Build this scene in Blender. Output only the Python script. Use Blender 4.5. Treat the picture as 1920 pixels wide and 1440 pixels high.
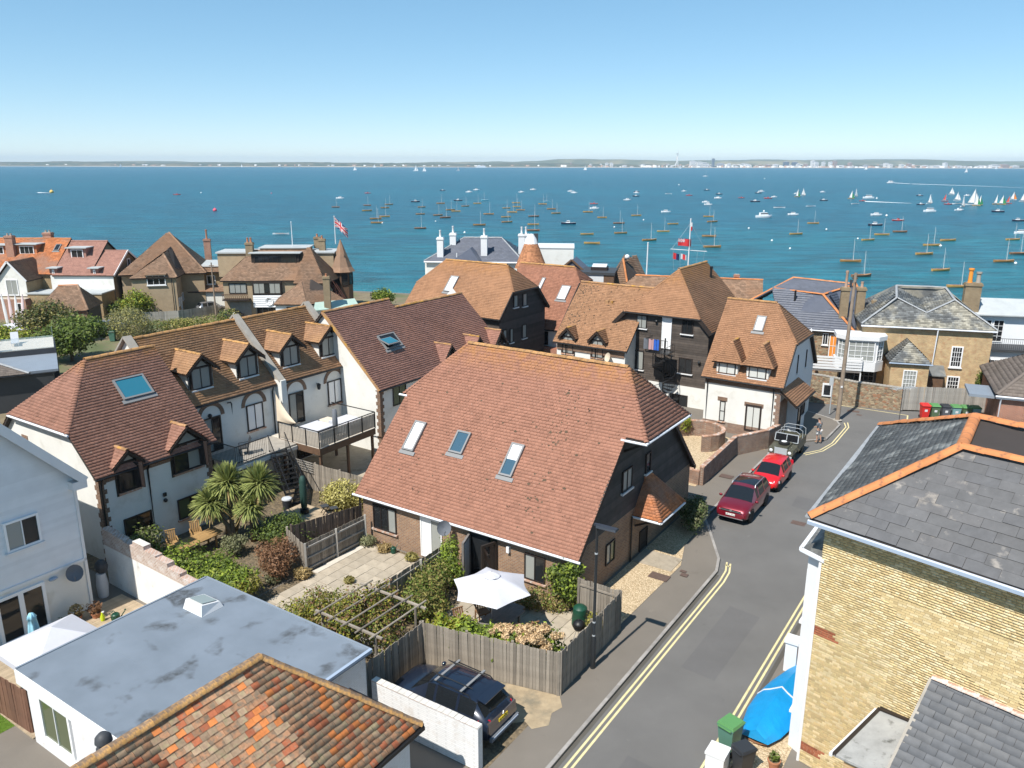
import bpy, math, random
import numpy as np
from mathutils import Vector, Matrix
random.seed(7); RNG = np.random.default_rng(7)
for o in list(bpy.data.objects): bpy.data.objects.remove(o)
SC = bpy.context.scene; COL = SC.collection
# ---------------------------------------------------------------- camera
CAM_H, FPX, TH, RO = 19.0, 1500.0, math.atan(414/1500.0), math.radians(0.13)
cam = bpy.data.cameras.new('camera'); camo = bpy.data.objects.new('camera', cam); COL.objects.link(camo)
cam.sensor_fit = 'HORIZONTAL'; cam.sensor_width = 36; cam.lens = 36*FPX/1920
cam.clip_start = .5; cam.clip_end = 40000
camo.matrix_world = Matrix.Translation((0, 0, CAM_H)) @ Matrix.Rotation(math.pi/2-TH, 4, 'X') @ Matrix.Rotation(RO, 4, 'Z')
SC.camera = camo
# ---------------------------------------------------------------- sky, sun, exposure
SUN_EL, SUN_AZ = math.radians(54), math.radians(51.7)      # shadows run towards SUN_AZ in plan
w = bpy.data.worlds.new('World'); SC.world = w; w.use_nodes = True
nt = w.node_tree; nt.nodes.clear()
sky = nt.nodes.new('ShaderNodeTexSky'); sky.sky_type = 'NISHITA'; sky.sun_disc = False
sky.sun_elevation = SUN_EL; sky.sun_rotation = math.atan2(-math.cos(SUN_AZ), -math.sin(SUN_AZ))
sky.altitude = 0; sky.air_density = .65; sky.dust_density = 0; sky.ozone_density = 5
bgn = nt.nodes.new('ShaderNodeBackground'); bgn.inputs[1].default_value = .15
wo = nt.nodes.new('ShaderNodeOutputWorld')
gm = nt.nodes.new('ShaderNodeGamma'); gm.inputs[1].default_value = .6; hs = nt.nodes.new('ShaderNodeHueSaturation'); hs.inputs['Saturation'].default_value = 1.3; hs.inputs['Hue'].default_value = .487; hs.inputs['Value'].default_value = 1.12
nt.links.new(sky.outputs[0], gm.inputs[0]); nt.links.new(gm.outputs[0], hs.inputs['Color']); nt.links.new(hs.outputs[0], bgn.inputs[0]); nt.links.new(bgn.outputs[0], wo.inputs[0])
sl = bpy.data.lights.new('sun', 'SUN'); sl.energy = 3.6; sl.angle = math.radians(.53); sl.color = (1, .955, .88)
so = bpy.data.objects.new('sun', sl); COL.objects.link(so)
so.rotation_euler = Vector((math.cos(SUN_AZ)*math.cos(SUN_EL), math.sin(SUN_AZ)*math.cos(SUN_EL), -math.sin(SUN_EL))).to_track_quat('-Z', 'Y').to_euler()
so.location = (-40, -40, 80)
vs = SC.view_settings; vs.view_transform = 'Standard'; vs.look = 'None'; vs.exposure = .88; vs.gamma = 1; vs.use_curve_mapping = False
SC.render.engine = 'CYCLES'
SC.cycles.use_denoising = True; SC.cycles.max_bounces = 6; SC.cycles.diffuse_bounces = 3; SC.cycles.glossy_bounces = 3
SC.cycles.transparent_max_bounces = 8; SC.cycles.volume_bounces = 0; SC.cycles.caustics_reflective = False; SC.cycles.caustics_refractive = False
# ---------------------------------------------------------------- placing: a sight line of the photograph met with a real plane
CT, ST = math.cos(TH), math.sin(TH)
def ray(px, py):
 u = (px-960)/FPX; v = (py-720)/FPX
 u, v = u*math.cos(RO)+v*math.sin(RO), -u*math.sin(RO)+v*math.cos(RO)
 return Vector((u, CT-v*ST, -ST-v*CT))
EYE = Vector((0, 0, CAM_H))
def at(px, py, z=0.0):
 d = ray(px, py); return EYE+d*((z-CAM_H)/d.z)
def aty(px, py, y):
 d = ray(px, py); return EYE+d*(y/d.y)
def hit(px, py, p0, n):
 d = ray(px, py); return EYE+d*((Vector(p0)-EYE).dot(n)/d.dot(n))
# the village grid: GA across, GB along the street
GA, GB = -33.6, 56.4
# ---------------------------------------------------------------- mesh building
def tag(o, label=None, cat=None, group=None, kind=None):
 if label: o['label'] = label
 if cat: o['category'] = cat
 if group: o['group'] = group
 if kind: o['kind'] = kind
 return o
def thing(name, label, cat, loc=(0, 0, 0), rz=0, group=None):
 o = bpy.data.objects.new(name, None); COL.objects.link(o)
 o.empty_display_size = .3
 o.location = loc; o.rotation_euler = (0, 0, math.radians(rz))
 return tag(o, label, cat, group)
def link(name, me, parent=None, kind=None):
 o = bpy.data.objects.new(name, me); COL.objects.link(o)
 if parent is not None: o.parent = parent
 if kind: o['kind'] = kind
 return o
def inst(src, parent, name=None, M=None):
 o = src.copy(); COL.objects.link(o); o.parent = parent
 if name: o.name = name
 if M is not None: o.matrix_basis = M
 return o
def copy_tree(o, parent=None):
 c = o.copy(); COL.objects.link(c); c.parent = parent
 for ch in o.children: copy_tree(ch, c)
 return c
class MB:
 def __init__(s): s.V = []; s.F = []; s.I = []
 def face(s, pts, m=0):
  n = len(s.V); s.V += [tuple(p) for p in pts]; s.F.append(tuple(range(n, n+len(pts)))); s.I.append(m)
 def grid(s, rows, m=0, close=False, cap=False):
  n = len(s.V); k = len(rows[0])
  for r in rows: s.V += [tuple(p) for p in r]
  for i in range(len(rows)-1):
   for j in range(k if close else k-1):
    j2 = (j+1) % k
    s.F.append((n+i*k+j, n+i*k+j2, n+(i+1)*k+j2, n+(i+1)*k+j)); s.I.append(m)
  if cap:
   s.F.append(tuple(n+j for j in range(k))[::-1]); s.I.append(m)
   s.F.append(tuple(n+(len(rows)-1)*k+j for j in range(k))); s.I.append(m)
 def hexa(s, p, m=0):
  n = len(s.V); s.V += [tuple(q) for q in p]
  for f in ((3, 2, 1, 0), (4, 5, 6, 7), (0, 1, 5, 4), (1, 2, 6, 5), (2, 3, 7, 6), (3, 0, 4, 7)):
   s.F.append(tuple(n+i for i in f)); s.I.append(m)
 def box(s, x0, y0, z0, x1, y1, z1, m=0):
  s.hexa([(x0, y0, z0), (x1, y0, z0), (x1, y1, z0), (x0, y1, z0), (x0, y0, z1), (x1, y0, z1), (x1, y1, z1), (x0, y1, z1)], m)
 def obox(s, o, U, N, u0, u1, z0, z1, d0, d1, m=0):
  o = Vector(o); U = Vector(U); N = Vector(N); Z = Vector((0, 0, 1))
  q = lambda u, d, z: o+U*u+N*d+Z*z
  s.hexa([q(u0, d0, z0), q(u1, d0, z0), q(u1, d1, z0), q(u0, d1, z0), q(u0, d0, z1), q(u1, d0, z1), q(u1, d1, z1), q(u0, d1, z1)], m)
 def bar(s, a, b, w, h=None, m=0, up=(0, 0, 1)):
  h = h or w; a = Vector(a); b = Vector(b); d = (b-a).normalized(); up = Vector(up)
  if abs(d.dot(up)) > .98: up = Vector((1, 0, 0))
  x = d.cross(up).normalized()*(w/2); y = x.cross(d).normalized()*(h/2)
  s.hexa([a-x-y, a+x-y, a+x+y, a-x+y, b-x-y, b+x-y, b+x+y, b-x+y], m)
 def tube(s, pts, r, n=8, m=0, cap=True):
  pts = [Vector(p) for p in pts]; rr = r if isinstance(r, (list, tuple)) else [r]*len(pts); rows = []
  up = None
  for i, p in enumerate(pts):
   d = (pts[min(i+1, len(pts)-1)]-pts[max(i-1, 0)]).normalized()
   if up is None: up = Vector((0, 0, 1)) if abs(d.z) < .9 else Vector((1, 0, 0))
   x = d.cross(up).normalized(); y = x.cross(d).normalized()
   rows.append([p+(x*math.cos(2*math.pi*k/n)+y*math.sin(2*math.pi*k/n))*rr[i] for k in range(n)])
  s.grid(rows, m, True, cap)
 def lathe(s, prof, n=16, c=(0, 0, 0), m=0, axis='z', cap=True):
  rows = []
  for r, z in prof:
   row = []
   for k in range(n):
    a = 2*math.pi*k/n
    row.append((c[0]+r*math.cos(a), c[1]+r*math.sin(a), c[2]+z) if axis == 'z' else (c[0]+r*math.cos(a), c[1]-z, c[2]+r*math.sin(a)) if axis == 'y' else (c[0]+z, c[1]+r*math.cos(a), c[2]+r*math.sin(a)))
   rows.append(row)
  s.grid(rows, m, True, cap)
 def prism(s, poly, z0, z1, m=0):
  n = len(poly); b = len(s.V)
  s.V += [(p[0], p[1], z0) for p in poly]+[(p[0], p[1], z1) for p in poly]
  s.F.append(tuple(range(b, b+n))[::-1]); s.F.append(tuple(range(b+n, b+2*n))); s.I += [m, m]
  for i in range(n):
   j = (i+1) % n; s.F.append((b+i, b+j, b+n+j, b+n+i)); s.I.append(m)
 def slab(s, pts, vec, m=0):
  pts = [Vector(p) for p in pts]; vec = Vector(vec); n = len(pts); b = len(s.V)
  s.V += [tuple(p) for p in pts]+[tuple(p+vec) for p in pts]
  s.F.append(tuple(range(b, b+n))); s.F.append(tuple(range(b+n, b+2*n))[::-1]); s.I += [m, m]
  for i in range(n):
   j = (i+1) % n; s.F.append((b+j, b+i, b+n+i, b+n+j)); s.I.append(m)
 def ball(s, c, r, n=10, k=6, m=0, sq=None):
  sx, sy, sz = (r, r, r) if not isinstance(r, (tuple, list)) else r
  rows = []
  for i in range(k+1):
   t = -math.pi/2+math.pi*i/k
   rows.append([(c[0]+sx*max(math.cos(t), .02)*math.cos(2*math.pi*j/n), c[1]+sy*max(math.cos(t), .02)*math.sin(2*math.pi*j/n), c[2]+sz*math.sin(t)) for j in range(n)])
  s.grid(rows, m, True, True)
 def mesh(s, name, mats, smooth=False, recalc=True):
  me = bpy.data.meshes.new(name); me.from_pydata(s.V, [], s.F)
  for mt in (mats if isinstance(mats, (list, tuple)) else [mats]): me.materials.append(MAT[mt] if isinstance(mt, str) else mt)
  if any(s.I): me.polygons.foreach_set('material_index', s.I)
  if recalc:
   import bmesh
   bm = bmesh.new(); bm.from_mesh(me); bmesh.ops.recalc_face_normals(bm, faces=bm.faces); bm.to_mesh(me); bm.free()
  if smooth is True: me.polygons.foreach_set('use_smooth', [True]*len(me.polygons))
  elif smooth:
   me.polygons.foreach_set('use_smooth', [True]*len(me.polygons)); me.set_sharp_from_angle(angle=math.radians(smooth))
  me.update(); return me
 def build(s, name, mats, parent=None, smooth=False, kind=None, recalc=True):
  return link(name, s.mesh(name, mats, smooth, recalc), parent, kind)
def np_mesh(name, V, F, mat, parent=None, kind=None, smooth=False):
 me = bpy.data.meshes.new(name); V = np.asarray(V, dtype=np.float32); F = np.asarray(F, dtype=np.int32)
 k = F.shape[1]
 me.vertices.add(len(V)); me.vertices.foreach_set('co', V.ravel())
 me.loops.add(F.size); me.loops.foreach_set('vertex_index', F.ravel())
 me.polygons.add(len(F)); me.polygons.foreach_set('loop_start', np.arange(0, F.size, k, dtype=np.int32))
 try: me.polygons.foreach_set('loop_total', np.full(len(F), k, dtype=np.int32))
 except Exception: pass
 me.materials.append(MAT[mat] if isinstance(mat, str) else mat)
 me.update(calc_edges=True); me.validate()
 if smooth: me.polygons.foreach_set('use_smooth', [True]*len(me.polygons))
 return link(name, me, parent, kind)
# ---------------------------------------------------------------- materials
MAT = {}
def nodes(name):
 m = bpy.data.materials.new(name); m.use_nodes = True; t = m.node_tree
 MAT[name] = m
 return m, t, t.nodes['Principled BSDF']
def mixc(t, fac, a, b, mode='MIX'):
 n = t.nodes.new('ShaderNodeMix'); n.data_type = 'RGBA'; n.blend_type = mode
 for k, v in ((0, fac), (6, a), (7, b)):
  if hasattr(v, 'links') or hasattr(v, 'is_linked'): t.links.new(v, n.inputs[k])
  else: n.inputs[k].default_value = v if k == 0 else (*v, 1) if len(v) == 3 else v
 return n.outputs[2]
def noise(t, scale, detail=4, rough=.55, vec=None, dist=0):
 n = t.nodes.new('ShaderNodeTexNoise'); n.inputs['Scale'].default_value = scale; n.inputs['Detail'].default_value = detail
 n.inputs['Roughness'].default_value = rough; n.inputs['Distortion'].default_value = dist
 if vec is not None: t.links.new(vec, n.inputs['Vector'])
 return n.outputs[0]
def ramp(t, f, a, b, c0=(0, 0, 0, 1), c1=(1, 1, 1, 1)):
 r = t.nodes.new('ShaderNodeMapRange'); r.inputs[1].default_value = a; r.inputs[2].default_value = b
 t.links.new(f, r.inputs[0]); return r.outputs[0]
def ocoord(t, sc=None):
 c = t.nodes.new('ShaderNodeTexCoord').outputs['Object']
 if sc:
  m = t.nodes.new('ShaderNodeMapping'); m.inputs['Scale'].default_value = sc; t.links.new(c, m.inputs[0]); c = m.outputs[0]
 return c
def bump(t, p, h, dist=.02, strength=.6):
 b = t.nodes.new('ShaderNodeBump'); b.inputs['Distance'].default_value = dist; b.inputs['Strength'].default_value = strength
 t.links.new(h, b.inputs['Height']); t.links.new(b.outputs[0], p.inputs['Normal'])
def math_(t, op, a, b=0.0, c=None):
 n = t.nodes.new('ShaderNodeMath'); n.operation = op
 for i, v in enumerate((a, b) if c is None else (a, b, c)):
  if hasattr(v, 'is_linked'): t.links.new(v, n.inputs[i])
  else: n.inputs[i].default_value = v
 return n.outputs[0]
def mat(name, col, rough=.8, var=.25, scale=1.5, isl=0, col2=None, f2=(.5, .7), s2=.6, bmp=0, bs=30, metal=0, spec=.4, coat=0, col3=None, f3=(.55, .65), s3=4):
 """one surface: base colour, soft noise variation, optional random shade per separate piece, optional patches of other colours"""
 m, t, p = nodes(name); v = ocoord(t)
 c = t.nodes.new('ShaderNodeRGB'); c.outputs[0].default_value = (*col, 1); c = c.outputs[0]
 if col2: c = mixc(t, ramp(t, noise(t, s2, 5, .6, v), *f2), c, col2)
 if col3: c = mixc(t, ramp(t, noise(t, s3, 5, .65, v), *f3), c, col3)
 if isl:
  g = math_(t, 'FRACT', math_(t, 'ADD', t.nodes.new('ShaderNodeNewGeometry').outputs['Random Per Island'], t.nodes.new('ShaderNodeObjectInfo').outputs['Random']))
  c = mixc(t, 1.0, c, mixc(t, g, (1-isl,)*3, (1+isl,)*3), 'MULTIPLY')
 if var:
  n = ramp(t, noise(t, scale, 6, .65, v), .25, .75)
  c = mixc(t, 1.0, c, mixc(t, n, (1-var,)*3, (1+var,)*3), 'MULTIPLY')
 t.links.new(c, p.inputs['Base Color'])
 p.inputs['Roughness'].default_value = rough; p.inputs['Metallic'].default_value = metal
 p.inputs['Specular IOR Level'].default_value = spec
 if coat: p.inputs['Coat Weight'].default_value = coat; p.inputs['Coat Roughness'].default_value = .04
 if bmp: bump(t, p, noise(t, bs, 4, .6, v), bmp)
 return m
def brick(name, c1, c2, mortar, bw=.225, bh=.075, ms=.012, off=.5, dirt=.25, stain=None, flip=False, spread=0.0):
 """small brickwork: horizontal coordinate is x+y of the wall's own frame, vertical is z"""
 m, t, p = nodes(name); v = ocoord(t)
 s = t.nodes.new('ShaderNodeSeparateXYZ'); t.links.new(v, s.inputs[0])
 a = math_(t, 'ADD', s.outputs[0], s.outputs[1])
 cb = t.nodes.new('ShaderNodeCombineXYZ'); t.links.new(a, cb.inputs[0]); t.links.new(s.outputs[2], cb.inputs[1])
 b = t.nodes.new('ShaderNodeTexBrick'); t.links.new(cb.outputs[0], b.inputs['Vector'])
 b.inputs['Color1'].default_value = (*c1, 1); b.inputs['Color2'].default_value = (*c2, 1); b.inputs['Mortar'].default_value = (*mortar, 1)
 b.inputs['Scale'].default_value = 1; b.inputs['Brick Width'].default_value = bw; b.inputs['Row Height'].default_value = bh
 b.inputs['Mortar Size'].default_value = ms; b.inputs['Bias'].default_value = spread; b.offset = off
 c = b.outputs[0]
 n = ramp(t, noise(t, 1.3, 6, .65, v), .25, .75)
 c = mixc(t, 1.0, c, mixc(t, n, (1-dirt,)*3, (1+dirt,)*3), 'MULTIPLY')
 if stain: c = mixc(t, math_(t, 'MULTIPLY', ramp(t, noise(t, 2.5, 5, .7, v), .52, .7), .75), c, stain)
 t.links.new(c, p.inputs['Base Color']); p.inputs['Roughness'].default_value = .9; p.inputs['Specular IOR Level'].default_value = .2
 bump(t, p, math_(t, 'SUBTRACT', 1.0, b.outputs[1]), .012, .8)
 return m
def tilemat(name, col, isl=.16, var=.16, lich=None, moss=0, lcol=(.43, .2, .06), pale=0, streak=.1, warm=None):
 m, t, p = nodes(name); v = ocoord(t)
 g = t.nodes.new('ShaderNodeNewGeometry').outputs['Random Per Island']
 c = mixc(t, g, tuple(x*(1-isl) for x in col), tuple(x*(1+isl) for x in col))
 if warm: c = mixc(t, ramp(t, noise(t, .35, 4, .6, v), .45, .62), c, warm)
 n = ramp(t, noise(t, 1.1, 7, .7, v), .25, .75)
 c = mixc(t, 1.0, c, mixc(t, n, (1-var,)*3, (1+var,)*3), 'MULTIPLY')
 c = mixc(t, math_(t, 'MULTIPLY', ramp(t, noise(t, 1, 5, .6, ocoord(t, (2.4, 2.4, .22))), .5, .72), .4), c, tuple(x*.55 for x in col))
 if pale:   # pale lichen flecks, one tile here and there
  c = mixc(t, math_(t, 'MULTIPLY', ramp(t, noise(t, 9, 3, .6, v), .68, .74), pale), c, (.5, .42, .36))
 if lich:
  s = t.nodes.new('ShaderNodeSeparateXYZ'); t.links.new(v, s.inputs[0])
  k = ramp(t, s.outputs[2], lich[0], lich[1])
  k = math_(t, 'MULTIPLY', k, ramp(t, noise(t, 2.2, 6, .75, v), .38, .62))
  c = mixc(t, math_(t, 'MULTIPLY', k, .85), c, lcol)
 if moss: c = mixc(t, ramp(t, noise(t, 3.2, 4, .75, v), .74-moss, .76-moss), c, (.035, .028, .02))
 t.links.new(c, p.inputs['Base Color']); p.inputs['Roughness'].default_value = .85; p.inputs['Specular IOR Level'].default_value = .25
 bump(t, p, noise(t, 40, 3, .6, v), .004)
 return m
tilemat('tile_red', (.325, .158, .108), isl=.08, var=.12, lich=(8.4, 9.5), moss=.07, pale=.45)
tilemat('tile_wing', (.29, .15, .108), isl=.12, lich=(8.5, 9.2), pale=.9, moss=.0)
tilemat('tile_terrace', (.31, .175, .1), isl=.15, lich=(8.7, 9.3), pale=.3, warm=(.37, .21, .11))
tilemat('tile_plum', (.32, .165, .125), isl=.12, lich=(9.3, 9.8), pale=.3, warm=(.36, .18, .13))
tilemat('tile_tan', (.34, .18, .1), isl=.1, lich=(9.2, 10.6), pale=.2, moss=.0, warm=(.38, .2, .11))
tilemat('tile_tan_moss', (.33, .18, .1), isl=.15, lich=(8.6, 9.2), pale=.2, moss=.12)
tilemat('tile_pink', (.33, .155, .1), isl=.15, lich=(8.9, 9.4), pale=.2, moss=.02)
tilemat('tile_oast', (.42, .19, .095), isl=.3, pale=.1)
tilemat('tile_old', (.26, .165, .11), isl=.25, lich=(11, 13), pale=.3, warm=(.31, .18, .11))
tilemat('tile_orange', (.46, .17, .07), isl=.25, pale=.2, warm=(.34, .18, .12))
tilemat('tile_rose', (.34, .18, .14), isl=.1, pale=.1)
tilemat('tile_concrete', (.17, .14, .12), isl=.15, pale=.3)
tilemat('tile_cottage', (.26, .155, .09), isl=.35, lich=(9.2, 9.6), pale=.6, moss=.06)
mat('slate', (.075, .082, .095), .55, .25, 2, isl=.22, col2=(.16, .15, .13), f2=(.52, .72), s2=.5, bmp=.004, spec=.4)
mat('slate_far', (.12, .125, .125), .6, .3, 1.5, isl=.45, col2=(.27, .25, .2), f2=(.48, .62), s2=.45, spec=.4)
mat('slate_blue', (.085, .095, .125), .5, .12, 2, isl=.12, spec=.4)
mat('slate_near', (.112, .11, .112), .75, .18, 3, isl=.1, col2=(.3, .27, .24), f2=(.6, .7), s2=1.4, col3=(.42, .37, .3), f3=(.7, .74), s3=6, bmp=.004)
mat('slate_felt', (.1, .1, .096), .7, .35, 1.6, isl=.2, col2=(.28, .28, .26), f2=(.52, .66), s2=1.1, bmp=.01, bs=12)
mat('ridge_orange', (.52, .2, .075), .85, .2, 4, isl=.12, col2=(.28, .13, .07), f2=(.62, .74), s2=3, bmp=.004)
mat('ridge_rust', (.43, .23, .08), .9, .35, 5, isl=.2, col2=(.25, .14, .07), f2=(.5, .66), s2=4)
mat('ridge_brown', (.34, .19, .095), .9, .3, 5, isl=.2, col2=(.45, .24, .05), f2=(.5, .6), s2=2)
mat('ridge_lichen', (.22, .15, .1), .95, .4, 8, isl=.2, col2=(.42, .23, .08), f2=(.5, .64), s2=4, bmp=.02, bs=25)
mat('lead', (.3, .31, .32), .6, .2, 3)
mat('underlay', (.05, .04, .035), .95, .1)
mat('render_white', (.72, .71, .67), .85, .08, .6, col2=(.58, .56, .5), f2=(.56, .76), s2=.9, bmp=.003, bs=60)
mat('render_grey', (.62, .63, .64), .85, .06, .6)
mat('paint_white', (.72, .72, .72), .5, .04, 2)
mat('wall_weathered', (.78, .76, .72), .9, .12, 1.2, col2=(.4, .38, .35), f2=(.62, .82), s2=1.6, bmp=.01, bs=20)
mat('siding_white', (.74, .75, .76), .75, .06, 1.5, isl=.04)
mat('board_black', (.055, .049, .046), .75, .3, 2, isl=.3, col2=(.07, .058, .05), f2=(.5, .75), s2=1.2, bmp=.004, bs=25)
mat('board_brown', (.075, .06, .05), .8, .25, 2, isl=.28, col2=(.1, .08, .065), f2=(.5, .75), s2=1.4, bmp=.004, bs=25)
mat('board_ebony', (.06, .047, .042), .75, .25, 2, isl=.25, bmp=.004, bs=25)
mat('timber_dark', (.028, .02, .016), .6, .2, 4)
mat('timber_brown', (.13, .075, .045), .7, .25, 4)
mat('fence_grey', (.25, .215, .175), .9, .3, 2.5, isl=.3, bmp=.004, bs=40)
mat('fence_silver', (.33, .31, .28), .9, .25, 2.5, isl=.2)
mat('fence_brown', (.16, .08, .05), .85, .25, 2.5, isl=.2)
mat('teak', (.36, .22, .09), .7, .2, 5, isl=.12)
mat('teak_grey', (.19, .17, .155), .8, .2, 5, isl=.12)
mat('deck', (.4, .31, .21), .85, .25, 3, isl=.15)
mat('iron_black', (.012, .012, .013), .45, 0)
mat('gutter_black', (.015, .015, .016), .4, 0)
mat('gutter_white', (.72, .74, .78), .4, 0)
mat('gutter_grey', (.33, .4, .5), .4, .05)
mat('frame_dark', (.03, .022, .02), .5, 0)
mat('frame_white', (.82, .82, .82), .4, 0)
mat('frame_grey', (.22, .22, .22), .5, 0)
mat('lamp_steel', (.02, .022, .024), .4, 0)
mat('steel', (.55, .56, .58), .35, 0, metal=.8)
mat('galv', (.5, .53, .55), .5, .1, metal=.3)
mat('concrete', (.33, .3, .26), .9, .2, 2, bmp=.004)
mat('wood_pole', (.27, .21, .16), .9, .25, 3)
def glass(name, col, rough=.04, spec=.6):
 m, t, p = nodes(name); p.inputs['Base Color'].default_value = (*col, 1); p.inputs['Roughness'].default_value = rough
 p.inputs['Specular IOR Level'].default_value = spec; return m
glass('pane', (.018, .02, .022)); glass('pane_blind', (.6, .61, .58), .25); glass('pane_curtain', (.3, .31, .29), .12)
glass('pane_sky', (.05, .1, .14), .03, 1.0); glass('car_glass', (.012, .014, .016), .03, .7); glass('pane_green', (.1, .12, .06), .06)
glass('pane_white', (.78, .79, .8), .15, .8); glass('pane_blue', (.03, .17, .24), .06, .7)
brick('brick_main', (.34, .19, .105), (.22, .12, .075), (.34, .29, .23), dirt=.2)
brick('brick_quoin', (.24, .13, .08), (.16, .09, .06), (.28, .23, .18))
brick('brick_yard', (.3, .17, .11), (.2, .115, .085), (.3, .26, .22), stain=(.32, .3, .26))
brick('brick_yellow_far', (.6, .42, .2), (.5, .31, .15), (.5, .42, .3), stain=(.42, .2, .11))
brick('brick_tan', (.3, .22, .13), (.26, .18, .1), (.28, .24, .18))
brick('brick_tawny', (.38, .26, .13), (.32, .2, .1), (.36, .3, .2))
brick('brick_red', (.4, .13, .065), (.3, .1, .055), (.42, .36, .3))
brick('brick_paint', (.78, .77, .76), (.74, .73, .72), (.66, .65, .64), stain=(.6, .55, .5), dirt=.06)
mat('brick_cap', (.42, .24, .16), .9, .3, 5, isl=.25, col2=(.55, .5, .45), f2=(.5, .65), s2=4)
mat('brick_piece', (.62, .48, .25), .9, .15, 5, isl=.12, bmp=.004, bs=40)
mat('brick_piece_red', (.36, .12, .06), .9, .15, 5, isl=.25, bmp=.004, bs=40)
mat('mortar', (.46, .38, .25), .95, .2, 4)
def stone(name):
 m, t, p = nodes(name); v = ocoord(t, (1, 1, 1.7))
 a = t.nodes.new('ShaderNodeTexVoronoi'); a.feature = 'F1'; a.inputs['Scale'].default_value = 4.2; t.links.new(v, a.inputs[0])
 e = t.nodes.new('ShaderNodeTexVoronoi'); e.feature = 'DISTANCE_TO_EDGE'; e.inputs['Scale'].default_value = 4.2; t.links.new(v, e.inputs[0])
 hs = t.nodes.new('ShaderNodeSeparateColor'); t.links.new(a.outputs['Color'], hs.inputs[0])
 c = mixc(t, hs.outputs[0], (.17, .12, .075), (.4, .31, .2))
 c = mixc(t, ramp(t, hs.outputs[1], .75, .8), c, (.3, .16, .09))
 c = mixc(t, ramp(t, e.outputs[0], .05, .0), c, (.3, .26, .2))
 c = mixc(t, 1., c, mixc(t, noise(t, 1.5, 5, .6, v), (.75,)*3, (1.25,)*3), 'MULTIPLY')
 t.links.new(c, p.inputs['Base Color']); p.inputs['Roughness'].default_value = .95
 bump(t, p, ramp(t, e.outputs[0], 0, .12), .03)
stone('stone')
def asphalt(name, col, sc=1.0, patch=.2):
 m, t, p = nodes(name); v = ocoord(t)
 c = mixc(t, ramp(t, noise(t, .35, 6, .6, v), .3, .7), tuple(x*(1-patch) for x in col), tuple(x*(1+patch) for x in col))
 c = mixc(t, ramp(t, noise(t, 90, 2, .7, v), .35, .7), tuple(x*.75 for x in col), c)
 c = mixc(t, math_(t, 'MULTIPLY', ramp(t, noise(t, .9, 5, .75, v, 1.5), .62, .7), .35), c, tuple(x*.55 for x in col))
 c = mixc(t, math_(t, 'MULTIPLY', ramp(t, noise(t, 1.7, 5, .7, v), .66, .72), .3), c, tuple(x*1.6 for x in col))
 t.links.new(c, p.inputs['Base Color']); p.inputs['Roughness'].default_value = .85; p.inputs['Specular IOR Level'].default_value = .35
 bump(t, p, noise(t, 120, 2, .6, v), .006)
asphalt('road', (.165, .158, .15)); asphalt('pavement', (.205, .18, .152), patch=.18)
def gravelm(name, c1, c2, sc=22):
 m, t, p = nodes(name); v = ocoord(t)
 a = t.nodes.new('ShaderNodeTexVoronoi'); a.inputs['Scale'].default_value = sc; t.links.new(v, a.inputs[0])
 hs = t.nodes.new('ShaderNodeSeparateColor'); t.links.new(a.outputs['Color'], hs.inputs[0])
 c = mixc(t, hs.outputs[0], c1, c2)
 c = mixc(t, 1., c, mixc(t, noise(t, 1.2, 5, .6, v), (.8,)*3, (1.2,)*3), 'MULTIPLY')
 t.links.new(c, p.inputs['Base Color']); p.inputs['Roughness'].default_value = .95
 bump(t, p, math_(t, 'SUBTRACT', 1., a.outputs[0]), .03, 1.)
gravelm('gravel', (.34, .24, .13), (.68, .54, .36)); gravelm('soil', (.09, .07, .045), (.2, .15, .09), 9)
mat('land', (.2, .16, .1), .95, .3, .6, col2=(.1, .12, .05), f2=(.48, .6), s2=.15)
mat('paving', (.4, .34, .26), .9, .2, 2.5, isl=.12, col2=(.24, .2, .14), f2=(.55, .7), s2=1.2, bmp=.006)
mat('paving_pale', (.58, .52, .44), .9, .15, 2.5)
mat('kerb', (.3, .28, .26), .9, .2, 3, isl=.15)
mat('line_yellow', (.66, .56, .3), .8, .18, 4, col2=(.3, .28, .2), f2=(.66, .78), s2=6)
mat('drive', (.36, .28, .18), .95, .25, 2, col2=(.2, .17, .12), f2=(.5, .65), s2=.8)
mat('flat_grey', (.22, .255, .3), .6, .07, 1.2, col2=(.13, .14, .15), f2=(.64, .76), s2=.55, spec=.45)
mat('flat_pale', (.42, .44, .44), .7, .12, 1)
mat('iron_lid', (.12, .08, .065), .7, .3, 8)
def leafm(name, c1, c2, tr=.3):
 m, t, p = nodes(name); g = t.nodes.new('ShaderNodeNewGeometry').outputs['Random Per Island']
 v = ocoord(t); k = ramp(t, noise(t, 1.7, 4, .6, v), .3, .7)
 c = mixc(t, k, c1, c2); c = mixc(t, 1., c, mixc(t, g, (.6,)*3, (1.4,)*3), 'MULTIPLY')
 t.links.new(c, p.inputs['Base Color']); p.inputs['Roughness'].default_value = .6; p.inputs['Specular IOR Level'].default_value = .3
 tl = t.nodes.new('ShaderNodeBsdfTranslucent'); t.links.new(c, tl.inputs[0])
 mx = t.nodes.new('ShaderNodeMixShader'); mx.inputs[0].default_value = tr
 t.links.new(p.outputs[0], mx.inputs[1]); t.links.new(tl.outputs[0], mx.inputs[2])
 t.links.new(mx.outputs[0], t.nodes['Material Output'].inputs[0])
leafm('leaf_green', (.11, .17, .03), (.19, .23, .05)); leafm('leaf_dark', (.055, .09, .026), (.11, .14, .04))
leafm('leaf_lime', (.2, .31, .035), (.35, .39, .06)); leafm('leaf_olive', (.22, .2, .065), (.33, .28, .09))
leafm('leaf_gold', (.42, .38, .1), (.56, .5, .2)); leafm('leaf_dead', (.2, .1, .05), (.32, .18, .1))
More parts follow.
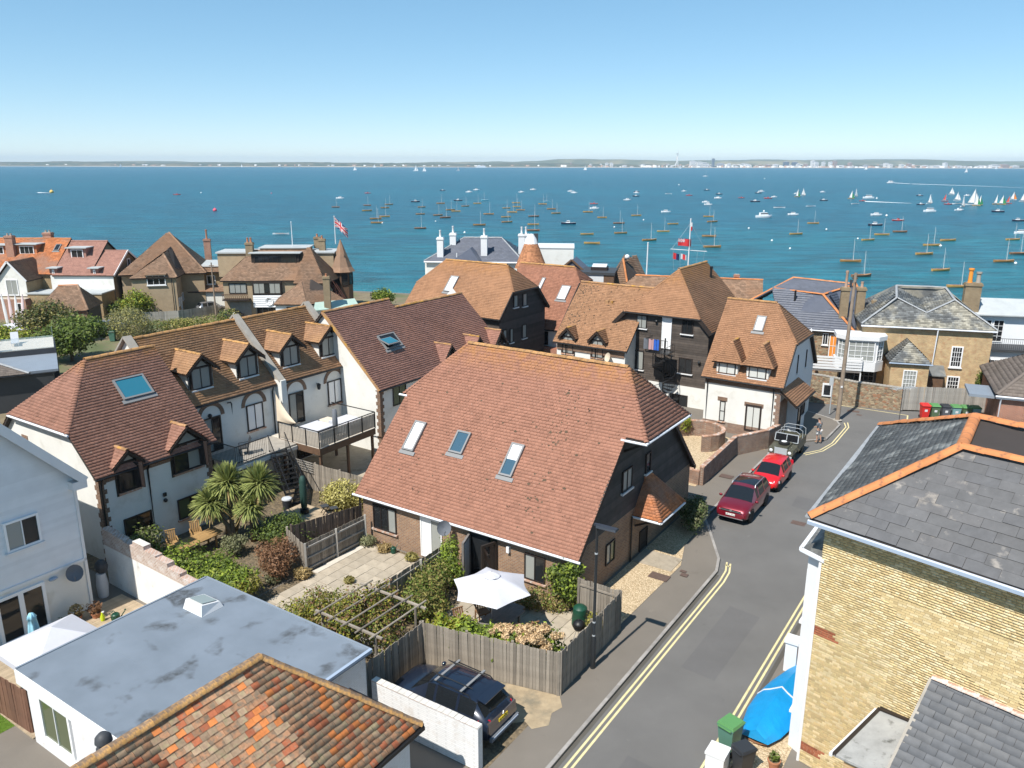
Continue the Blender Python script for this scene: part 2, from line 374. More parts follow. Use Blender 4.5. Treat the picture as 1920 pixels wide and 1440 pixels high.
leafm('leaf_straw', (.34, .25, .11), (.45, .33, .15)); leafm('leaf_sage', (.17, .18, .09), (.26, .26, .14)); leafm('leaf_strap', (.2, .24, .07), (.36, .38, .13))
leafm('petal_cream', (.6, .42, .22), (.72, .52, .32), .2); leafm('leaf_tamarisk', (.14, .12, .07), (.2, .2, .09)); leafm('blade', (.1, .19, .02), (.16, .26, .04))
leafm('leaf_yellow', (.25, .25, .03), (.36, .33, .05))
mat('bark', (.16, .12, .085), .95, .3, 6, bmp=.01)
mat('core_dark', (.03, .035, .015), .95, .2)
mat('cloth_white', (.56, .555, .59), .8, .04, 3); mat('cloth_beige', (.62, .52, .4), .85, .06, 3); mat('cloth_blue', (.3, .58, .7), .85, .06, 4)
mat('cloth_grey', (.5, .52, .55), .85, .08, 3); mat('cloth_charcoal', (.14, .15, .17), .85, .1, 4); mat('cloth_green', (.02, .055, .045), .7, .2, 6)
mat('tarp_blue', (.01, .28, .6), .45, .14, 2, bmp=.03, bs=5); mat('cloth_royal', (.03, .12, .5), .8, .05); mat('cloth_red', (.55, .035, .04), .8, .05)
mat('cloth_navy', (.02, .03, .12), .8, .05); mat('cloth_pink', (.5, .3, .3), .8, .05)
mat('plastic_green', (.075, .16, .11), .5, .06, 3); mat('plastic_lid', (.1, .26, .09), .5, .05); mat('plastic_black', (.03, .033, .038), .5, .06)
mat('plastic_red', (.62, .03, .025), .45, .05); mat('plastic_teal', (.1, .26, .2), .5, .05); mat('plastic_bin', (.035, .07, .03), .55, .08); mat('plastic_compost', (.01, .06, .035), .45, .08)
mat('plastic_yellow', (.5, .6, .02), .4, .05); mat('terracotta', (.4, .17, .09), .85, .2, 5); mat('charcoal_paint', (.05, .053, .058), .6, .1)
def paint(name, col, metal=.3, rough=.3, coat=1.):
 m, t, p = nodes(name); p.inputs['Base Color'].default_value = (*col, 1); p.inputs['Metallic'].default_value = metal
 p.inputs['Roughness'].default_value = rough; p.inputs['Coat Weight'].default_value = coat; p.inputs['Coat Roughness'].default_value = .05
paint('paint_navy', (.012, .018, .035), .2); paint('paint_bronze', (.16, .13, .12), .5, .35); paint('paint_crimson', (.2, .008, .02), .35)
paint('paint_red', (.62, .008, .01), .05); paint('paint_olive', (.07, .068, .045), 0, .5, .2); paint('paint_silver', (.3, .31, .33), .6); paint('paint_black', (.012, .013, .014), .1)
mat('rubber', (.014, .014, .014), .8, .1, 8); mat('rim', (.42, .43, .45), .35, 0, metal=.7); mat('trim_black', (.018, .018, .019), .6, 0)
mat('lamp_clear', (.75, .77, .8), .15, 0); mat('lamp_red', (.5, .01, .03), .2, 0); mat('plate_white', (.78, .78, .75), .5, 0); mat('plate_yellow', (.75, .55, .04), .5, 0); mat('ink', (.01, .01, .012), .6, 0)
mat('skin', (.42, .24, .17), .6, .05); mat('shirt_grey', (.1, .12, .14), .85, .08, 6, col2=(.45, .45, .45), f2=(.55, .58), s2=7); mat('shorts', (.62, .62, .62), .85, .05, 3, col2=(.06, .06, .07), f2=(.54, .56), s2=14); mat('hair', (.03, .022, .018), .8, 0); mat('shoe', (.3, .2, .13), .8, 0)
mat('hull_wood', (.45, .22, .07), .4, .15, 3, spec=.5); mat('hull_tan', (.6, .34, .1), .4, .15, 3); mat('hull_dark', (.26, .13, .07), .4, .2, 3); mat('deck_wood', (.44, .26, .11), .5, .15, 3)
mat('gel_white', (.78, .79, .8), .3, .03); mat('gel_navy', (.02, .03, .06), .3, .03); mat('gel_red', (.5, .06, .06), .35, .03); mat('mast', (.75, .72, .66), .4, 0)
mat('sail_white', (.8, .8, .8), .8, .03); mat('sail_green', (.03, .3, .1), .8, .05); mat('sail_orange', (.75, .27, .04), .8, .05); mat('sail_red', (.62, .1, .08), .8, .05); mat('sail_teal', (.08, .4, .5), .8, .05)
mat('foam', (.8, .83, .84), .9, .1, .5); mat('buoy_white', (.8, .8, .78), .5, 0); mat('buoy_pink', (.75, .1, .15), .5, 0); mat('buoy_yellow', (.75, .5, .12), .5, 0)
mat('shore_wood', (.06, .08, .045), .95, .3, .02, col2=(.13, .12, .07), f2=(.45, .6), s2=.006); mat('hill', (.11, .125, .06), .95, .3, .004, col2=(.24, .21, .11), f2=(.5, .6), s2=.0022)
mat('city_white', (.75, .74, .72), .8, .08, .01); mat('city_grey', (.42, .42, .43), .8, .1, .01); mat('city_brick', (.4, .27, .2), .8, .1, .01); mat('city_dark', (.1, .13, .17), .4, .1, .01); mat('sand', (.5, .42, .32), .9, .1, .01)
def sea_mat():
 m, t, p = nodes('sea'); v = ocoord(t); g = t.nodes.new('ShaderNodeSeparateXYZ'); t.links.new(v, g.inputs[0])
 # shallow water by the shore is greener; weed beds and depth bands vary offshore
 sh = ramp(t, math_(t, 'ADD', g.outputs[1], math_(t, 'MULTIPLY', noise(t, .008, 4, .6, v), 160.)), 230., 520.)
 c = mixc(t, sh, (.004, .175, .19), (.003, .105, .155))
 c = mixc(t, ramp(t, noise(t, .004, 5, .65, ocoord(t, (.35, 1.6, 1)), .4), .4, .66), c, (.003, .082, .13))
 p.inputs['Roughness'].default_value = .3; p.inputs['Specular IOR Level'].default_value = .2
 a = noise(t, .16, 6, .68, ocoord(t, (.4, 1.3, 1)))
 t.links.new(mixc(t, 1., c, mixc(t, ramp(t, a, .34, .66), (.5,)*3, (1.65,)*3), 'MULTIPLY'), p.inputs['Base Color']); b = noise(t, 1.3, 4, .6, ocoord(t, (.6, 1.2, 1)))  # ripple light and shade painted into the water colour: crests lighter, troughs darker
 bump(t, p, math_(t, 'ADD', a, math_(t, 'MULTIPLY', b, .35)), 2.6, 1.)
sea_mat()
mat('slate_near_b', (.12, .116, .117), .78, .22, 3, col2=(.27, .24, .21), f2=(.56, .68), s2=1.8, bmp=.004); mat('slate_near_c', (.105, .104, .108), .72, .2, 3, bmp=.004)
mat('slate_lean', (.105, .108, .116), .7, .2, 3, isl=.12, bmp=.003); mat('slate_lean_b', (.12, .121, .126), .7, .2, 3, bmp=.003)
mat('brick_piece_b', (.7, .57, .34), .9, .12, 5, isl=.1, bmp=.004, bs=40); mat('brick_piece_c', (.57, .43, .22), .9, .15, 5, isl=.15, bmp=.004, bs=40)
mat('concrete_mottled', (.33, .33, .32), .9, .2, 2, col2=(.12, .12, .11), f2=(.6, .72), s2=2.6, bmp=.004)
mat('tile_cot_grey', (.37, .25, .16), .9, .3, 8, isl=.2, col2=(.36, .28, .16), f2=(.5, .62), s2=6, bmp=.008, bs=30)
mat('tile_cot_brown', (.42, .22, .12), .9, .3, 8, isl=.2, col2=(.25, .18, .12), f2=(.45, .6), s2=7, bmp=.008, bs=30)
mat('tile_cot_orange', (.6, .2, .06), .85, .25, 6, isl=.15, bmp=.004, bs=30); mat('tile_cot_red', (.42, .13, .06), .85, .3, 6, isl=.2, col2=(.3, .2, .13), f2=(.55, .66), s2=7, bmp=.006, bs=30)
mat('mortar_brown', (.38, .29, .19), .95, .15, 2); mat('timber_stair', (.1, .04, .03), .8, .2, 4); mat('patina', (.38, .5, .44), .7, .12, 2)
def flat_stain():
 m, t, p = nodes('flat_grey_stain'); v = ocoord(t); c = mixc(t, ramp(t, noise(t, .5, 5, .6, v), .3, .7), (.155, .185, .22), (.2, .235, .28))
 c = mixc(t, math_(t, 'MULTIPLY', ramp(t, noise(t, .75, 3, .5, v, .3), .56, .66), ramp(t, noise(t, 5, 4, .7, v), .2, .6)), c, (.07, .075, .08))
 t.links.new(c, p.inputs['Base Color']); p.inputs['Roughness'].default_value = .6; p.inputs['Specular IOR Level'].default_value = .4; bump(t, p, noise(t, 60, 3, .6, v), .002)
flat_stain()
m, t, p = nodes('glass_clear'); p.inputs['Base Color'].default_value = (.75, .85, .85, 1); p.inputs['Roughness'].default_value = .05; p.inputs['Alpha'].default_value = .25
glass('pane_glaze', (.3, .36, .36), .25, .6)
mat('fence_dark', (.1, .075, .06), .9, .3, 2.5, isl=.2); mat('fence_slat', (.42, .37, .31), .85, .2, 3); mat('teak_brown', (.22, .12, .06), .75, .2, 5)
brick('brick_yard_white', (.5, .36, .29), (.4, .26, .2), (.6, .57, .52), stain=(.66, .63, .6))
mat('lamp_head', (.03, .035, .045), .4, 0); mat('plastic_bin2', (.1, .15, .08), .55, .06); mat('plastic_grey', (.1, .105, .12), .55, .05); mat('plastic_teal2', (.2, .36, .38), .5, .05); mat('plastic_teal2b', (.09, .2, .15), .5, .06, 3); mat('cloth_pinkwhite', (.72, .58, .58), .6, .04)
asphalt('road_patch', (.148, .142, .138)); asphalt('gutter_dirt', (.11, .1, .085), patch=.35)
mat('moss', (.1, .07, .045), .95, .3, 6)
# ---------------------------------------------------------------- roofs, walls, windows
def fix(pts):
 pts = [Vector(p) for p in pts]; n = Vector((0, 0, 0))
 for i in range(len(pts)):
  a, b = pts[i], pts[(i+1) % len(pts)]
  n += Vector(((a.y-b.y)*(a.z+b.z), (a.z-b.z)*(a.x+b.x), (a.x-b.x)*(a.y+b.y)))
 if n.z < 0: pts = [pts[1], pts[0]]+pts[:1:-1]; n = -n
 return pts, n.normalized()
def tiles(parent, pts, mt, gauge=.165, tw=.2, lift=.036, name='roof_tiles', off=.035, jit=.3, pieces=None, skip=None, kind='stuff'):
 """courses of real tiles laid on one roof face; pts[0]-pts[1] is the eave. pieces: tiles that become objects of their own, nearest first"""
 pts, N = fix(pts); O = pts[0]; U = (pts[1]-pts[0]).normalized(); S = N.cross(U)
 q = [((p-O).dot(U), (p-O).dot(S)) for p in pts]; smax = max(a[1] for a in q)
 Vv = []; r = 0; s = 0.0
 O_, U_, S_, N_ = (np.array(x) for x in (O, U, S, N))
 while s < smax-.03:
  sm = min(s+gauge*.5, smax-.005); xs = []
  for i in range(len(q)):
   (u0, s0), (u1, s1) = q[i], q[(i+1) % len(q)]
   if (s0 <= sm) != (s1 <= sm): xs.append(u0+(u1-u0)*(sm-s0)/(s1-s0))
  xs.sort()
  for k in range(0, len(xs)-1, 2):
   a, b = xs[k], xs[k+1]
   st = np.arange(math.floor(a/tw)-1, math.ceil(b/tw)+1)*tw+(tw/2 if r % 2 else 0)
   x0 = np.clip(st+.004, a, b); x1 = np.clip(st+tw-.004, a, b); ok = x1-x0 > .02; x0, x1 = x0[ok], x1[ok]
   if skip is not None:
    ok = np.array([not any(h[0] < (c0+c1)/2 < h[1] and h[2] < sm < h[3] for h in skip) for c0, c1 in zip(x0, x1)], bool)
    x0, x1 = x0[ok], x1[ok]
   n = len(x0)
   if not n: continue
   h = lift*(1+jit*RNG.standard_normal(n)*.5); h = np.clip(h, lift*.6, lift*1.6); wv = .012*(np.sin(x0*1.1+s*.8)+np.sin(s*1.7-x0*.6+1))+.016; ds = RNG.uniform(-.006, .006, n)*(gauge/.115)
   top = min(s+gauge+.02, smax)
   def pt(u, ss, hh): return O_+np.outer(u, U_)+np.outer(ss, S_)+np.outer(hh+off+wv, N_)
   z = np.zeros(n); o = np.ones(n)
   blk = np.stack([pt(x0, s+ds, h), pt(x1, s+ds, h), pt(x1, o*top, z), pt(x0, o*top, z), pt(x0, s+ds, h-lift*1.1), pt(x1, s+ds, h-lift*1.1)], 1)
   Vv.append(blk)
  s += gauge; r += 1
 T = np.concatenate(Vv)
 if pieces:
  n, nm, key = pieces
  order = np.argsort([key(t.mean(0)) for t in T]); sel = order[:n]; rest = order[n:]
  for i in sel:
   t = T[i]; me = bpy.data.meshes.new(nm)
   me.from_pydata([tuple(x) for x in t], [], [(0, 1, 2, 3), (4, 5, 1, 0), (4, 0, 3), (1, 5, 2)]); me.materials.append(MAT[mt] if isinstance(mt, str) else MAT[mt[int(RNG.integers(len(mt)))]])
   link(nm, me, parent)
  T = T[rest]
  if not len(T): return None
 n = len(T); F = (np.arange(n)[:, None]*6); F = np.concatenate([F+[0, 1, 2, 3], F+[4, 5, 1, 0]])
 o = np_mesh(name, T.reshape(-1, 3), F, mt if isinstance(mt, str) else mt[0], parent, kind)
 if not isinstance(mt, str):
  for q_ in mt[1:]: o.data.materials.append(MAT[q_])
  ix = RNG.integers(0, len(mt), n).astype(np.int32); o.data.polygons.foreach_set('material_index', np.concatenate([ix, ix]))
 return o
def half_round(l, r, n=7):
 m = MB(); rows = []
 for x in (0, l):
  rows.append([(x, r*math.cos(math.pi*k/(n-1)), r*.75*math.sin(math.pi*k/(n-1))) for k in range(n)]+[(x, (r-.03)*math.cos(math.pi*k/(n-1)), (r-.03)*.7*math.sin(math.pi*k/(n-1))) for k in range(n-1, -1, -1)])
 m.grid(rows, 0, True, True); return m
RIDGE = {}
def ridge(parent, a, b, mt='ridge_brown', l=.42, r=.14, lift=.02, single=True, name='ridge_tile'):
 a = Vector(a); b = Vector(b); d = b-a; n = max(1, round(d.length/l)); l = d.length/n
 x = d.normalized(); y = Vector((0, 0, 1)).cross(x).normalized(); z = x.cross(y)
 k = (mt, round(l, 2), r)
 if k not in RIDGE: RIDGE[k] = half_round(l+.015, r).mesh(name, mt, 40)
 if single:
  for i in range(n):
   o = link(name, RIDGE[k], parent); p = a+x*(l*i)+z*(lift+random.uniform(-.008, .008))
   o.matrix_local = Matrix(((x.x, y.x, z.x, p.x), (x.y, y.y, z.y, p.y), (x.z, y.z, z.z, p.z), (0, 0, 0, 1))) @ Matrix.Rotation(random.uniform(-.025, .025), 4, 'Y')
 else:
  m = MB(); src = half_round(l+.015, r)
  for i in range(n):
   p = a+x*(l*i)+z*(lift+random.uniform(-.01, .01)); bb = len(m.V)
   m.V += [tuple(p+x*q[0]+y*q[1]+z*q[2]) for q in src.V]; m.F += [tuple(bb+j for j in f) for f in src.F]; m.I += src.I
  m.build(name+'s', mt, parent, 40, 'stuff')
def bonnets(parent, top, bot, mt, gauge=.165, r=.13, lift=.05, name='hip_tiles'):
 """arched hip tiles stepping down a hip, one per course"""
 a = Vector(bot); b = Vector(top); d = (b-a); n = max(2, round(d.length/gauge)); x = d.normalized(); y = Vector((0, 0, 1)).cross(x).normalized(); z = x.cross(y)
 V = []; F = []; st = d.length/n
 for i in range(n):
  for k, (dx, h, rr) in enumerate(((-.02, lift, r), (st*1.15, 0, r*.8), (-.02, lift-.03, r))):
   for j in range(5):
    t = math.pi*j/4; V.append(a+x*(i*st+dx)+y*(rr*math.cos(t))+z*(h+.02+rr*.55*math.sin(t)-.03))
  o = i*15
  for j in range(4): F += [(o+j, o+j+1, o+5+j+1, o+5+j), (o+10+j, o+10+j+1, o+j+1, o+j)]
 return np_mesh(name, [tuple(v) for v in V], F, mt, parent, 'stuff')
def under(parent, faces, mt='underlay', t=.1, name='roof'):
 m = MB()
 for f in faces: m.slab(f, (0, 0, -t))
 return m.build(name, mt, parent)
def gutter(parent, a, b, mt='gutter_black', r=.06, name='gutter'):
 m = MB(); m.tube([a, b], r, 8); return m.build(name, mt, parent, 40)
def pipe(parent, pts, mt='gutter_black', r=.045, name='downpipe'):
 m = MB(); m.tube(pts, r, 8); return m.build(name, mt, parent, 40)
def window(parent, o, U, N, w, h, cols=2, rows=1, fm='frame_dark', pm='pane', fw=.06, sill=None, name='window', depth=.07, blinds=None, mid=.035, base=0):
 """frame with glazing bars; every pane is a piece of its own set back behind the bars. o = lower left corner on the wall"""
 U = Vector(U); N = Vector(N); m = MB(); d0 = base-.03; d1 = base+depth
 m.obox(o, U, N, 0, fw, 0, h, d0, d1); m.obox(o, U, N, w-fw, w, 0, h, d0, d1)
 m.obox(o, U, N, fw, w-fw, 0, fw, d0, d1); m.obox(o, U, N, fw, w-fw, h-fw, h, d0, d1)
 iw = w-2*fw; ih = h-2*fw
 for c in range(1, cols): x = fw+iw*c/cols; m.obox(o, U, N, x-mid/2, x+mid/2, fw, h-fw, d0, d1-.008)
 for r in range(1, rows): z = fw+ih*r/rows; m.obox(o, U, N, fw, w-fw, z-mid/2, z+mid/2, d0, d1-.012)
 f = m.build(name, fm, parent)
 for c in range(cols):
  for r in range(rows):
   q = MB(); x0 = fw+iw*c/cols; z0 = fw+ih*r/rows
   q.obox(o, U, N, x0, x0+iw/cols, z0, z0+ih/rows, base+.005, base+.025)
   pmm = pm if isinstance(pm, str) else pm[(c+r*cols) % len(pm)]
   q.build('pane', pmm, f)
 if sill:
  q = MB(); q.obox(o, U, N, -.08, w+.08, -.09, -.004, -.02, base+.13); q.build('sill', sill, f)
 return f
class House:
 """local frame: x along the front eave, y into the house, front wall faces -y"""
 def __init__(s, name, label, loc, ang, cat='house', group=None):
  s.o = thing(name, label, cat, (loc[0], loc[1], loc[2] if len(loc) > 2 else 0), ang, group); s.a = math.radians(ang); s.loc = Vector((loc[0], loc[1], loc[2] if len(loc) > 2 else 0))
  s.ca, s.sa = math.cos(s.a), math.sin(s.a)
 def loc_of(s, p):
  d = Vector(p)-s.loc; return Vector((d.x*s.ca+d.y*s.sa, -d.x*s.sa+d.y*s.ca, d.z))
 def dir(s, v): return Vector((v[0]*s.ca-v[1]*s.sa, v[0]*s.sa+v[1]*s.ca, v[2]))
 def world(s, p): return s.dir(p)+s.loc
 def on(s, px, py, p0, n): return s.loc_of(hit(px, py, s.world(p0), s.dir(n)))
 def wpx(s, side, c, bl, tr, **k):
  """window given by the sight lines through its lower left and upper right corners, on the wall plane side=c"""
  n = {'f': (0, -1, 0), 'r': (1, 0, 0), 'l': (-1, 0, 0)}[side]; p0 = {'f': (0, c, 0), 'r': (c, 0, 0), 'l': (c, 0, 0)}[side]
  a = s.on(*bl, p0, n); b = s.on(*tr, p0, n)
  U = {'f': (1, 0, 0), 'r': (0, 1, 0), 'l': (0, -1, 0)}[side]
  return window(s.o, a, U, n, abs((b-a).dot(Vector(U))), abs(b.z-a.z), **k)
 def skylight(s, pl, bl, tl, br, fm='frame_grey', pm='pane_sky', lift=.1, name='skylight', blind=None):
  """roof window lying in the roof plane pl=(point, normal); corners by sight lines"""
  A, B, C = (s.on(*q, pl[0], pl[1]) for q in (bl, br, tl))
  N = Vector(pl[1]).normalized(); U = Vector((1, 0, 0)) if abs(N.y) > abs(N.x) else Vector((0, 1, 0)); S = N.cross(U).normalized()
  w = abs((B-A).dot(U)); h = abs((C-A).dot(S)); o = A
  if (B-A).dot(U) < 0: o = A-U*w
  if S.z < 0: S = -S
  m = MB()
  def bx(mm, u0, u1, s0, s1, d0, d1, mi=0): mm.hexa([o+U*a+S*b+N*c for c in (d0, d1) for a, b in ((u0, s0), (u1, s0), (u1, s1), (u0, s1))], mi)
  f = .09
  bx(m, 0, w, 0, f, .02, lift+.06); bx(m, 0, w, h-f, h, .02, lift+.06); bx(m, 0, f, f, h-f, .02, lift+.06); bx(m, w-f, w, f, h-f, .02, lift+.06)
  bx(m, -.12, w+.12, -.22, -.01, .03, .07)
  fr = m.build(name, fm, s.o); q = MB(); bx(q, f, w-f, f, h-f, .03, lift+.02); q.build('pane', pm, fr)
  if blind:
   q = MB(); bx(q, f, w-f, h*(1-blind), h-f, .03, lift+.03); q.build('blind', 'pane_white', fr)
  return fr
def roofpts(L, V, ze, zr, hl=None, hr=None, runl=None, runr=None, Vb=None, zeb=None, x0=0):
 """faces of a ridge roof: hl/hr = height at which a half hip starts (ze for a full hip), None for a gable"""
 Vb = Vb or V; zeb = ze if zeb is None else zeb
 k = (zr-ze)/V; kb = (zr-zeb)/Vb; F = {}
 fr = [(x0, 0, ze), (x0+L, 0, ze)]; bk = [(x0+L, V+Vb, zeb), (x0, V+Vb, zeb)]
 rl = x0; rr = x0+L
 if hr is not None: rr -= runr if runr is not None else (zr-hr)/k
 if hl is not None: rl += runl if runl is not None else (zr-hl)/k
 if hr is not None:
  if hr > ze+.01: fr.append((x0+L, (hr-ze)/k, hr)); b1 = (x0+L, V+Vb-(hr-zeb)/kb, hr)
  else: b1 = (x0+L, V+Vb, zeb)
  F['hr'] = [(x0+L, (hr-ze)/k, hr), b1, (rr, V, zr)]
 fr += [(rr, V, zr), (rl, V, zr)]
 if hl is not None:
  if hl > ze+.01: fr.append((x0, (hl-ze)/k, hl)); b2 = (x0, V+Vb-(hl-zeb)/kb, hl)
  else: b2 = (x0, V+Vb, zeb)
  F['hl'] = [b2, (x0, (hl-ze)/k, hl), (rl, V, zr)]
 b = [bk[0], bk[1]]
 if hl is not None and hl > zeb+.01: b.append(F['hl'][0])
 b += [(rl, V, zr), (rr, V, zr)]
 if hr is not None and hr > zeb+.01: b.append(F['hr'][1])
 F['f'] = fr; F['b'] = b; F['ridge'] = ((rl, V, zr), (rr, V, zr)); return F
def roof_on(h, F, mt, rm, tiled=('f', 'hl', 'hr'), gauge=.165, tw=.2, lift=.036, ridge_l=.42, ridge_r=.14, single=True, bon=True, far=False):
 ro = under(h.o, [F[k] for k in ('f', 'b', 'hl', 'hr') if k in F])
 for k in ('f', 'b', 'hl', 'hr'):
  if k in F and (k in tiled): tiles(ro, F[k], mt, gauge, tw, lift)
  elif k in F: tiles(ro, F[k], mt, gauge*2, tw*2, lift)
 a, b = F['ridge']
 if (Vector(a)-Vector(b)).length > .3: ridge(ro, Vector(a)+Vector((0, 0, .03)), Vector(b)+Vector((0, 0, .03)), rm, ridge_l, ridge_r, single=single)
 if bon:
  for k in ('hl', 'hr'):
   if k in F: bonnets(ro, F[k][2], F[k][0], mt, gauge*1.05); bonnets(ro, F[k][2], F[k][1], mt, gauge*1.05)
 return ro
def walls(h, L, V, ze, zr, mt, inset=.25, hl=None, hr=None, z0=-.3, gable=None, Vb=None, zeb=None, split=None, name='wall'):
 """front, back and the two gable walls as one shell under the roof; gable=(material, z) puts another material above z on the gable ends"""
 Vb = Vb or V; zeb = ze if zeb is None else zeb; k = (zr-ze)/V; kb = (zr-zeb)/Vb; D = V+Vb; i = inset; s = i*k-.1; sb = i*kb-.1
 m = MB(); m.face([(i, i, z0), (L-i, i, z0), (L-i, i, ze+s), (i, i, ze+s)]); m.face([(L-i, D-i, z0), (i, D-i, z0), (i, D-i, zeb+sb), (L-i, D-i, zeb+sb)])
 for x, hh in ((i, hl), (L-i, hr)):
  p = [(x, i, z0), (x, D-i, z0), (x, D-i, zeb+sb)]
  if hh is not None and hh > max(ze, zeb)+.2: p += [(x, D-(hh-zeb)/kb, hh-.1), (x, (hh-ze)/k, hh-.1)]
  elif hh is None: p += [(x, V, zr-.1)]
  p.append((x, i, ze+s)); m.face(p)
 return m.build(name, mt, h.o)
def boards(parent, o, U, N, span, z0, z1, mt, gauge=.165, name='weatherboard', t=.03):
 """overlapping horizontal boards; span(z) gives the board's ends along U"""
 o = Vector(o); U = Vector(U); N = Vector(N); Z = Vector((0, 0, 1)); z = z0
 while z < z1-.02:
  zt = min(z+gauge, z1); a, b = span((z+zt)/2)
  if b-a > .05:
   m = MB(); q = lambda u, zz, d: o+U*u+Z*zz+N*d
   m.hexa([q(a, z, 0), q(b, z, 0), q(b, z, t), q(a, z, t), q(a, zt+.01, 0), q(b, zt+.01, 0), q(b, zt+.01, .008), q(a, zt+.01, .008)])
   m.build(name, mt, parent)
  z += gauge
def dormer(h, V, ze, zr, xc, wd, yf, zb, zt, rise, over=.28, eo=.16, cheek='render_white', tm='tile_terrace', rm='ridge_brown', fm='frame_dark', pm='pane_curtain', hip=False, cols=2, rows=1, gauge=.16, barge='timber_dark', glz=True, wsill='paint_white', winw=None, face=None):
 """gabled (or hipped) dormer standing on the front slope"""
 k = (zr-ze)/V; yb = lambda z: (z-ze)/k; x0, x1 = xc-wd/2, xc+wd/2; zk = zt+rise
 m = MB()
 for x in (x0, x1): m.slab([(x, yf, max(zb, ze+k*yf)-.1), (x, yb(zt)+.05, zt), (x, yf, zt)], (.06 if x == x0 else -.06, 0, 0))
 ck = m.mesh('dormer_cheek', cheek); m = MB()
 m.slab([(x0, yf, zb-.15), (x1, yf, zb-.15), (x1, yf, zt)]+([] if hip else [(xc, yf, zk-.05)])+[(x0, yf, zt)], (0, .06, 0))
 d = m.build('dormer', face or cheek, h.o); link('dormer_cheek', ck, d)
 zl = zt-eo*rise/(wd/2); yo = yf-over; xl, xr = x0-eo, x1+eo
 if hip:
  ya = yf+wd*.42; f = [[(xl, yo, zl), (xl, yb(zl), zl), (xc, yb(zk), zk), (xc, ya, zk)], [(xr, yb(zl), zl), (xr, yo, zl), (xc, ya, zk), (xc, yb(zk), zk)], [(xl, yo, zl), (xr, yo, zl), (xc, ya, zk)]]
 else:
  ya = yo; f = [[(xl, yo, zl), (xl, yb(zl), zl), (xc, yb(zk), zk), (xc, yo, zk)], [(xr, yb(zl), zl), (xr, yo, zl), (xc, yo, zk), (xc, yb(zk), zk)]]
 u = MB()
 for q in f: u.slab(q, (0, 0, -.07))
 u.build('dormer_roof', barge, d)
 for q in f: tiles(d, q, tm, gauge, .2, .03, name='dormer_tiles')
 ridge(d, (xc, ya+.02, zk+.03), (xc, yb(zk)+.1, zk+.03), rm, .4, .11, single=False)
 if hip:
  for e in ((xl, yo, zl), (xr, yo, zl)): bonnets(d, (xc, ya, zk), e, tm)
 else:
  for s, xe in ((-1, xl), (1, xr)):
   q = MB(); q.slab([(xe, yo-.03, zl-.17), (xc, yo-.03, zk-.16), (xc, yo-.03, zk+.02), (xe, yo-.03, zl+.02)], (0, .05, 0)); q.build('bargeboard', barge, d)
 ww = winw or wd-.2; hw = zt-zb
 if glz: window(d, (xc-ww/2, yf, zb), (1, 0, 0), (0, -1, 0), ww, hw-.02, cols, rows, fm, pm, .07, wsill, 'window_frame')
 if not hip and glz:   # small glazed triangle under the gable
  q = MB(); q.slab([(xc-ww*.36, yf-.01, zt+.03), (xc+ww*.36, yf-.01, zt+.03), (xc, yf-.01, zt+rise*.72)], (0, -.03, 0)); q.build('pane', 'pane_curtain' if pm != 'pane' else 'pane', d)
 return d
def chimney(parent, x, y, z0, z1, wx=.7, wy=.5, mt='brick_main', pots=2, pm='terracotta', pot_h=.6, cap=True):
 m = MB(); m.box(x-wx/2, y-wy/2, z0, x+wx/2, y+wy/2, z1)
 if cap: m.box(x-wx/2-.07, y-wy/2-.07, z1-.28, x+wx/2+.07, y+wy/2+.07, z1-.1)
 c = m.build('chimney', mt, parent)
 for i in range(pots):
  q = MB(); px = x+(i-(pots-1)/2)*(wx/max(pots, 1))*.9
  q.lathe([(.15, 0), (.13, .06), (.11, pot_h*.8), (.14, pot_h*.85), (.14, pot_h)], 10, (px, y, z1-.01)); q.build('chimney_pot', pm, c, 40)
 return c
# ---------------------------------------------------------------- foliage
def foliage(name, blobs, n, size, mt, parent=None, flat=.35, aspect=1.6, shell=.5, seed=None, kind=None, droop=0):
 """leaf-sized faces spread through a few uneven lobes; blobs = [(x,y,z,rx,ry,rz)]"""
 r = np.random.default_rng(seed if seed is not None else int(RNG.integers(1e6))); B = np.array(blobs, float)
 wgt = (B[:, 3]*B[:, 4]*B[:, 5])**(2/3); idx = r.choice(len(B), n, p=wgt/wgt.sum())
 d = r.standard_normal((n, 3)); d /= np.linalg.norm(d, axis=1)[:, None]
 rad = shell+(1-shell)*r.random(n)**.6; rad *= 1+.16*r.standard_normal(n)
 p = B[idx, :3]+d*B[idx, 3:6]*rad[:, None]
 nn = d+r.standard_normal((n, 3))*.7+np.array([0, 0, flat]); nn /= np.linalg.norm(nn, axis=1)[:, None]
 a = np.cross(nn, r.standard_normal((n, 3))); a /= np.linalg.norm(a, axis=1)[:, None]; b = np.cross(nn, a)
 s = size*(.6+.8*r.random(n))[:, None]
 V = np.stack([p-a*s*aspect*.5, p-b*s*.4+nn*s*.1, p+a*s*aspect*.5-np.array([0, 0, droop])*s, p+b*s*.4+nn*s*.1], 1).reshape(-1, 3)
 V[:, 2] = np.maximum(V[:, 2], .02+min(0, B[:, 2].min()-3))
 F = np.arange(n*4).reshape(-1, 4)
 return np_mesh(name, V, F, mt, parent, kind)
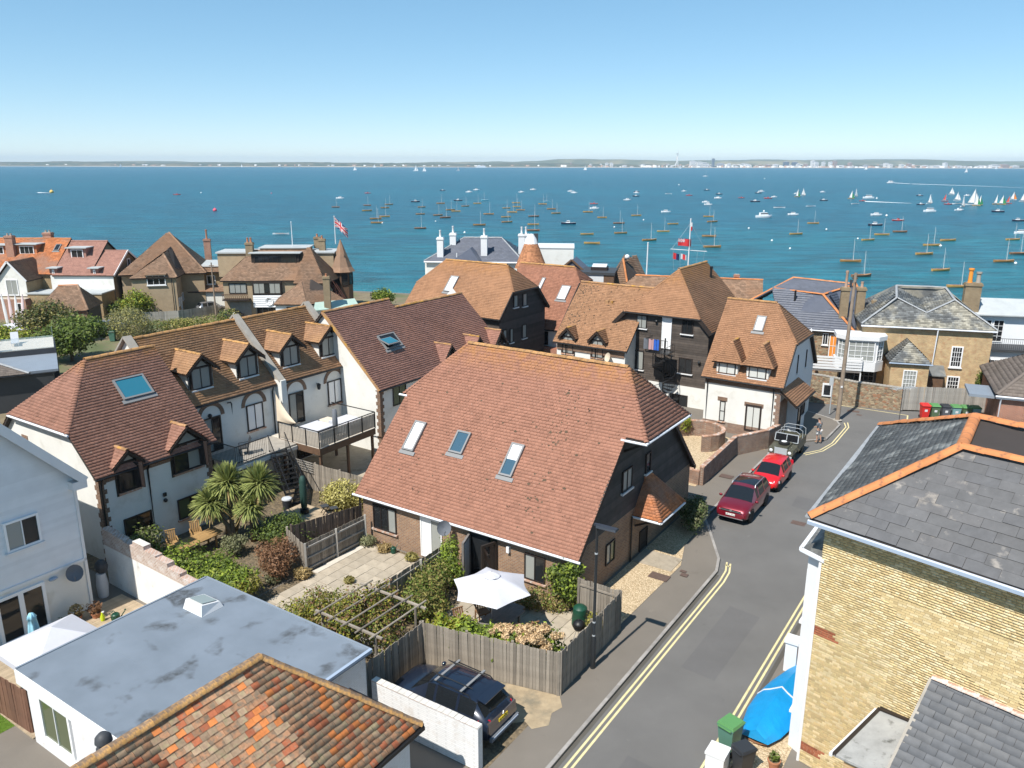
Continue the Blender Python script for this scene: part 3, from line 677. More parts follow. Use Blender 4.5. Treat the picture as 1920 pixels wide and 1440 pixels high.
def shrub(name, label, cat, loc, blobs, n, size, mts, group=None, stems=4, core=True, flat=.35, aspect=1.6, stem_mt='bark', shell=.45):
 """bush: stems, inner twigs and one or two coats of leaves"""
 t = thing(name, label, cat, loc, 0, group); m = MB()
 for i in range(stems):
  b = random.choice(blobs); e = Vector((b[0], b[1], b[2]+b[5]*.3)); s = Vector((b[0]*.2+random.uniform(-.06, .06), b[1]*.2+random.uniform(-.06, .06), -.05)); md = (s+e)/2+Vector((random.uniform(-.1, .1), random.uniform(-.1, .1), 0))
  m.tube([s, md, e], [.035, .025, .012], 5)
 m.build('stem', stem_mt, t)
 mts = [mts] if isinstance(mts, str) else mts
 for i, q in enumerate(mts): foliage('foliage', blobs, int(n/len(mts)), size, q, t, flat, aspect, shell)
 return t
def lobes(k, rx, ry, rz, zc, sr=.55, seed=0):
 r = random.Random(seed); out = [(0, 0, zc, rx*.75, ry*.75, rz*.85)]
 for i in range(k):
  a = 2*math.pi*(i+r.random()*.7)/k; q = r.uniform(.45, .75); s = r.uniform(sr*.75, sr*1.15)
  out.append((rx*q*math.cos(a), ry*q*math.sin(a), zc+rz*r.uniform(-.35, .5), rx*s, ry*s, rz*s))
 return out
# ---------------------------------------------------------------- setting
CA, SA = math.cos(math.radians(GA)), math.sin(math.radians(GA))
def g(u, v, z=0.0): return Vector((u*CA-v*SA, u*SA+v*CA, z))       # village grid to world
def sheet(name, pts, z, mt, kind='structure', parent=None, grid=True, t=None):
 P_ = [g(*p) if grid else Vector((p[0], p[1], 0)) for p in pts]; m = MB()
 if t: m.prism([(p.x, p.y) for p in P_], z-t, z)
 else: m.face([(p.x, p.y, z) for p in P_])
 o = m.build(name, mt, parent)
 if kind and parent is None: o['kind'] = kind
 return o
def terrain():
 xs = np.concatenate([np.linspace(-900, -160, 12), np.linspace(-150, 150, 61), np.linspace(160, 900, 12)]); ys = np.concatenate([[-60, -20], np.linspace(0, 170, 52)])
 V = []; F = []
 for y in ys:
  for x in xs:
   e = 113-13*max(0, min(1, (x+18)/30))+3*math.sin(x*.05)+(.05*abs(x) if x < -60 else 0)-8*max(0, min(1, (x-10)/25)); k = max(0., min(1., (y-e)/15.))
   V.append((x, y, -.14-13*(k*k*(3-2*k))))
 n = len(xs)
 for i in range(len(ys)-1):
  for j in range(n-1): F.append((i*n+j, i*n+j+1, (i+1)*n+j+1, (i+1)*n+j))
 return tag(np_mesh('ground', V, F, 'land', None, 'structure'))
terrain()
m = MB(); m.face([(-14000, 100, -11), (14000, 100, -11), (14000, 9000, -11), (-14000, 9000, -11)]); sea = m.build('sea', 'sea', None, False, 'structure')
road = sheet('road', [(-15, 5), (-6.4, 5), (-6.4, 61.5), (25, 61.5), (25, 72), (-30, 72), (-30, 62), (-15, 62)], -.1, 'road')
KL = [(-11, 5), (-11, 34.6), (-11.35, 35.9), (-12.8, 38.6), (-13.7, 40.2), (-13.7, 55.2), (-12.6, 56.2), (-11.2, 57.6), (-11.1, 61.6), (-11.6, 62.7), (-12.6, 63.2), (-15.5, 64.6)]
pave = sheet('pavement', KL+[(-30, 71), (-60, 98), (-120, 78), (-120, -20), (-11, -20)], 0, 'pavement', t=.2)
pave_r = sheet('pavement_opposite', [(-6.4, 5), (60, 5), (60, 61.3), (-5.4, 61.3), (-6.4, 60.2)], 0, 'pavement', t=.2)
P1 = g(-15.5, 66.7); P2 = g(-30, 72.2); P3 = g(-60, 101)
sheet('verge', [(P1.x, P1.y), (31.2, 61.45), (38, 60.8), (90, 58), (90, 86), (20, 91), (10, 98), (-30, 108), (P3.x, P3.y), (P2.x, P2.y)], 0, 'soil', grid=False, t=.2)
def kerbs(line, parent, l=.9, w=.14):
 for a, b in zip(line[:-1], line[1:]):
  A, B = g(*a, .012), g(*b, .012); d = B-A; n = max(1, round(d.length/l)); st = d/n; nn = Vector((-d.y, d.x, 0)).normalized()
  for i in range(n):
   p = A+st*i; q = p+st*.985; m = MB()
   m.hexa([p+nn*.01-Vector((0, 0, .2)), p+nn*w-Vector((0, 0, .2)), q+nn*w-Vector((0, 0, .2)), q+nn*.01-Vector((0, 0, .2)), p+nn*.01, p+nn*w, q+nn*w, q+nn*.01]); m.build('kerb_stone', 'kerb', parent)
kerbs(KL[1:], pave); kerbs([(-11, 16), (-11, 34.6)], pave)
def line(pts, wd, parent, name='road_marking', z=-.095, mt='line_yellow', grid=True):
 m = MB(); P_ = [g(*p, z) if grid else Vector((p[0], p[1], z)) for p in pts]; rows = []
 for i, p in enumerate(P_):
  d = (P_[min(i+1, len(P_)-1)]-P_[max(i-1, 0)]).normalized(); nn = Vector((-d.y, d.x, 0)); rows.append([p-nn*wd/2, p+nn*wd/2])
 m.grid(rows); return m.build(name, mt, parent)
for du in (0, .2):
 line([(-10.68+du, 14), (-10.66+du, 33.9), (-10.75+du, 35.0-du*.3), (-11.0+du, 35.9-du*.3)], .085, road)
 line([(-6.75-du, 14), (-6.72-du, 60)], .085, road)
 line([(-11.9+du, 53.9-du), (-11.1+du, 55.3-du*.6), (-10.75+du, 57.2), (-10.72+du, 61.6), (-11.05+du, 62.6+du)], .085, road)
line([(-10.98, 35.62), (-10.7, 35.5)], .08, road)
for a, b in (((1528, 753), (1702, 779)), ((1702, 779), (1699, 800))):
 p, q = at(*a, -.1), at(*b, -.1); line([(p.x, p.y), (q.x, q.y)], .1, road, grid=False)
for px, py, du, dv, rz in ((1497, 981, .75, .5, 0), (1600, 771, .9, .45, 5), (1611, 778, .4, .3, 0)):
 p = at(px, py, -.094); m = MB(); m.box(-du/2, -dv/2, 0, du/2, dv/2, .004); o = m.build('drain_cover', 'iron_lid', road); o.location = p; o.rotation_euler.z = math.radians(GA+rz)
for px, py, du, dv in ((1236, 1081, .95, .6), (1362, 893, .8, .55), (1283, 1078, .35, .3), (1281, 1071, .3, .2)):
 p = at(px, py, .034); m = MB(); m.box(-du/2, -dv/2, 0, du/2, dv/2, .006); o = m.build('manhole_cover', 'iron_lid', pave); o.location = p; o.rotation_euler.z = math.radians(GA)
for pts in ([(-9.6, 26.5), (-8.2, 26.4), (-8.1, 31.8), (-9.5, 32)], [(-10.2, 44.6), (-8.8, 44.4), (-8.9, 46.2), (-10.3, 46.3)], [(-9.2, 20.2), (-7.3, 20.1), (-7.2, 20.8), (-9.2, 20.9)]): sheet('repair_patch', pts, -.097, 'road_patch', parent=road)
line([(-10.93, 14), (-10.93, 34.4)], .16, road, 'gutter_dirt', -.0965, 'gutter_dirt'); line([(-6.5, 14), (-6.5, 60)], .2, road, 'gutter_dirt', -.0965, 'gutter_dirt')
# overlays on the left block
sheet('gravel_yard', [(-14.9, 27.5), (-12.85, 27.5), (-12.7, 34.1), (-13.35, 36.2), (-13.6, 40.6), (-14.9, 41)], .02, 'gravel')
m = MB(); a = g(-14.85, 33.2); m.box(0, 0, .0, 2.0, 1.5, .05); o = m.build('path', 'paving', None, False, 'structure'); o.location = a; o.rotation_euler.z = math.radians(GA)
sheet('driveway', [(-17.9, 18), (-17.9, 21), (-12.6, 22.2), (-12.2, 21.7), (-12.35, 21.2), (-12.1, 20.6), (-12.5, 20.1), (-12.9, 20.3), (-13.6, 19.6), (-15, 19.3), (-16.5, 18.2)], .008, 'drive')
sheet('alley', [(-30, 5), (-12.9, 5), (-12.9, 17.4), (-30, 17.4)], .004, 'pavement')
sheet('gravel_court', [(-20.6, 44), (-15.8, 44), (-15.8, 50.6), (-14.2, 53), (-20.5, 55)], .012, 'gravel')
sheet('garden_soil', [(-45, 17.8), (-27.6, 17.8), (-27.6, 31), (-45, 31)], .006, 'soil')
sheet('garden_bed', [(-27.5, 17.4), (-12.7, 17.4), (-12.7, 27.6), (-27.5, 27.6)], .002, 'soil')
sheet('courtyard', [(-45, 31), (-29, 31), (-29, 44), (-45, 60)], .006, 'paving')
sheet('gravel_bay', [(-6.2, 14), (-4.7, 14), (-4.7, 25), (-6.2, 25)], .01, 'gravel')
sheet('yard_land', [(-120, 5), (-45.2, 5), (-45.2, 60), (-60, 97), (-119, 77)], .005, 'land')
def paved(name, u0, u1, v0, v1, s, z=.03, jit=.012):
 p = thing(name, None, None, g(u0, v0), GA); p['kind'] = 'structure'; nu, nv = round((u1-u0)/s), round((v1-v0)/s); a, b = (u1-u0)/nu, (v1-v0)/nv
 m = MB(); m.prism([(.01, .01), (a-.01, .01), (a-.01, b-.01), (.01, b-.01)], 0, .04); me = m.mesh('slab', 'paving')
 for i in range(nu):
  for j in range(nv):
   o = link('slab', me, p); o.location = (i*a, j*b, z-.04+random.uniform(0, jit)); o.rotation_euler = (random.uniform(-.008, .008), random.uniform(-.008, .008), random.uniform(-.006, .006))
 return p
paved('patio', -26.9, -21.9, 18.2, 27.4, .62); paved('terrace_paving', -19.6, -13.0, 22.6, 27.4, .62)
m = MB(); m.box(0, 0, 0, .35, 3.4, .06); o = m.build('paving_strip', 'paving_pale', None, False, 'structure'); o.location = g(-27.2, 23.6); o.rotation_euler.z = math.radians(GA)
# lawn in the corner below the flat-roofed extension
la = sheet('lawn', [(-31, 5), (-27.6, 5), (-27.6, 11), (-31, 11)], .012, 'blade')
n = 26000; r = np.random.default_rng(3); uu = r.uniform(-31, -27.6, n); vv = r.uniform(5, 11, n); hgt = r.uniform(.02, .05, n); an = r.uniform(0, 6.28, n)
X = uu*CA-vv*SA; Y = uu*SA+vv*CA; dx = np.cos(an)*.006; dy = np.sin(an)*.006; lx = r.normal(0, .015, n); ly = r.normal(0, .015, n)
V = np.stack([np.stack([X-dx, Y-dy, 0*X+.012], 1), np.stack([X+dx, Y+dy, 0*X+.012], 1), np.stack([X+lx, Y+ly, .012+hgt], 1)], 1).reshape(-1, 3)
np_mesh('grass', V, np.arange(3*n).reshape(-1, 3), 'blade', la, 'stuff')
# ---------------------------------------------------------------- the big brick and tile house in the middle
h = House('brick_house', 'large brick house with long red tiled roof and three roof windows', g(-27.95, 27.48), GA); MH = h
L, V, ze, zr = 13.16, 6.78, 2.5, 9.49; k = (zr-ze)/V
F = roofpts(L, V, ze, zr, 6.87, 6.87, 2.35, 1.25); vh = (6.87-ze)/k; ov = 1.0
# the right half hip is jettied out on brackets beyond the gable
rr = (L+ov-2.24, V, zr)
F['f'] = [(0, 0, ze), (L, 0, ze), (L, vh-.02, 6.85), (L+ov, vh, 6.87), rr, (2.35, V, zr), (-.2, vh, 6.87), (0, vh-.02, 6.85)]
F['hr'] = [(L+ov, vh, 6.87), (L+ov, 2*V-vh, 6.87), rr]; F['hl'] = [(-.2, 2*V-vh, 6.87), (-.2, vh, 6.87), (2.35, V, zr)]
F['b'] = [(L, 2*V, ze), (0, 2*V, ze), (0, 2*V-vh, 6.87), (2.35, V, zr), rr, (L+ov, 2*V-vh, 6.87), (L, 2*V-vh, 6.85)]
F['ridge'] = ((2.35, V, zr), rr)
ro = roof_on(h, F, 'tile_red', 'ridge_rust', gauge=.17, tw=.2, lift=.038)
walls(h, L, V, ze, zr, 'brick_main', hl=6.87, hr=6.87)
i = .25
span = lambda z: (max(i, (z-ze)/k+.1), min(2*V-i, 2*V-(z-ze)/k-.1))
boards(h.o, (L-i, 0, 0), (0, 1, 0), (1, 0, 0), span, 2.75, 6.85, 'board_black', .17)
gutter(h.o, (-.15, -.06, ze-.02), (L+.1, -.06, ze-.02), 'gutter_white'); gutter(h.o, (L+ov+.06, vh-.1, 6.82), (L+ov+.06, 2*V-vh+.1, 6.82), 'gutter_white'); gutter(h.o, (L-.2, vh-.12, 6.8), (L+ov+.1, vh-.12, 6.8), 'gutter_white')
gutter(h.o, (-.45, vh-.1, 6.8), (.12, vh-.1, 6.8), 'gutter_white')
for y in (vh+.35, V, 2*V-vh-.35):
 m = MB(); m.bar((L-i, y, 6.1), (L+ov-.15, y, 6.7), .1); m.bar((L-i, y, 6.76), (L+ov-.05, y, 6.76), .1); m.build('bracket', 'timber_dark', h.o)
for a, b in (((L-.02, 0, ze-.06), (L-.02, vh, 6.8)), ((L-.02, 2*V, ze-.06), (L-.02, 2*V-vh, 6.8))):
 m = MB(); m.bar(a, b, .06, .2); m.build('bargeboard', 'timber_dark', h.o)
pipe(h.o, [(.12, .15, ze), (.12, .2, 0)])
def moss(parent, k, ze, pts, name='moss'):
 V_ = []; F_ = []; r = random.Random(3)
 for x, y in pts:
  s_ = r.uniform(.03, .065)*(1.5 if r.random() < .2 else 1); c = Vector((x, y, ze+k*y+.1)); n0 = len(V_); N = Vector((0, -k, 1)).normalized(); S = Vector((0, 1, k)).normalized()
  V_ += [tuple(c+Vector((1, 0, 0))*(s_*r.uniform(.7, 1.3)*math.cos(a*1.05))+S*(s_*r.uniform(.6, 1)*math.sin(a*1.05))) for a in range(6)]+[tuple(c+N*s_*.7)]; F_ += [(n0+a, n0+(a+1) % 6, n0+6) for a in range(6)]
 np_mesh(name, V_, F_, 'moss', parent, 'stuff', True)
rm = random.Random(8)
moss(ro, k, ze, [(lambda y: (10.3-.12*y+rm.gauss(0, .35) if rm.random() < .5 else rm.uniform(.4, 12.6), y))(rm.uniform(.3, 5.4)) for _ in range(190)])
N = (0, -k, 1)
pl = ((0, 0, ze+.06), Vector(N).normalized())
h.skylight(pl, (755, 843), (782, 790), (776, 848), pm='pane_white'); h.skylight(pl, (842, 848), (860, 808), (867, 854), pm='pane_sky'); h.skylight(pl, (936, 891), (960.5, 831), (960.5, 896), pm='pane_sky', blind=.5)
h.wpx('f', i, (702, 988), (743, 956), cols=3, pm=['pane', 'pane', 'pane_curtain'], sill='brick_cap')
h.wpx('f', i, (984, 1083), (1023, 1047), cols=2, pm=['pane_curtain', 'pane'], sill='brick_cap')
f = h.wpx('f', i, (791, 1040), (829, 979), cols=2, fm='frame_white', pm=['pane_white', 'pane_curtain'], name='french_door')
a = h.on(882, 1068, (0, i, 0), (0, -1, 0)); b = h.on(932, 1082, (0, i, 0), (0, -1, 0)); x0, x1 = a.x, b.x
m = MB(); m.box(x0, i-.02, 0, x1, i+.02, 2.25); d = m.build('doorway', 'pane', h.o)
for s, x in ((1, x0), (-1, x1)):
 t = math.radians(70); U = (s*math.cos(t), -math.sin(t), 0); Nn = (math.sin(t), s*math.cos(t), 0)
 window(h.o, (x, i-.05, .03), U, Nn, 1.15 if s > 0 else .85, 2.15, 1, 1, 'teak_grey' if s > 0 else 'timber_dark', 'pane_white' if s > 0 else 'pane', .12, name='open_door')
m = MB(); a = h.on(955, 1029, (0, i, 0), (0, -1, 0)); m.box(a.x-.07, i-.16, a.z-.15, a.x+.07, i, a.z+.15); m.build('wall_lamp', 'frame_white', h.o)
h.wpx('r', L-i, (1164, 925), (1184, 872), cols=2, pm='pane_curtain', sill='paint_white', base=.03); h.wpx('r', L-i, (1208, 888), (1219, 845), cols=1, pm='pane', sill='paint_white', base=.03)
h.wpx('r', L-i, (1134, 1062), (1152, 1009), cols=2, pm=['pane_curtain', 'pane_green'])
h.wpx('r', L-i, (1196, 1052), (1213, 985), cols=1, rows=2, fm='timber_dark', pm='timber_dark', name='front_door')
# hipped porch canopy on the street side
xw = L-i; A = h.on(1192, 969, (0, 0, 2.35), (0, 0, 1)); B = h.on(1238, 980, (0, 0, 2.35), (0, 0, 1)); y0 = B.y; xo = B.x; y1 = y0+3.0; zt = 4.0; ym = (y0+y1)/2
PF = [[(xw, y0, 2.35), (xo, y0, 2.35), (xw+.05, ym-.25, zt)], [(xo, y0, 2.35), (xo, y1, 2.35), (xw+.05, ym+.25, zt), (xw+.05, ym-.25, zt)], [(xo, y1, 2.35), (xw, y1, 2.35), (xw+.05, ym+.25, zt)]]
pr = under(h.o, PF, 'timber_dark', .1, 'porch_roof')
for q in PF: tiles(pr, q, 'tile_orange', .15, .18, .03)
bonnets(pr, (xw+.05, ym-.25, zt), (xo, y0, 2.35), 'tile_orange', .13)
bonnets(pr, (xw+.05, ym+.25, zt), (xo, y1, 2.35), 'tile_orange', .13)
gutter(pr, (xo+.05, y0, 2.3), (xo+.05, y1, 2.3), 'gutter_white'); gutter(pr, (xw, y0-.05, 2.3), (xo+.05, y0-.05, 2.3), 'gutter_white')
for y_ in (y0+.3, y1-.3): m = MB(); m.bar((xw, y_, 1.7), (xo-.2, y_, 2.3), .09); m.bar((xw, y_, 2.28), (xo-.1, y_, 2.28), .09); m.build('porch_bracket', 'timber_dark', h.o)
pipe(h.o, [(xw+.08, y0-.25, 2.4), (xw+.08, y0-.25, 0)])
def dish(parent, c, dirv, r=.3, mt='cloth_grey', name='satellite_dish', wall=None):
 c = Vector(c); d = Vector(dirv).normalized(); x = d.cross(Vector((0, 0, 1))).normalized(); y = x.cross(d); m = MB(); rows = []
 for k_, dep in ((.02, .0), (.4, .02), (.75, .055), (1, .1)): rows.append([c+x*(r*k_*math.cos(t*math.pi/8))+y*(r*1.08*k_*math.sin(t*math.pi/8))+d*(dep*r/.3) for t in range(16)])
 m.grid(rows, 0, True); rows2 = [[p-d*.015 for p in q] for q in rows]; m.grid(rows2, 0, True)
 m.tube([c-d*.02, c-d*.14-Vector((0, 0, .1))], .025, 6); m.tube([c-y*r+d*.08, c+d*r*1.3-y*r*.35], .014, 5); m.ball(c+d*r*1.3-y*r*.35, .045, 6, 4)
 if wall is not None: m.tube([c-d*.14-Vector((0, 0, .1)), wall], .025, 6)
 return m.build(name, mt, parent, 40)
a = h.on(832, 990, (0, -.35, 0), (0, -1, 0)); dish(h.o, a, (.8, -.75, .35), .34, 'cloth_charcoal', wall=(a.x-.1, .25, a.z-.1))
# ---------------------------------------------------------------- white wing with hipped roof, arched terrace, plum-roofed house: one row facing the garden
h = House('white_wing_house', 'white rendered house with hipped brown roof and blue roof window', g(-35.8, 18.4), GB); LW = h
L, V, ze, zr = 6.72, 4.8, 4.54, 9.13; k = (zr-ze)/V
F = roofpts(L, V, ze, zr, 6.44, None)
ro = roof_on(h, F, 'tile_wing', 'ridge_rust')
walls(h, L, V, ze, zr, 'render_white', hl=6.44)
i = .25
def quoins(h, x, y, nx, ny, z0, z1, mt='brick_quoin'):
 z = z0; j = 0
 while z < z1:
  a = .36 if j % 2 else .24; zt = min(z+.24, z1); m = MB()
  m.box(min(x, x+nx*a)-(.02 if nx > 0 else 0), min(y, y+ny*(.6-a)) - (.02 if ny > 0 else 0), z, max(x, x+nx*a)+(.02 if nx < 0 else 0), max(y, y+ny*(.6-a))+(.02 if ny < 0 else 0), zt-.004); m.build('quoin', mt, h.o); z += .24; j += 1
quoins(h, i, i, 1, 1, 0, 4.45); quoins(h, L-i, i, -1, 1, 0, 4.45)
m = MB(); m.box(i+.36, i-.03, ze-.38, L-i-.36, i+.02, ze-.06); m.build('eaves_band', 'brick_quoin', h.o)
gutter(h.o, (0, -.06, ze-.03), (L, -.06, ze-.03)); gutter(h.o, (-.06, 1.8, 6.4), (-.06, 7.6, 6.4), 'gutter_white')
a = h.on(277, 880, (0, i-.06, 0), (0, -1, 0)); pipe(h.o, [(a.x, -.02, ze-.05), (a.x, i-.06, ze-.4), (a.x, i-.06, 0)]); pipe(h.o, [(.3, -.02, ze-.05), (.3, i-.1, ze-.5), (.3, i-.1, 0)])
h.skylight(((0, 0, ze+.06), Vector((0, -k, 1)).normalized()), (232, 752), (208, 716), (286, 734), pm='pane_blue')
for bl, tr, wd in (((226, 917), (252, 868), 1.0), ((327, 880), (371, 812), 1.65)):
 p = h.on(*bl, (0, i, 0), (0, -1, 0)); q = h.on(*tr, (0, i, 0), (0, -1, 0))
 dormer(h, V, ze, zr, (p.x+q.x)/2, wd+.3, i-.03, 3.4, 4.93, .85 if wd > 1.2 else .55, cheek='timber_dark', face='timber_dark', tm='tile_wing', pm=['pane', 'pane_curtain'], wsill='brick_cap', winw=wd, cols=2 if wd > 1.2 else 1)
 s = MB(); s.slab([(0, 0, 0), (.5, 0, 0), (.5, 0, 1.3), (0, 0, 1.3)], (0, -.05, 0)); o = s.build('open_casement', 'frame_dark', h.o); o.location = (q.x-.1, i-.1, 3.5); o.rotation_euler.z = math.radians(-65)
h.wpx('f', i, (336, 975), (377, 921), cols=2, pm=['pane_green', 'pane'], sill='brick_cap'); h.wpx('f', i, (236, 1010), (283, 955), cols=2, pm=['pane', 'pane'], name='patio_door')
m = MB(); a = h.on(308, 937, (0, i, 0), (0, -1, 0)); m.ball((a.x, i-.12, a.z), .11, 8, 5); m.box(a.x-.05, i-.1, a.z+.2, a.x+.12, i, a.z+.38); m.build('wall_lamp', 'lamp_steel', h.o)
p = h.on(48, 826, (i, 0, 0), (-1, 0, 0))
m = MB(); m.box(i-.03, p.y-.3, p.z-.5, i+.03, p.y+.3, p.z+.3); m.build('vent', 'brick_quoin', h.o)
# two arched terrace houses
terr = []
for n_, (v0, Lu, lab) in enumerate(((24.95, 7.3, 'white terrace house with two tiled dormers beside the hipped wing'), (32.25, 5.95, 'white terrace house with two tiled dormers and railed timber balcony'))):
 h = House('terrace_house', lab, g(-39.0, v0), GB, group='arched terrace houses in the courtyard row'); terr.append(h)
 V, ze, zr = 3.68, 5.6, 9.26; k = (zr-ze)/V
 F = roofpts(Lu, V, ze, zr); roof_on(h, F, 'tile_terrace', 'ridge_rust')
 walls(h, Lu, V, ze, zr, 'render_white', inset=.2)
 gutter(h.o, (.1, -.05, ze-.03), (Lu-.1, -.05, ze-.03))
 m = MB(); x = Lu   # parapet between roofs, capped with weathered stone
 m.slab([(x-.17, -.25, ze-.5), (x-.17, -.25, ze+.22), (x-.17, V, zr+.3), (x-.17, V*2+.2, ze+.2), (x-.17, V*2+.2, ze-.5)], (.34, 0, 0)); m.build('parapet', 'concrete', h.o)
 c = MB()
 for a, b in (((x, -.32, ze+.25), (x, V, zr+.36)), ((x, V, zr+.36), (x, 2*V+.2, ze+.3))): c.bar(a, b, .46, .1)
 c.build('coping', 'concrete', h.o)
 m = MB(); m.box(x-.2, -.45, ze-1.2, x+.2, .2, ze+.3); m.build('corbel', 'render_white', h.o)
 pipe(h.o, [(Lu-.45, -.02, ze-.05), (Lu-.45, .12, ze-.4), (Lu-.45, .12, 0)])
dd = (((358, 742), (396, 697)), ((447, 716), (482, 673)), ((529, 696), (560, 655)), ((602, 678), (630, 636)))
for j, (bl, tr) in enumerate(dd):
 h = terr[j//2]; p = h.on(*bl, (0, .7, 0), (0, -1, 0)); q = h.on(*tr, (0, .7, 0), (0, -1, 0)); xc = (p.x+q.x)/2
 dormer(h, V, ze, zr, xc, 1.65, .7, 6.37, 7.67, .7, over=.35, eo=.28, cheek='render_white', face='timber_dark', tm='tile_terrace', rm='ridge_rust', pm='pane_curtain', winw=1.3, cols=2)
def arch(h, xc, z, r, w=.28, mt='brick_quoin', y=.2):
 m = MB(); rows = []
 for t in range(13):
  a = math.pi*t/12; c, s = math.cos(a), math.sin(a); rows.append([(xc+r*c, y+.01, z+r*s), (xc+r*c, y-.04, z+r*s), (xc+(r+w)*c, y-.04, z+(r+w)*s), (xc+(r+w)*c, y+.01, z+(r+w)*s)])
 m.grid(rows, 0, True, True); m.build('brick_arch', mt, h.o)
for j, (c, top, w_) in enumerate(((395, 765, 1.5), (476, 742, 1.5), (554, 723, 1.5), (626, 700, 1.5))):
 h = terr[j//2]; p = h.on(c, top+14, (0, .2, 0), (0, -1, 0)); z = 4.68; arch(h, p.x, z, .7, .24)
 door = j in (0, 2)
 window(h.o, (p.x-.62, .2, 2.58 if door else 3.1), (1, 0, 0), (0, -1, 0), 1.24, 2.1 if door else 1.65, 2, 1, 'frame_dark', ['pane_curtain', 'pane'] if door else 'pane_white', .07, None if door else 'brick_cap', 'balcony_door' if door else 'window')
h = terr[0]
for c, yy in ((443, 762),):
 p = h.on(c-10, yy, (0, .1, 0), (0, -1, 0)); m = MB(); m.tube([(p.x-.25, .08, 5.3), (p.x-.05, .02, 5.3), (p.x, .02, 5.2), (p.x, .02, 4.5)], .04, 6); m.build('vent_pipe', 'gutter_black', h.o)
p = h.on(392, 778, (0, .1, 0), (0, -1, 0)); m = MB(); m.ball((p.x, .02, 4.85), .13, 8, 5); m.build('wall_lamp', 'lamp_steel', h.o)
h = terr[1]; p = h.on(596, 726, (0, .1, 0), (0, -1, 0)); m = MB(); m.lathe([(.02, .3), (.14, .22), (.1, -.1), (.03, -.16)], 8, (p.x, .0, p.z)); m.bar((p.x, .0, p.z+.25), (p.x, .2, p.z+.25), .04); m.build('wall_lamp', 'lamp_steel', h.o)
for hh, xs in ((terr[0], (.9, 3.4, 6.2)), (terr[1], (1.2, 3.6))):
 for x in xs: window(hh.o, (x, .2, .1 if x in (.9, 1.2) else .8), (1, 0, 0), (0, -1, 0), 1.3, 2.0 if x in (.9, 1.2) else 1.2, 2, 1, 'frame_dark', 'pane', .07)
m = MB(); m.face([(-.02, -.2, 4.4), (-.02, 4, 8.7), (-.02, 8, 4.4)]); m.slab([(-.1, .2, 0), (-.1, 7.2, 0), (-.1, 7.2, 5.7), (-.1, 3.68, 9.4), (-.1, .2, 5.7)], (.15, 0, 0)); m.V = m.V[3:]; m.F = [tuple(i_-3 for i_ in f_) for f_ in m.F[1:]]; m.I = m.I[1:]
m.build('end_gable', 'render_white', terr[0].o)
c = MB()
for a, b in (((-.1, -.2, 5.75), (-.1, 3.68, 9.5)), ((-.1, 3.68, 9.5), (-.1, 7.5, 5.75))): c.bar(a, b, .5, .1)
c.build('coping', 'concrete', terr[0].o)
# ---------------------------------------------------------------- plum-roofed house of the courtyard row
h = House('plum_roof_house', 'long plum-tiled white house with propped open roof window and three small dormers', g(-35.4, 37.5), GB); H5 = h
V, ze, zr, k = 4.98, 4.46, 9.18, (9.18-4.46)/4.98
F = roofpts(6.6, V, ze, zr); roof_on(h, F, 'tile_plum', 'ridge_brown', single=False)
F2 = roofpts(8.2, 4.39, ze, ze+k*4.39, x0=6.6); roof_on(h, F2, 'tile_plum', 'ridge_brown', single=False)
walls(h, 14.6, V, ze, zr, 'render_white', inset=.2); quoins(h, .2, .2, 1, 1, 0, 4.4)
gutter(h.o, (0, -.05, ze-.03), (15, -.05, ze-.03)); m = MB(); m.bar((0, 0, ze+.02), (0, V, zr+.05), .22, .1); m.build('verge', 'ridge_brown', h.o)
h.wpx('f', .2, (737, 762), (760, 718), cols=2, pm='pane_green')
h.skylight(((0, 0, ze+.06), Vector((0, -k, 1)).normalized()), (724, 657), (701, 633), (757, 652), pm='pane')
q = h.on(729, 652, (0, 0, ze+.3), Vector((0, -k, 1)).normalized()); m = MB()   # the sash, swung out level
m.slab([(0, 0, 0), (1.15, 0, 0), (1.15, .9, .25), (0, .9, .25)], (0, 0, .06)); o = m.build('open_sash', 'frame_grey', h.o); o.location = q+Vector((-.25, -.25, .25)); m = MB(); m.slab([(.08, .07, .09), (1.07, .07, .09), (1.07, .83, .3), (.08, .83, .3)], (0, 0, .012)); m.build('pane', 'pane_blue', o)
for px, py in ((827, 647), (869, 630), (908, 618)):
 q = h.on(px, py, (0, 0, ze+k*1.6), (0, 0, 1)); dormer(h, V, ze, zr, q.x, 1.45, .35, ze+.15, ze+.68, .92, tm='tile_plum', face='timber_dark', cheek='timber_dark', pm='pane', winw=1.0, wsill=None)
# ---------------------------------------------------------------- tan-roofed weatherboard houses round the courtyard
h = House('weatherboard_house', 'tan-roofed house with dark weatherboard gable behind the plum roof', g(-48.5, 54.9), GA); H6 = h
L, V, ze, zr, zh = 10.8, 4.02, 6.21, 10.29, 8.29; k = (zr-ze)/V
F = roofpts(L, V, ze, zr, zh, zh); roof_on(h, F, 'tile_tan', 'ridge_rust', single=False); walls(h, L, V, ze, zr, 'board_ebony', hl=zh, hr=zh, inset=.3)
span = lambda z: (.3 if z < ze else (z-ze)/k+.1, 2*V-.3 if z < ze else 2*V-(z-ze)/k-.1)
boards(h.o, (L-.3, 0, 0), (0, 1, 0), (1, 0, 0), span, .4, zh-.1, 'board_ebony', .2); boards(h.o, (0, .3, 0), (1, 0, 0), (0, -1, 0), lambda z: (4, L-.3), 2.6, 6.3, 'board_brown', .2)
gutter(h.o, (0, -.05, ze-.03), (L, -.05, ze-.03)); gutter(h.o, (L+.05, 2, zh-.03), (L+.05, 2*V-2, zh-.03))
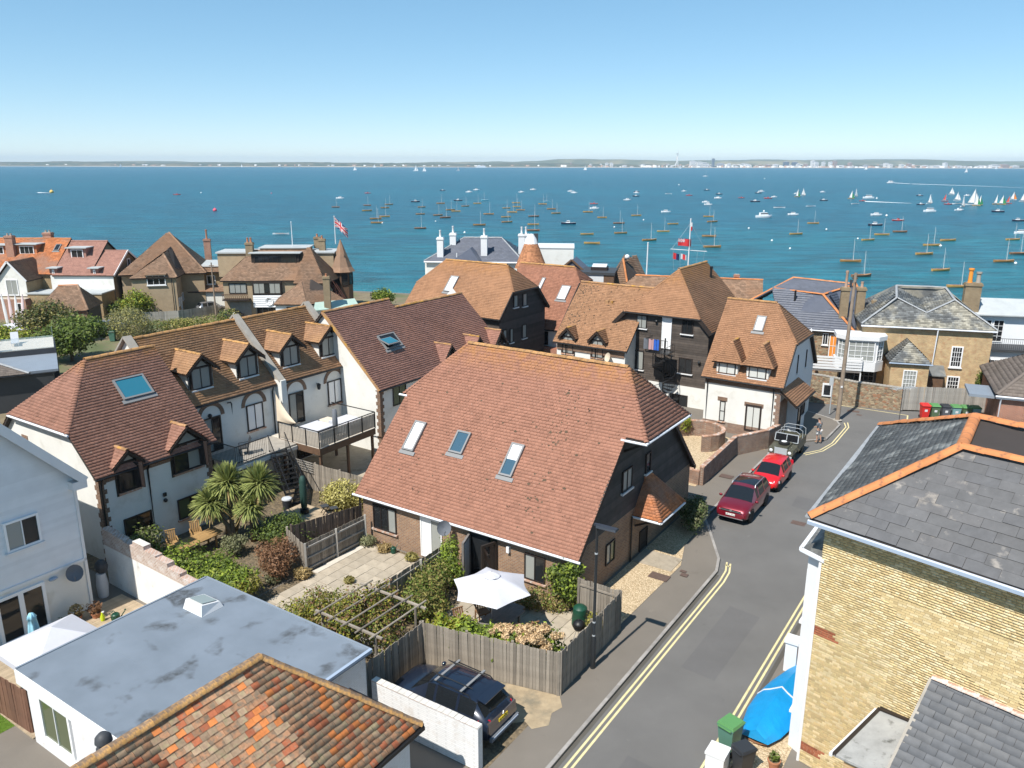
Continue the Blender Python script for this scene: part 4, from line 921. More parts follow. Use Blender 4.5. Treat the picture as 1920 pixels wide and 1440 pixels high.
for a, b in (((L, 0, ze-.05), (L, 2.05, zh)), ((L, 2*V, ze-.05), (L, 2*V-2.05, zh))):
 m = MB(); m.bar(a, b, .08, .24); m.build('bargeboard', 'timber_dark', h.o)
for bl, tr, w_ in (((962, 577), (970, 552), 1), ((979, 575), (987, 549), 1), ((942, 642), (949, 617), 1), ((955, 643), (961, 615), 1), ((978, 635), (986, 607), 1)):
 h.wpx('r', L-.3, bl, tr, cols=1, pm='pane_curtain', sill='paint_white', base=.04)
h.skylight(((0, 0, ze+.06), Vector((0, -k, 1)).normalized()), (832, 547), (845, 518), (849, 545), pm='pane_white')
h = House('pink_roof_house', 'pink-tiled house with two white roof windows between weatherboard houses', g(-44.5, 63.4), GA); H7 = h
L, V, ze, zr, zh = 7.55, 5.2, 3.9, 9.2, 7.9; k = (zr-ze)/V
F = roofpts(L, V, ze, zr, None, zh); roof_on(h, F, 'tile_pink', 'ridge_rust', single=False); walls(h, L, V, ze, zr, 'render_white', hr=zh)
gutter(h.o, (0, -.05, ze-.03), (L, -.05, ze-.03)); m = MB(); m.bar((L, 0, ze-.05), (L, 3.9, zh-.05), .08, .24); m.build('bargeboard', 'timber_dark', h.o)
pl = ((0, 0, ze+.06), Vector((0, -k, 1)).normalized())
h.skylight(pl, (1005, 549), (1010, 521), (1012, 549), pm='pane_white'); h.skylight(pl, (1043, 562), (1055, 536), (1060, 564), pm='pane_white')
h.wpx('f', .25, (1017, 645), (1028, 622), cols=1, pm='pane')
m = MB(); m.box(L-3.5, -.9, .0, L+.6, .1, 2.3); m.build('entrance_block', 'brick_red', h.o)
q = h.on(1002, 641, (0, -1.2, 0), (0, -1, 0)); dish(h.o, q, (.55, -.85, .3), .55, 'cloth_charcoal', wall=(q.x, .1, q.z))
h = House('low_white_house', 'low white house with mossy tan roof and two gabled dormers', g(-33.9, 57.3), GA); H8 = h
L, V, ze, zr = 6.9, 4.78, 4.38, 8.9; k = (zr-ze)/V
F = roofpts(L, V, ze, zr); ro = roof_on(h, F, 'tile_tan_moss', 'ridge_brown', single=False); moss(ro, k, ze, [(abs(rm.gauss(.4, 1.1))+.15, rm.uniform(.3, 4.5)) for _ in range(190)]); walls(h, L, V, ze, zr, 'render_white')
gutter(h.o, (0, -.05, ze-.03), (L, -.05, ze-.03)); m = MB(); m.box(.3, .17, ze-.6, L-.3, .27, ze-.02); m.build('eaves_band', 'brick_quoin', h.o)
for bl, tr in (((1056, 657), (1074, 630)), ((1110, 667), (1131, 638))):
 p = h.on(*bl, (0, .2, 0), (0, -1, 0)); q = h.on(*tr, (0, .2, 0), (0, -1, 0)); dormer(h, V, ze, zr, (p.x+q.x)/2, 1.35, .22, 3.5, 5.0, .7, tm='tile_tan_moss', face='timber_dark', cheek='timber_dark', pm='pane_curtain', winw=1.05, wsill='brick_cap')
for x in (1.2, 4.0): pipe(h.o, [(x, .05, ze-.05), (x, .12, ze-.5), (x, .12, 0)])
p = h.on(1141, 671, (0, -.1, 0), (0, -1, 0)); dish(h.o, p, (-.5, -.85, .3), .38, 'cloth_beige', wall=(p.x+.1, .25, p.z))
for x in (3.2, 3.6): m = MB(); m.box(x, V-1.6, zr-1.42, x+.3, V-1.3, zr-1.1); m.build('roof_vent', 'ridge_brown', h.o)
# dark weatherboard house with gable to the street
h = House('dark_timber_house', 'black weatherboard house with white upper door and spiral staircase', g(-20.8, 59.2), GB); H9 = h
L, V, ze, zr, zh = 9.5, 4.23, 6.27, 10.59, 7.27; k = (zr-ze)/V
F = roofpts(L, V, ze, zr, zh, None); roof_on(h, F, 'tile_tan', 'ridge_rust', single=True); walls(h, L, V, ze, zr, 'board_black', hl=zh, inset=.3)
i = .3
span = lambda z: (i if z < ze else (z-ze)/k+.1, 2*V-i if z < ze else 2*V-(z-ze)/k-.1)
gx = lambda y: (i, y, 0)
boards(h.o, (i, 2*V, 0), (0, -1, 0), (-1, 0, 0), span, 1.7, zh-.08, 'board_brown', .19); boards(h.o, (0, i, 0), (1, 0, 0), (0, -1, 0), lambda z: (i, 5), 1.7, 6.3, 'board_ebony', .19)
m = MB(); m.box(i-.03, i-.02, 0, i+.03, 2*V-i, 1.7); m.build('ground_floor_wall', 'render_white', h.o); quoins(h, i, i, 1, 1, 0, 1.7)
for a, b in (((-.03, 0, ze-.1), (-.03, 1.05, zh)), ((-.03, 2*V, ze-.1), (-.03, 2*V-1.05, zh))):
 m = MB(); m.bar(a, b, .08, .3); m.build('bargeboard', 'timber_dark', h.o)
gutter(h.o, (-.08, .9, zh-.03), (-.08, 2*V-.9, zh-.03)); gutter(h.o, (0, -.05, ze-.03), (5, -.05, ze-.03))
for bl, tr, c_, pm in (((1194, 614), (1214, 592), 2, 'pane_curtain'), ((1278, 625), (1301, 600), 2, 'pane'), ((1183, 690), (1208, 658), 2, ['pane', 'pane_curtain']), ((1272, 698), (1299, 673), 2, 'pane')):
 h.wpx('l', i, bl, tr, cols=c_, pm=pm, sill='paint_white', base=.04)
h.wpx('l', i, (1240, 652), (1261, 596), cols=1, fm='frame_white', pm='frame_white', name='upper_door', base=.04); h.wpx('l', i, (1255, 775), (1290, 742), cols=2, pm='pane', name='window', base=.05)
for px, py in ((1232, 602), (1312, 679)):
 q = h.on(px, py, (i, 0, 0), (-1, 0, 0)); m = MB(); m.ball((i-.15, q.y, q.z), .13, 8, 5); m.bar((i, q.y, q.z-.1), (i-.15, q.y, q.z-.1), .04); m.build('wall_lamp', 'lamp_steel', h.o)
q = h.on(1297, 516, (0, 0, zr-1), (0, 0, 1)); m = MB(); m.tube([(q.x, V-1.1, zr-1.2), (q.x, V-1.1, zr-.3)], .1, 8); m.tube([(q.x, V-1.1, zr-.3), (q.x, V-1.1, zr-.1)], .14, 8); m.build('flue', 'gutter_black', h.o)
# spiral staircase with a small landing at the white door
q = h.on(1240, 652, (i, 0, 0), (-1, 0, 0)); q2 = h.on(1261, 596, (i, 0, 0), (-1, 0, 0)); yd = (q.y+q2.y)/2; zl = q.z; H9d = (yd, zl)
st = thing('spiral_staircase', 'black iron spiral staircase on the dark weatherboard house', 'staircase', h.world((-.9, yd-.4, 0)), GB)
m = MB(); m.tube([(0, 0, 0), (0, 0, zl+1.1)], .06, 8); m.build('pole', 'iron_black', st)
nst = 22
tr_ = MB(); tr_.slab([(.05, -.04, 0), (.95, -.2, 0), (.95, .2, 0), (.05, .04, 0)], (0, 0, .035)); tr_.tube([(.93, .15, 0), (.93, .15, 1.0)], .012, 5); tr_.tube([(.93, -.1, 0), (.93, -.1, 1.0)], .012, 5); tm_ = tr_.mesh('tread', 'iron_black'); pts = []
for j in range(nst):
 o = link('tread', tm_, st); a = math.radians(60+j*26); o.location = (0, 0, (j+1)*zl/(nst+1)); o.rotation_euler.z = a; pts.append((.93*math.cos(a), .93*math.sin(a), (j+1)*zl/(nst+1)+1.0))
m = MB(); m.tube(pts, .025, 6); m.build('handrail', 'iron_black', st)
m = MB(); m.box(-.75, -.55, zl-.06, .6, 1.35, zl-.02); m.build('landing', 'iron_black', st)
m = MB()
for x in np.arange(-.75, .61, .13): m.tube([(x, 1.35, zl), (x, 1.35, zl+1.05)], .012, 5)
for y in np.arange(-.5, 1.36, .13): m.tube([(-.75, y, zl), (-.75, y, zl+1.05)], .012, 5)
m.tube([(.6, 1.35, zl+1.05), (-.75, 1.35, zl+1.05), (-.75, -.5, zl+1.05)], .025, 6); m.build('railing', 'iron_black', st)
for j, (mt_, lab) in enumerate((('cloth_royal', 'blue towel hanging on the spiral stair railing'), ('cloth_pink', 'faded pink towel on the spiral stair railing'), ('cloth_charcoal', 'dark towel on the spiral stair railing'))):
 m = MB(); rows = [[(x, .03*math.sin(x*20+j)+(.04 if z > .02 else 0)*(1 if z < 0 else 1), z) for x in np.linspace(0, .42, 7)] for z in (0, -.3, -.6, -.85)]
 m.grid(rows); rows2 = [[(a_, b_-.05, c_*.6) for a_, b_, c_ in r_] for r_ in rows]; m.grid(rows2); m.face([rows[0][0], rows[0][-1], rows2[0][-1], rows2[0][0]]); o = m.build('towel', mt_); tag(o, lab, 'towel', 'towels on the spiral stair'); p = h.world((-1.66, yd+.05+.45*(0, 1, 2)[j]-.25, zl+1.07)); o.location = p; o.rotation_euler.z = math.radians(GB+90)
# white house with two hipped dormers, its blind gable and porch on the street
h = House('white_street_house', 'white house with two hipped dormers and grey gable on the street', g(-19.8, 54.86), GA); H10 = h
L, V, ze, zr, zh = 5.95, 4.65, 3.98, 9.07, 6.64; k = (zr-ze)/V
F = roofpts(L, V, ze, zr, None, zh); roof_on(h, F, 'tile_tan', 'ridge_rust', single=True); walls(h, L, V, ze, zr, 'render_white', hr=zh)
i = .25
m = MB(); m.slab([(L-i+.01, i, 2.6), (L-i+.01, 2*V-i, 2.6), (L-i+.01, 2*V-i, ze+.1), (L-i+.01, 2*V-2.5, zh-.1), (L-i+.01, 2.5, zh-.1), (L-i+.01, i, ze+.1)], (.02, 0, 0)); m.build('gable_render', 'render_grey', h.o)
m = MB(); m.box(i-.03, i-.03, 0, L-i+.03, i+.02, .75); m.build('plinth', 'brick_yard', h.o); m = MB(); m.box(i, i-.04, ze-.42, L-i, i+.01, ze-.1); m.build('eaves_band', 'brick_quoin', h.o)
quoins(h, L-i, i, -1, 1, .7, 3.5, 'brick_yard'); m = MB(); m.box(L-i, i, 0, L-i+.05, 2.2, 2.9); m.build('side_brickwork', 'brick_yard', h.o)
gutter(h.o, (0, -.05, ze-.03), (L, -.05, ze-.03)); gutter(h.o, (L+.05, 2.4, zh-.03), (L+.05, 2*V-2.4, zh-.03))
for a, b in (((L, 0, ze-.05), (L, 2.43, zh)), ((L, 2*V, ze-.05), (L, 2*V-2.43, zh))):
 m = MB(); m.bar(a, b, .06, .2); m.build('bargeboard', 'timber_dark', h.o)
for bl, tr in (((1350, 706), (1377, 678)), ((1406, 714), (1435, 687))):
 p = h.on(*bl, (0, .3, 0), (0, -1, 0)); q = h.on(*tr, (0, .3, 0), (0, -1, 0)); dormer(h, V, ze, zr, (p.x+q.x)/2, 1.6, .3, 4.35, 5.6, 1.0, over=.25, eo=.3, hip=True, tm='tile_tan', pm='pane_blind', winw=1.25, cheek='render_white')
h.skylight(((0, 0, ze+.06), Vector((0, -k, 1)).normalized()), (1412, 621), (1420, 593), (1430, 623), pm='pane_white')
for x in (.45, 5.25): pipe(h.o, [(x, -.02, ze-.05), (x, i-.08, ze-.4), (x, i-.08, 0)])
h.wpx('f', i, (1348, 788), (1361, 752), cols=1, rows=2, pm='pane_blind', sill='brick_cap'); h.wpx('f', i, (1395, 806), (1429, 762), cols=2, pm='pane_blind', fw=.12, name='french_door')
for bl, tr in (((1347, 750), (1363, 745)), ((1397, 760), (1431, 754))):
 p = h.on(*bl, (0, i, 0), (0, -1, 0)); q = h.on(*tr, (0, i, 0), (0, -1, 0)); m = MB(); m.box(p.x-.05, i-.03, p.z, q.x+.05, i+.01, p.z+.28); m.build('lintel', 'brick_quoin', h.o)
for bl, tr in (((1493, 700), (1497, 665)), ((1509, 688), (1513, 655))): h.wpx('r', L-i+.03, bl, tr, cols=1, pm='pane', sill='paint_white')
p = h.on(1476, 762, (L+.45, 0, 0), (1, 0, 0)); zc = 2.75; y0, y1 = .1, 5.2   # lean-to porch roof
PF = [[(L+.95, y0, zc), (L+.95, y1, zc), (L-i, y1-.5, zc+.95), (L-i, y0, zc+.95)]]
pr = under(h.o, PF, 'timber_dark', .1, 'porch_roof'); tiles(pr, PF[0], 'tile_tan', .17, .3, .04); gutter(pr, (L+1, y0, zc-.05), (L+1, y1, zc-.05))
m = MB(); m.box(L-i+.04, 2.4, 0, L+.5, 2.5, 2.7); m.box(L-i+.04, y1-.6, 0, L+.5, y1-.5, 2.7); m.box(L+.45, 3.4, 0, L+.5, y1-.5, 2.7); m.build('porch_wall', 'render_grey', h.o)
window(h.o, (L+.5, 2.52, .05), (0, 1, 0), (1, 0, 0), .85, 2.1, 1, 1, 'frame_dark', 'pane', name='front_door')
for y in (3.7, 5.9, 7.2): window(h.o, (L+.5 if y < 5 else L-i, y, 1.2), (0, 1, 0), (1, 0, 0), .6, 1.1, 1, 1, 'frame_dark', 'pane', sill='paint_white')
# ---------------------------------------------------------------- behind the courtyard
o = thing('oast_tower', 'round tower with conical orange tiled roof and white cap', 'tower', (2.0, 86, 0), 0)
m = MB(); m.lathe([(1.5, 0), (1.5, 8.4)], 28); m.build('wall', 'brick_red', o, 40)
Vv = []; Ff = []; nr = 18; r0, r1, z0, z1 = 1.7, .66, 8.2, 10.85
for j in range(nr):
 ra = r0+(r1-r0)*j/nr; rb = r0+(r1-r0)*(j+1.2)/nr; za = z0+(z1-z0)*j/nr; zb = z0+(z1-z0)*(j+1.2)/nr; nt_ = max(12, int(ra*2*math.pi/.22))
 for q in range(nt_):
  a = 2*math.pi*(q+.5*(j % 2))/nt_; b = a+2*math.pi/nt_*.95; n0 = len(Vv)
  Vv += [((ra+.04)*math.cos(a), (ra+.04)*math.sin(a), za), ((ra+.04)*math.cos(b), (ra+.04)*math.sin(b), za), (rb*math.cos(b), rb*math.sin(b), zb), (rb*math.cos(a), rb*math.sin(a), zb)]; Ff.append((n0, n0+1, n0+2, n0+3))
np_mesh('cone_tiles', Vv, Ff, 'tile_oast', o, 'stuff')
m = MB(); m.lathe([(.74, 10.75), (.55, 11.3), (.25, 11.75), (.02, 11.8)], 12); m.build('cowl', 'paint_white', o, 20)
m = MB(); m.box(.3, .5, 10.5, .75, .95, 11.75); m.build('flue', 'charcoal_paint', o)
# white villa with hipped slate roof
h = House('white_villa', 'white villa with grey hipped slate roof and white chimneys', (-10.6, 96.5), -4); L = 12
F = roofpts(L, 5, 7.6, 10.0, 7.6, 7.6, 4.2, 3.0); roof_on(h, F, 'slate_blue', 'lead', gauge=.3, tw=.4, lift=.015, single=False, bon=False); walls(h, L, 5, 7.6, 10.0, 'render_white', hl=7.6, hr=7.6, z0=-3)
gutter(h.o, (0, -.05, 7.55), (L, -.05, 7.55), 'gutter_white', .1)
h2 = [(3, -2.6, 7.5), (7.2, -2.6, 7.5), (5.6, .2, 9.2)]
ro = under(h.o, [h2, [(7.2, -2.6, 7.5), (7.2, 2, 7.5), (5.6, 2, 9.2), (5.6, .2, 9.2)], [(3, 2, 7.5), (3, -2.6, 7.5), (5.6, .2, 9.2), (5.6, 2, 9.2)]], 'slate_blue', .1, 'bay_roof'); m = MB(); m.box(3.3, -2.3, -3, 6.9, .5, 7.5); m.build('bay', 'render_white', h.o)
m = MB(); m.box(-.1, 1.2, 3, .5, 2.2, 7.5); m.build('side_wall', 'render_white', h.o)
for a in ((0, 0, 7.62), (12, 0, 7.62)):
 ridge(h.o, Vector(a)+Vector((0, 0, .05)), F['ridge'][0 if a[0] == 0 else 1], 'lead', .6, .1, single=False, name='hip_lead')
for px, yy, zt in ((826, 97.5, 11.3), (850, 100, 11.6), (908, 97.5, 11.5), (978, 99, 11.6), (986, 99, 11.6)):
 q = h.loc_of(aty(px, 470, yy)); c = chimney(h.o, q.x, q.y, 8, zt-.9, .75, .75, 'paint_white', 1, 'paint_white', .85)
for px in (855, 888): q = h.loc_of(aty(px, 480, 96)); pipe(h.o, [(q.x, .5, 7.6), (q.x, .5, 8.6)], 'paint_white', .06, 'vent_pipe')
h = House('white_block', 'plain white flat-roofed block beside the conical tower roof', (3.0, 100), -4)
m = MB(); m.box(0, 0, 0, 4.6, 5, 8.85); m.build('wall', 'render_white', h.o); m = MB(); m.box(-.08, -.08, 8.86, 4.68, 5.08, 9.0); m.build('roof_edge', 'paint_white', h.o); window(h.o, (4.6, 1.2, 6.5), (0, 1, 0), (1, 0, 0), .7, .9, 1, 1, 'frame_dark', 'pane')
h = House('grey_dormer_house', 'dark flat-topped block with raised skylight behind the pink roof', (6.0, 87.6), -12)
m = MB(); m.box(1.2, 0, 0, 4.0, 4.5, 7.3); m.build('wall', 'render_grey', h.o); m = MB(); m.box(1.1, -.1, 7.31, 5.2, 4.6, 7.6); m.build('flat_roof', 'charcoal_paint', h.o); m = MB(); m.box(4.0, 0, 0, 5.1, 4.5, 7.3); m.build('side_cladding', 'timber_brown', h.o)
m = MB(); m.box(2.4, 1.6, 7.6, 4.2, 3.2, 7.95); s_ = m.build('roof_lantern', 'frame_dark', h.o); m = MB(); m.slab([(2.5, 1.7, 7.97), (4.1, 1.7, 7.97), (4.1, 3.1, 8.15), (2.5, 3.1, 8.15)], (0, 0, .03)); m.build('pane', 'pane_white', s_)
PF = [[(-2.2, 2, 6.6), (-2.2, 6, 6.6), (.2, 6, 8.6), (.2, 2, 8.6)], [(2.6, 6, 6.6), (2.6, 2, 6.6), (.2, 2, 8.6), (.2, 6, 8.6)]]
under(h.o, PF, 'slate_blue', .12, 'gable_roof'); m = MB(); m.slab([(-2, 2.1, 0), (2.4, 2.1, 0), (2.4, 2.1, 6.7), (.2, 2.1, 8.5), (-2, 2.1, 6.7)], (0, .1, 0)); m.build('gable_wall', 'slate_blue', h.o); m = MB(); m.bar((-2.2, 1.95, 6.62), (.2, 1.95, 8.66), .08, .2); m.bar((.2, 1.95, 8.66), (2.6, 1.95, 6.62), .08, .2); m.build('bargeboard', 'timber_brown', h.o)
h = House('steep_gable_house', 'steep brown gable with orange hip tiles behind the courtyard roofs', (10.8, 88), -16)
PF = [[(-.2, 0, 5.0), (2.2, -.2, 5.0), (1.1, 1.6, 8.75)], [(2.2, -.2, 5.0), (4.4, 3.0, 5.0), (1.5, 5, 8.7), (1.1, 1.6, 8.75)], [(-1.4, 4, 5.0), (-.2, 0, 5.0), (1.1, 1.6, 8.75), (1.5, 5, 8.7)]]
ro = under(h.o, PF)
for q in PF: tiles(ro, q, 'tile_old', .22, .3, .03)
ridge(ro, (2.2, -.2, 5.05), (1.1, 1.6, 8.8), 'ridge_orange', .4, .12, single=False, name='hip_tile'); m = MB(); m.prism([(-.1, .2), (2.1, 0), (4.2, 3), (1.5, 5), (-1.2, 4)], 0, 5.0); m.build('wall', 'brick_tan', h.o)
m = MB(); m.ball((1.5, 1.9, 9.0), .28, 10, 6); m.build('ball_finial', 'paint_white', h.o, True)
h = House('back_roof_house', 'low brown roofed house with orange ridge behind dark timber house', (9.4, 80.5), -18)
F = roofpts(8, 2.6, 5.6, 7.9, 5.6, None); roof_on(h, F, 'tile_old', 'ridge_orange', gauge=.2, tw=.3, single=False, bon=False); walls(h, 8, 2.6, 5.6, 7.9, 'brick_tan', hl=5.6)
h = House('back_red_house', 'red-brown tiled roof end beyond the dark timber house', (19.0, 80.0), -14)
F = roofpts(6, 2.6, 5.4, 7.6); roof_on(h, F, 'tile_old', 'ridge_orange', gauge=.2, tw=.3, single=False); walls(h, 6, 2.6, 5.4, 7.6, 'brick_red')
chimney(h.o, 3.4, 2.9, 6.5, 8.1, .5, .4, 'brick_red', 0)
# ---------------------------------------------------------------- slate house with orange ridges, orange door
h = House('slate_cottage', 'dark slate cottage with orange ridge tiles and orange door', (24.6, 72.4), -22)
F1 = [[(0, 0, 4.5), (6.4, 0, 4.5), (3.4, 3.2, 7.2), (-1.2, 4, 7.4)], [(6.4, 0, 4.5), (8.3, 4.6, 4.5), (6.2, 6.2, 7.9), (3.4, 3.2, 7.2)], [(-1.2, 4, 7.4), (3.4, 3.2, 7.2), (6.2, 6.2, 7.9), (.5, 7.2, 8.1)], [(-4.2, 4.5, 5.4), (-1.2, 4, 7.4), (.5, 7.2, 8.1), (-2, 9, 6)]]
ro = under(h.o, F1, 'slate_blue', .12)
for q in F1[:3]: tiles(ro, q, 'slate_blue', .28, .35, .014, name='roof_slates')
for a, b in (((6.4, 0, 4.55), (3.4, 3.2, 7.27)), ((3.4, 3.2, 7.27), (-1.2, 4, 7.47)), ((3.4, 3.2, 7.27), (6.2, 6.2, 7.97)), ((6.2, 6.2, 7.97), (.5, 7.2, 8.17)), ((8.3, 4.6, 4.55), (6.2, 6.2, 7.97)), ((-4.2, 4.5, 5.45), (.5, 7.2, 8.17))): ridge(ro, a, b, 'ridge_orange', .4, .13, single=False)
m = MB(); m.prism([(.2, .25), (6.2, .25), (8.0, 4.6), (6, 8), (-3.5, 8), (-3.9, 4.6), (-.2, 4)], -.2, 4.5); m.build('wall', 'stone', h.o); gutter(h.o, (0, -.05, 4.45), (6.4, -.05, 4.45), 'gutter_white')
h.wpx('f', .25, (1541, 646), (1554, 625), cols=2, fm='frame_white', pm='pane', sill='paint_white'); h.wpx('f', .25, (1552, 669), (1572, 628), cols=2, rows=2, fm='frame_white', pm='sail_orange', fw=.07, name='front_door')
pipe(h.o, [(1.0, 2.6, 6.5), (1.0, 2.6, 7.6)], 'gutter_black', .09, 'flue')
chimney(h.o, 8.0, 2.2, 4.5, 7.2, .75, .7, 'brick_tan', 0)
# ---------------------------------------------------------------- yellow brick house with slate M roof
h = House('yellow_brick_house', 'yellow brick house with weathered double-gabled slate roof and sash windows', (29.9, 67.5), -15.5); YH = h
L, ze = 10.4, 5.75
A1, A2, VV = (2.9, 2.0, 7.75), (7.5, 2.2, 7.75), (5.2, 1.35, 6.9); R1, R2 = (3.3, 5.0, 8.4), (7.3, 5.0, 8.4)
F1 = [[(0, -.25, ze), (L, -.25, ze), (7.5, 2.2, 7.75), (5.2, 1.0, 6.72), (2.9, 2.2, 7.75)], [(L, -.25, ze), (L, 9, ze), (7.3, 5.5, 8.5), (7.5, 2.2, 7.75)], [(0, 9, ze), (0, -.25, ze), (2.9, 2.2, 7.75), (3.3, 5.5, 8.5)],
      [(5.2, 1.0, 6.72), (5.3, 4.4, 7.45), (3.3, 5.5, 8.5), (2.9, 2.2, 7.75)], [(5.3, 4.4, 7.45), (5.2, 1.0, 6.72), (7.5, 2.2, 7.75), (7.3, 5.5, 8.5)], [(5.3, 4.4, 7.45), (5.31, 4.4, 7.45), (7.3, 5.5, 8.5), (3.3, 5.5, 8.5)]]
ro = under(h.o, F1, 'slate_far', .1)
for j, q in enumerate(F1[:5]): tiles(ro, q, 'slate_far', .2, .3, .014, name='roof_slates')
for a, b in ((A1, (0, -.25, ze)), (A1, R1), (A2, R2), (R1, R2), ((7.5, 2.2, 7.75), (L, -.25, ze)), ((2.9, 2.2, 7.75), (5.2, 1.0, 6.72)), ((7.5, 2.2, 7.75), (5.2, 1.0, 6.72))): ridge(ro, Vector(b)+Vector((0, .0, .1)), Vector(a)+Vector((0, 0, .1)), 'lead', .5, .1, single=False)
m = MB(); m.box(.2, 0, -.2, L-.2, 8.8, ze); m.build('wall', 'brick_yellow_far', h.o); gutter(h.o, (0, -.32, ze-.05), (L, -.32, ze-.05), 'gutter_white', .07)
h.wpx('f', 0, (1779, 688), (1807, 650), cols=4, rows=4, fm='frame_white', pm='pane', fw=.1, sill='paint_white', mid=.03); h.wpx('f', 0, (1771, 738), (1800, 706), cols=4, rows=4, fm='frame_white', pm='pane', fw=.1, mid=.03)
p = h.on(1755, 640, (0, -.1, 0), (0, -1, 0)); pipe(h.o, [(p.x, -.32, ze-.05), (p.x-.05, -.12, 2.2)], 'gutter_white', .05)
# single storey projection with its own little hipped roof
m = MB(); m.box(2.3, -2.6, -.2, 5.2, 0, 3.2); m.build('projection', 'brick_yellow_far', h.o); PF = [[(2.15, -2.75, 3.2), (5.35, -2.75, 3.2), (3.75, -1.2, 4.7)], [(5.35, -2.75, 3.2), (5.35, 0, 3.2), (3.75, 0, 4.8), (3.75, -1.2, 4.7)], [(2.15, 0, 3.2), (2.15, -2.75, 3.2), (3.75, -1.2, 4.7), (3.75, 0, 4.8)]]
ro = under(h.o, PF, 'slate_far', .1, 'projection_roof')
for q in PF: tiles(ro, q, 'slate_far', .2, .3, .014, name='roof_slates')
window(h.o, (3.3, -2.6, 1.0), (1, 0, 0), (0, -1, 0), 1.05, 1.6, 4, 4, 'frame_white', 'pane_curtain', .08, 'paint_white', mid=.03); gutter(h.o, (2.1, -2.8, 3.15), (5.4, -2.8, 3.15), 'gutter_grey')
m = MB(); m.box(5.3, -1.2, 0, 6.7, 0, 1.9); m.build('side_porch', 'timber_brown', h.o); m = MB(); m.slab([(5.2, -1.35, 1.9), (6.85, -1.35, 1.9), (6.85, .0, 2.5), (5.2, .0, 2.5)], (0, 0, .08)); m.build('porch_roof', 'slate_far', h.o)
# white bay window and steps
m = MB(); bay = [(-1.9, -1.2), (-1.2, -2.0), (1.2, -2.0), (1.9, -1.2), (1.9, .4), (-1.9, .4)]; m.prism(bay, 2.1, 2.9); m.prism([(a*1.06, b*1.05) for a, b in bay], 4.75, 5.1); m.prism([(a*.93, b*.93) for a, b in bay], 2.9, 4.75); by = m.build('bay_window', 'paint_white', h.o)
for (a, b), (c, d) in ((bay[0], bay[1]), (bay[1], bay[2]), (bay[2], bay[3])):
 U = Vector((c-a, d-b, 0)); ln = U.length; U.normalize(); N = Vector((U.y, -U.x, 0)); window(by, (a*.95+U.x*.1, b*.95+U.y*.1, 2.95), U, N, ln*.95-.2, 1.75, 4 if ln > 2 else 2, 4, 'frame_white', 'pane_curtain', .07, name='sash', mid=.03)
m = MB(); m.box(-1.4, -.8, 0, 1.6, .3, 2.1); m.build('bay_base', 'charcoal_paint', h.o); window(h.o, (-.2, -.81, .2), (1, 0, 0), (0, -1, 0), 1.6, 1.7, 4, 4, 'frame_grey', 'pane', .06, mid=.03)
for x, y, mt_, zt, pots, pm_ in ((-2.6, 4.2, 'brick_tan', 8.3, 1, 'city_brick'), (-1.2, 4.6, 'brick_tan', 8.3, 1, 'city_brick'), (9.7, 6.0, 'brick_tan', 8.9, 0, 'terracotta')): chimney(h.o, x+1.6 if x < 0 else x, y, 5, zt, .7 if x < 0 else 1.3, .7, mt_, pots, 'paint_white' if 0 else pm_, 1.5 if x < -2 else .5)
for x, pm_, ph in ((9.4, 'sail_orange', 1.3), (10.05, 'concrete', 1.0)):
 m = MB(); m.lathe([(.22, 0), (.18, .3), (.17, ph-.2), (.24, ph-.15), (.24, ph)], 10, (x, 6.0, 8.85)); m.build('chimney_pot', pm_, h.o, 40)
dk = thing('white_deck', 'white slatted raised deck with steps beside the bay window', 'deck', (26.9, 65.9, 0), -15.5)
for j in range(5): m = MB(); m.box(-1.4, -.05, 2.2+.24*j, 2.6, 0, 2.36+.24*j); m.build('slat', 'paint_white', dk)
for x in (-1.4, 2.5): m = MB(); m.box(x, 0, 0, x+.1, .1, 3.4); m.build('post', 'paint_white', dk)
m = MB(); m.box(-1.4, 0, 2.0, 2.6, 2.2, 2.15); m.build('floor', 'teak_grey', dk); m = MB(); m.slab([(-1.45, .1, 3.3), (-1.45, 3.2, 5.0), (-1.45, 3.2, 2.2), (-1.45, .1, 2.2)], (.08, 0, 0)); m.build('side_screen', 'paint_white', dk)
for j in range(8):
 m = MB(); m.box(-2.5, .4+j*.28, 2.0-j*.24-.06, -1.5, .7+j*.28, 2.0-j*.24); m.build('step', 'concrete', dk)
# ---------------------------------------------------------------- white balcony house, concrete-tiled bungalow
h = House('white_balcony_house', 'white clapboard house with dark balcony and french windows', (39.6, 68.5), -12)
m = MB(); m.box(0, 0, -.2, 9, 7, 3.4); m.build('wall', 'siding_white', h.o); m = MB(); m.box(.6, 2.2, 3.4, 9, 7, 6.1); m.build('upper_wall', 'siding_white', h.o); m = MB(); m.slab([(.3, 1.7, 6.1), (9, 1.7, 6.1), (9, 4.4, 7.2), (1.2, 4.4, 7.2)], (0, 0, .1)); m.build('roof', 'flat_pale', h.o); m = MB(); m.box(-.3, -.4, 3.41, 9, 2.2, 3.55); m.build('balcony', 'charcoal_paint', h.o)
for x in (1.6, 2.6): window(h.o, (x+.2, 2.2, 3.7), (1, 0, 0), (0, -1, 0), .9, 2.0, 2, 4, 'frame_white', 'pane', .08, mid=.03)
for x in (.5, 1.9, 3.3, 4.7): window(h.o, (x, 0, 1.2), (1, 0, 0), (0, -1, 0), 1.1, 1.4, 3, 3, 'frame_white', 'pane', .08, mid=.03)
m = MB()
for x in np.arange(-.2, 6, .16): m.tube([(x, -.35, 3.55), (x, -.35, 4.5)], .012, 4)
m.tube([(-.2, -.35, 4.5), (6, -.35, 4.5)], .025, 5); m.build('railing', 'iron_black', h.o)
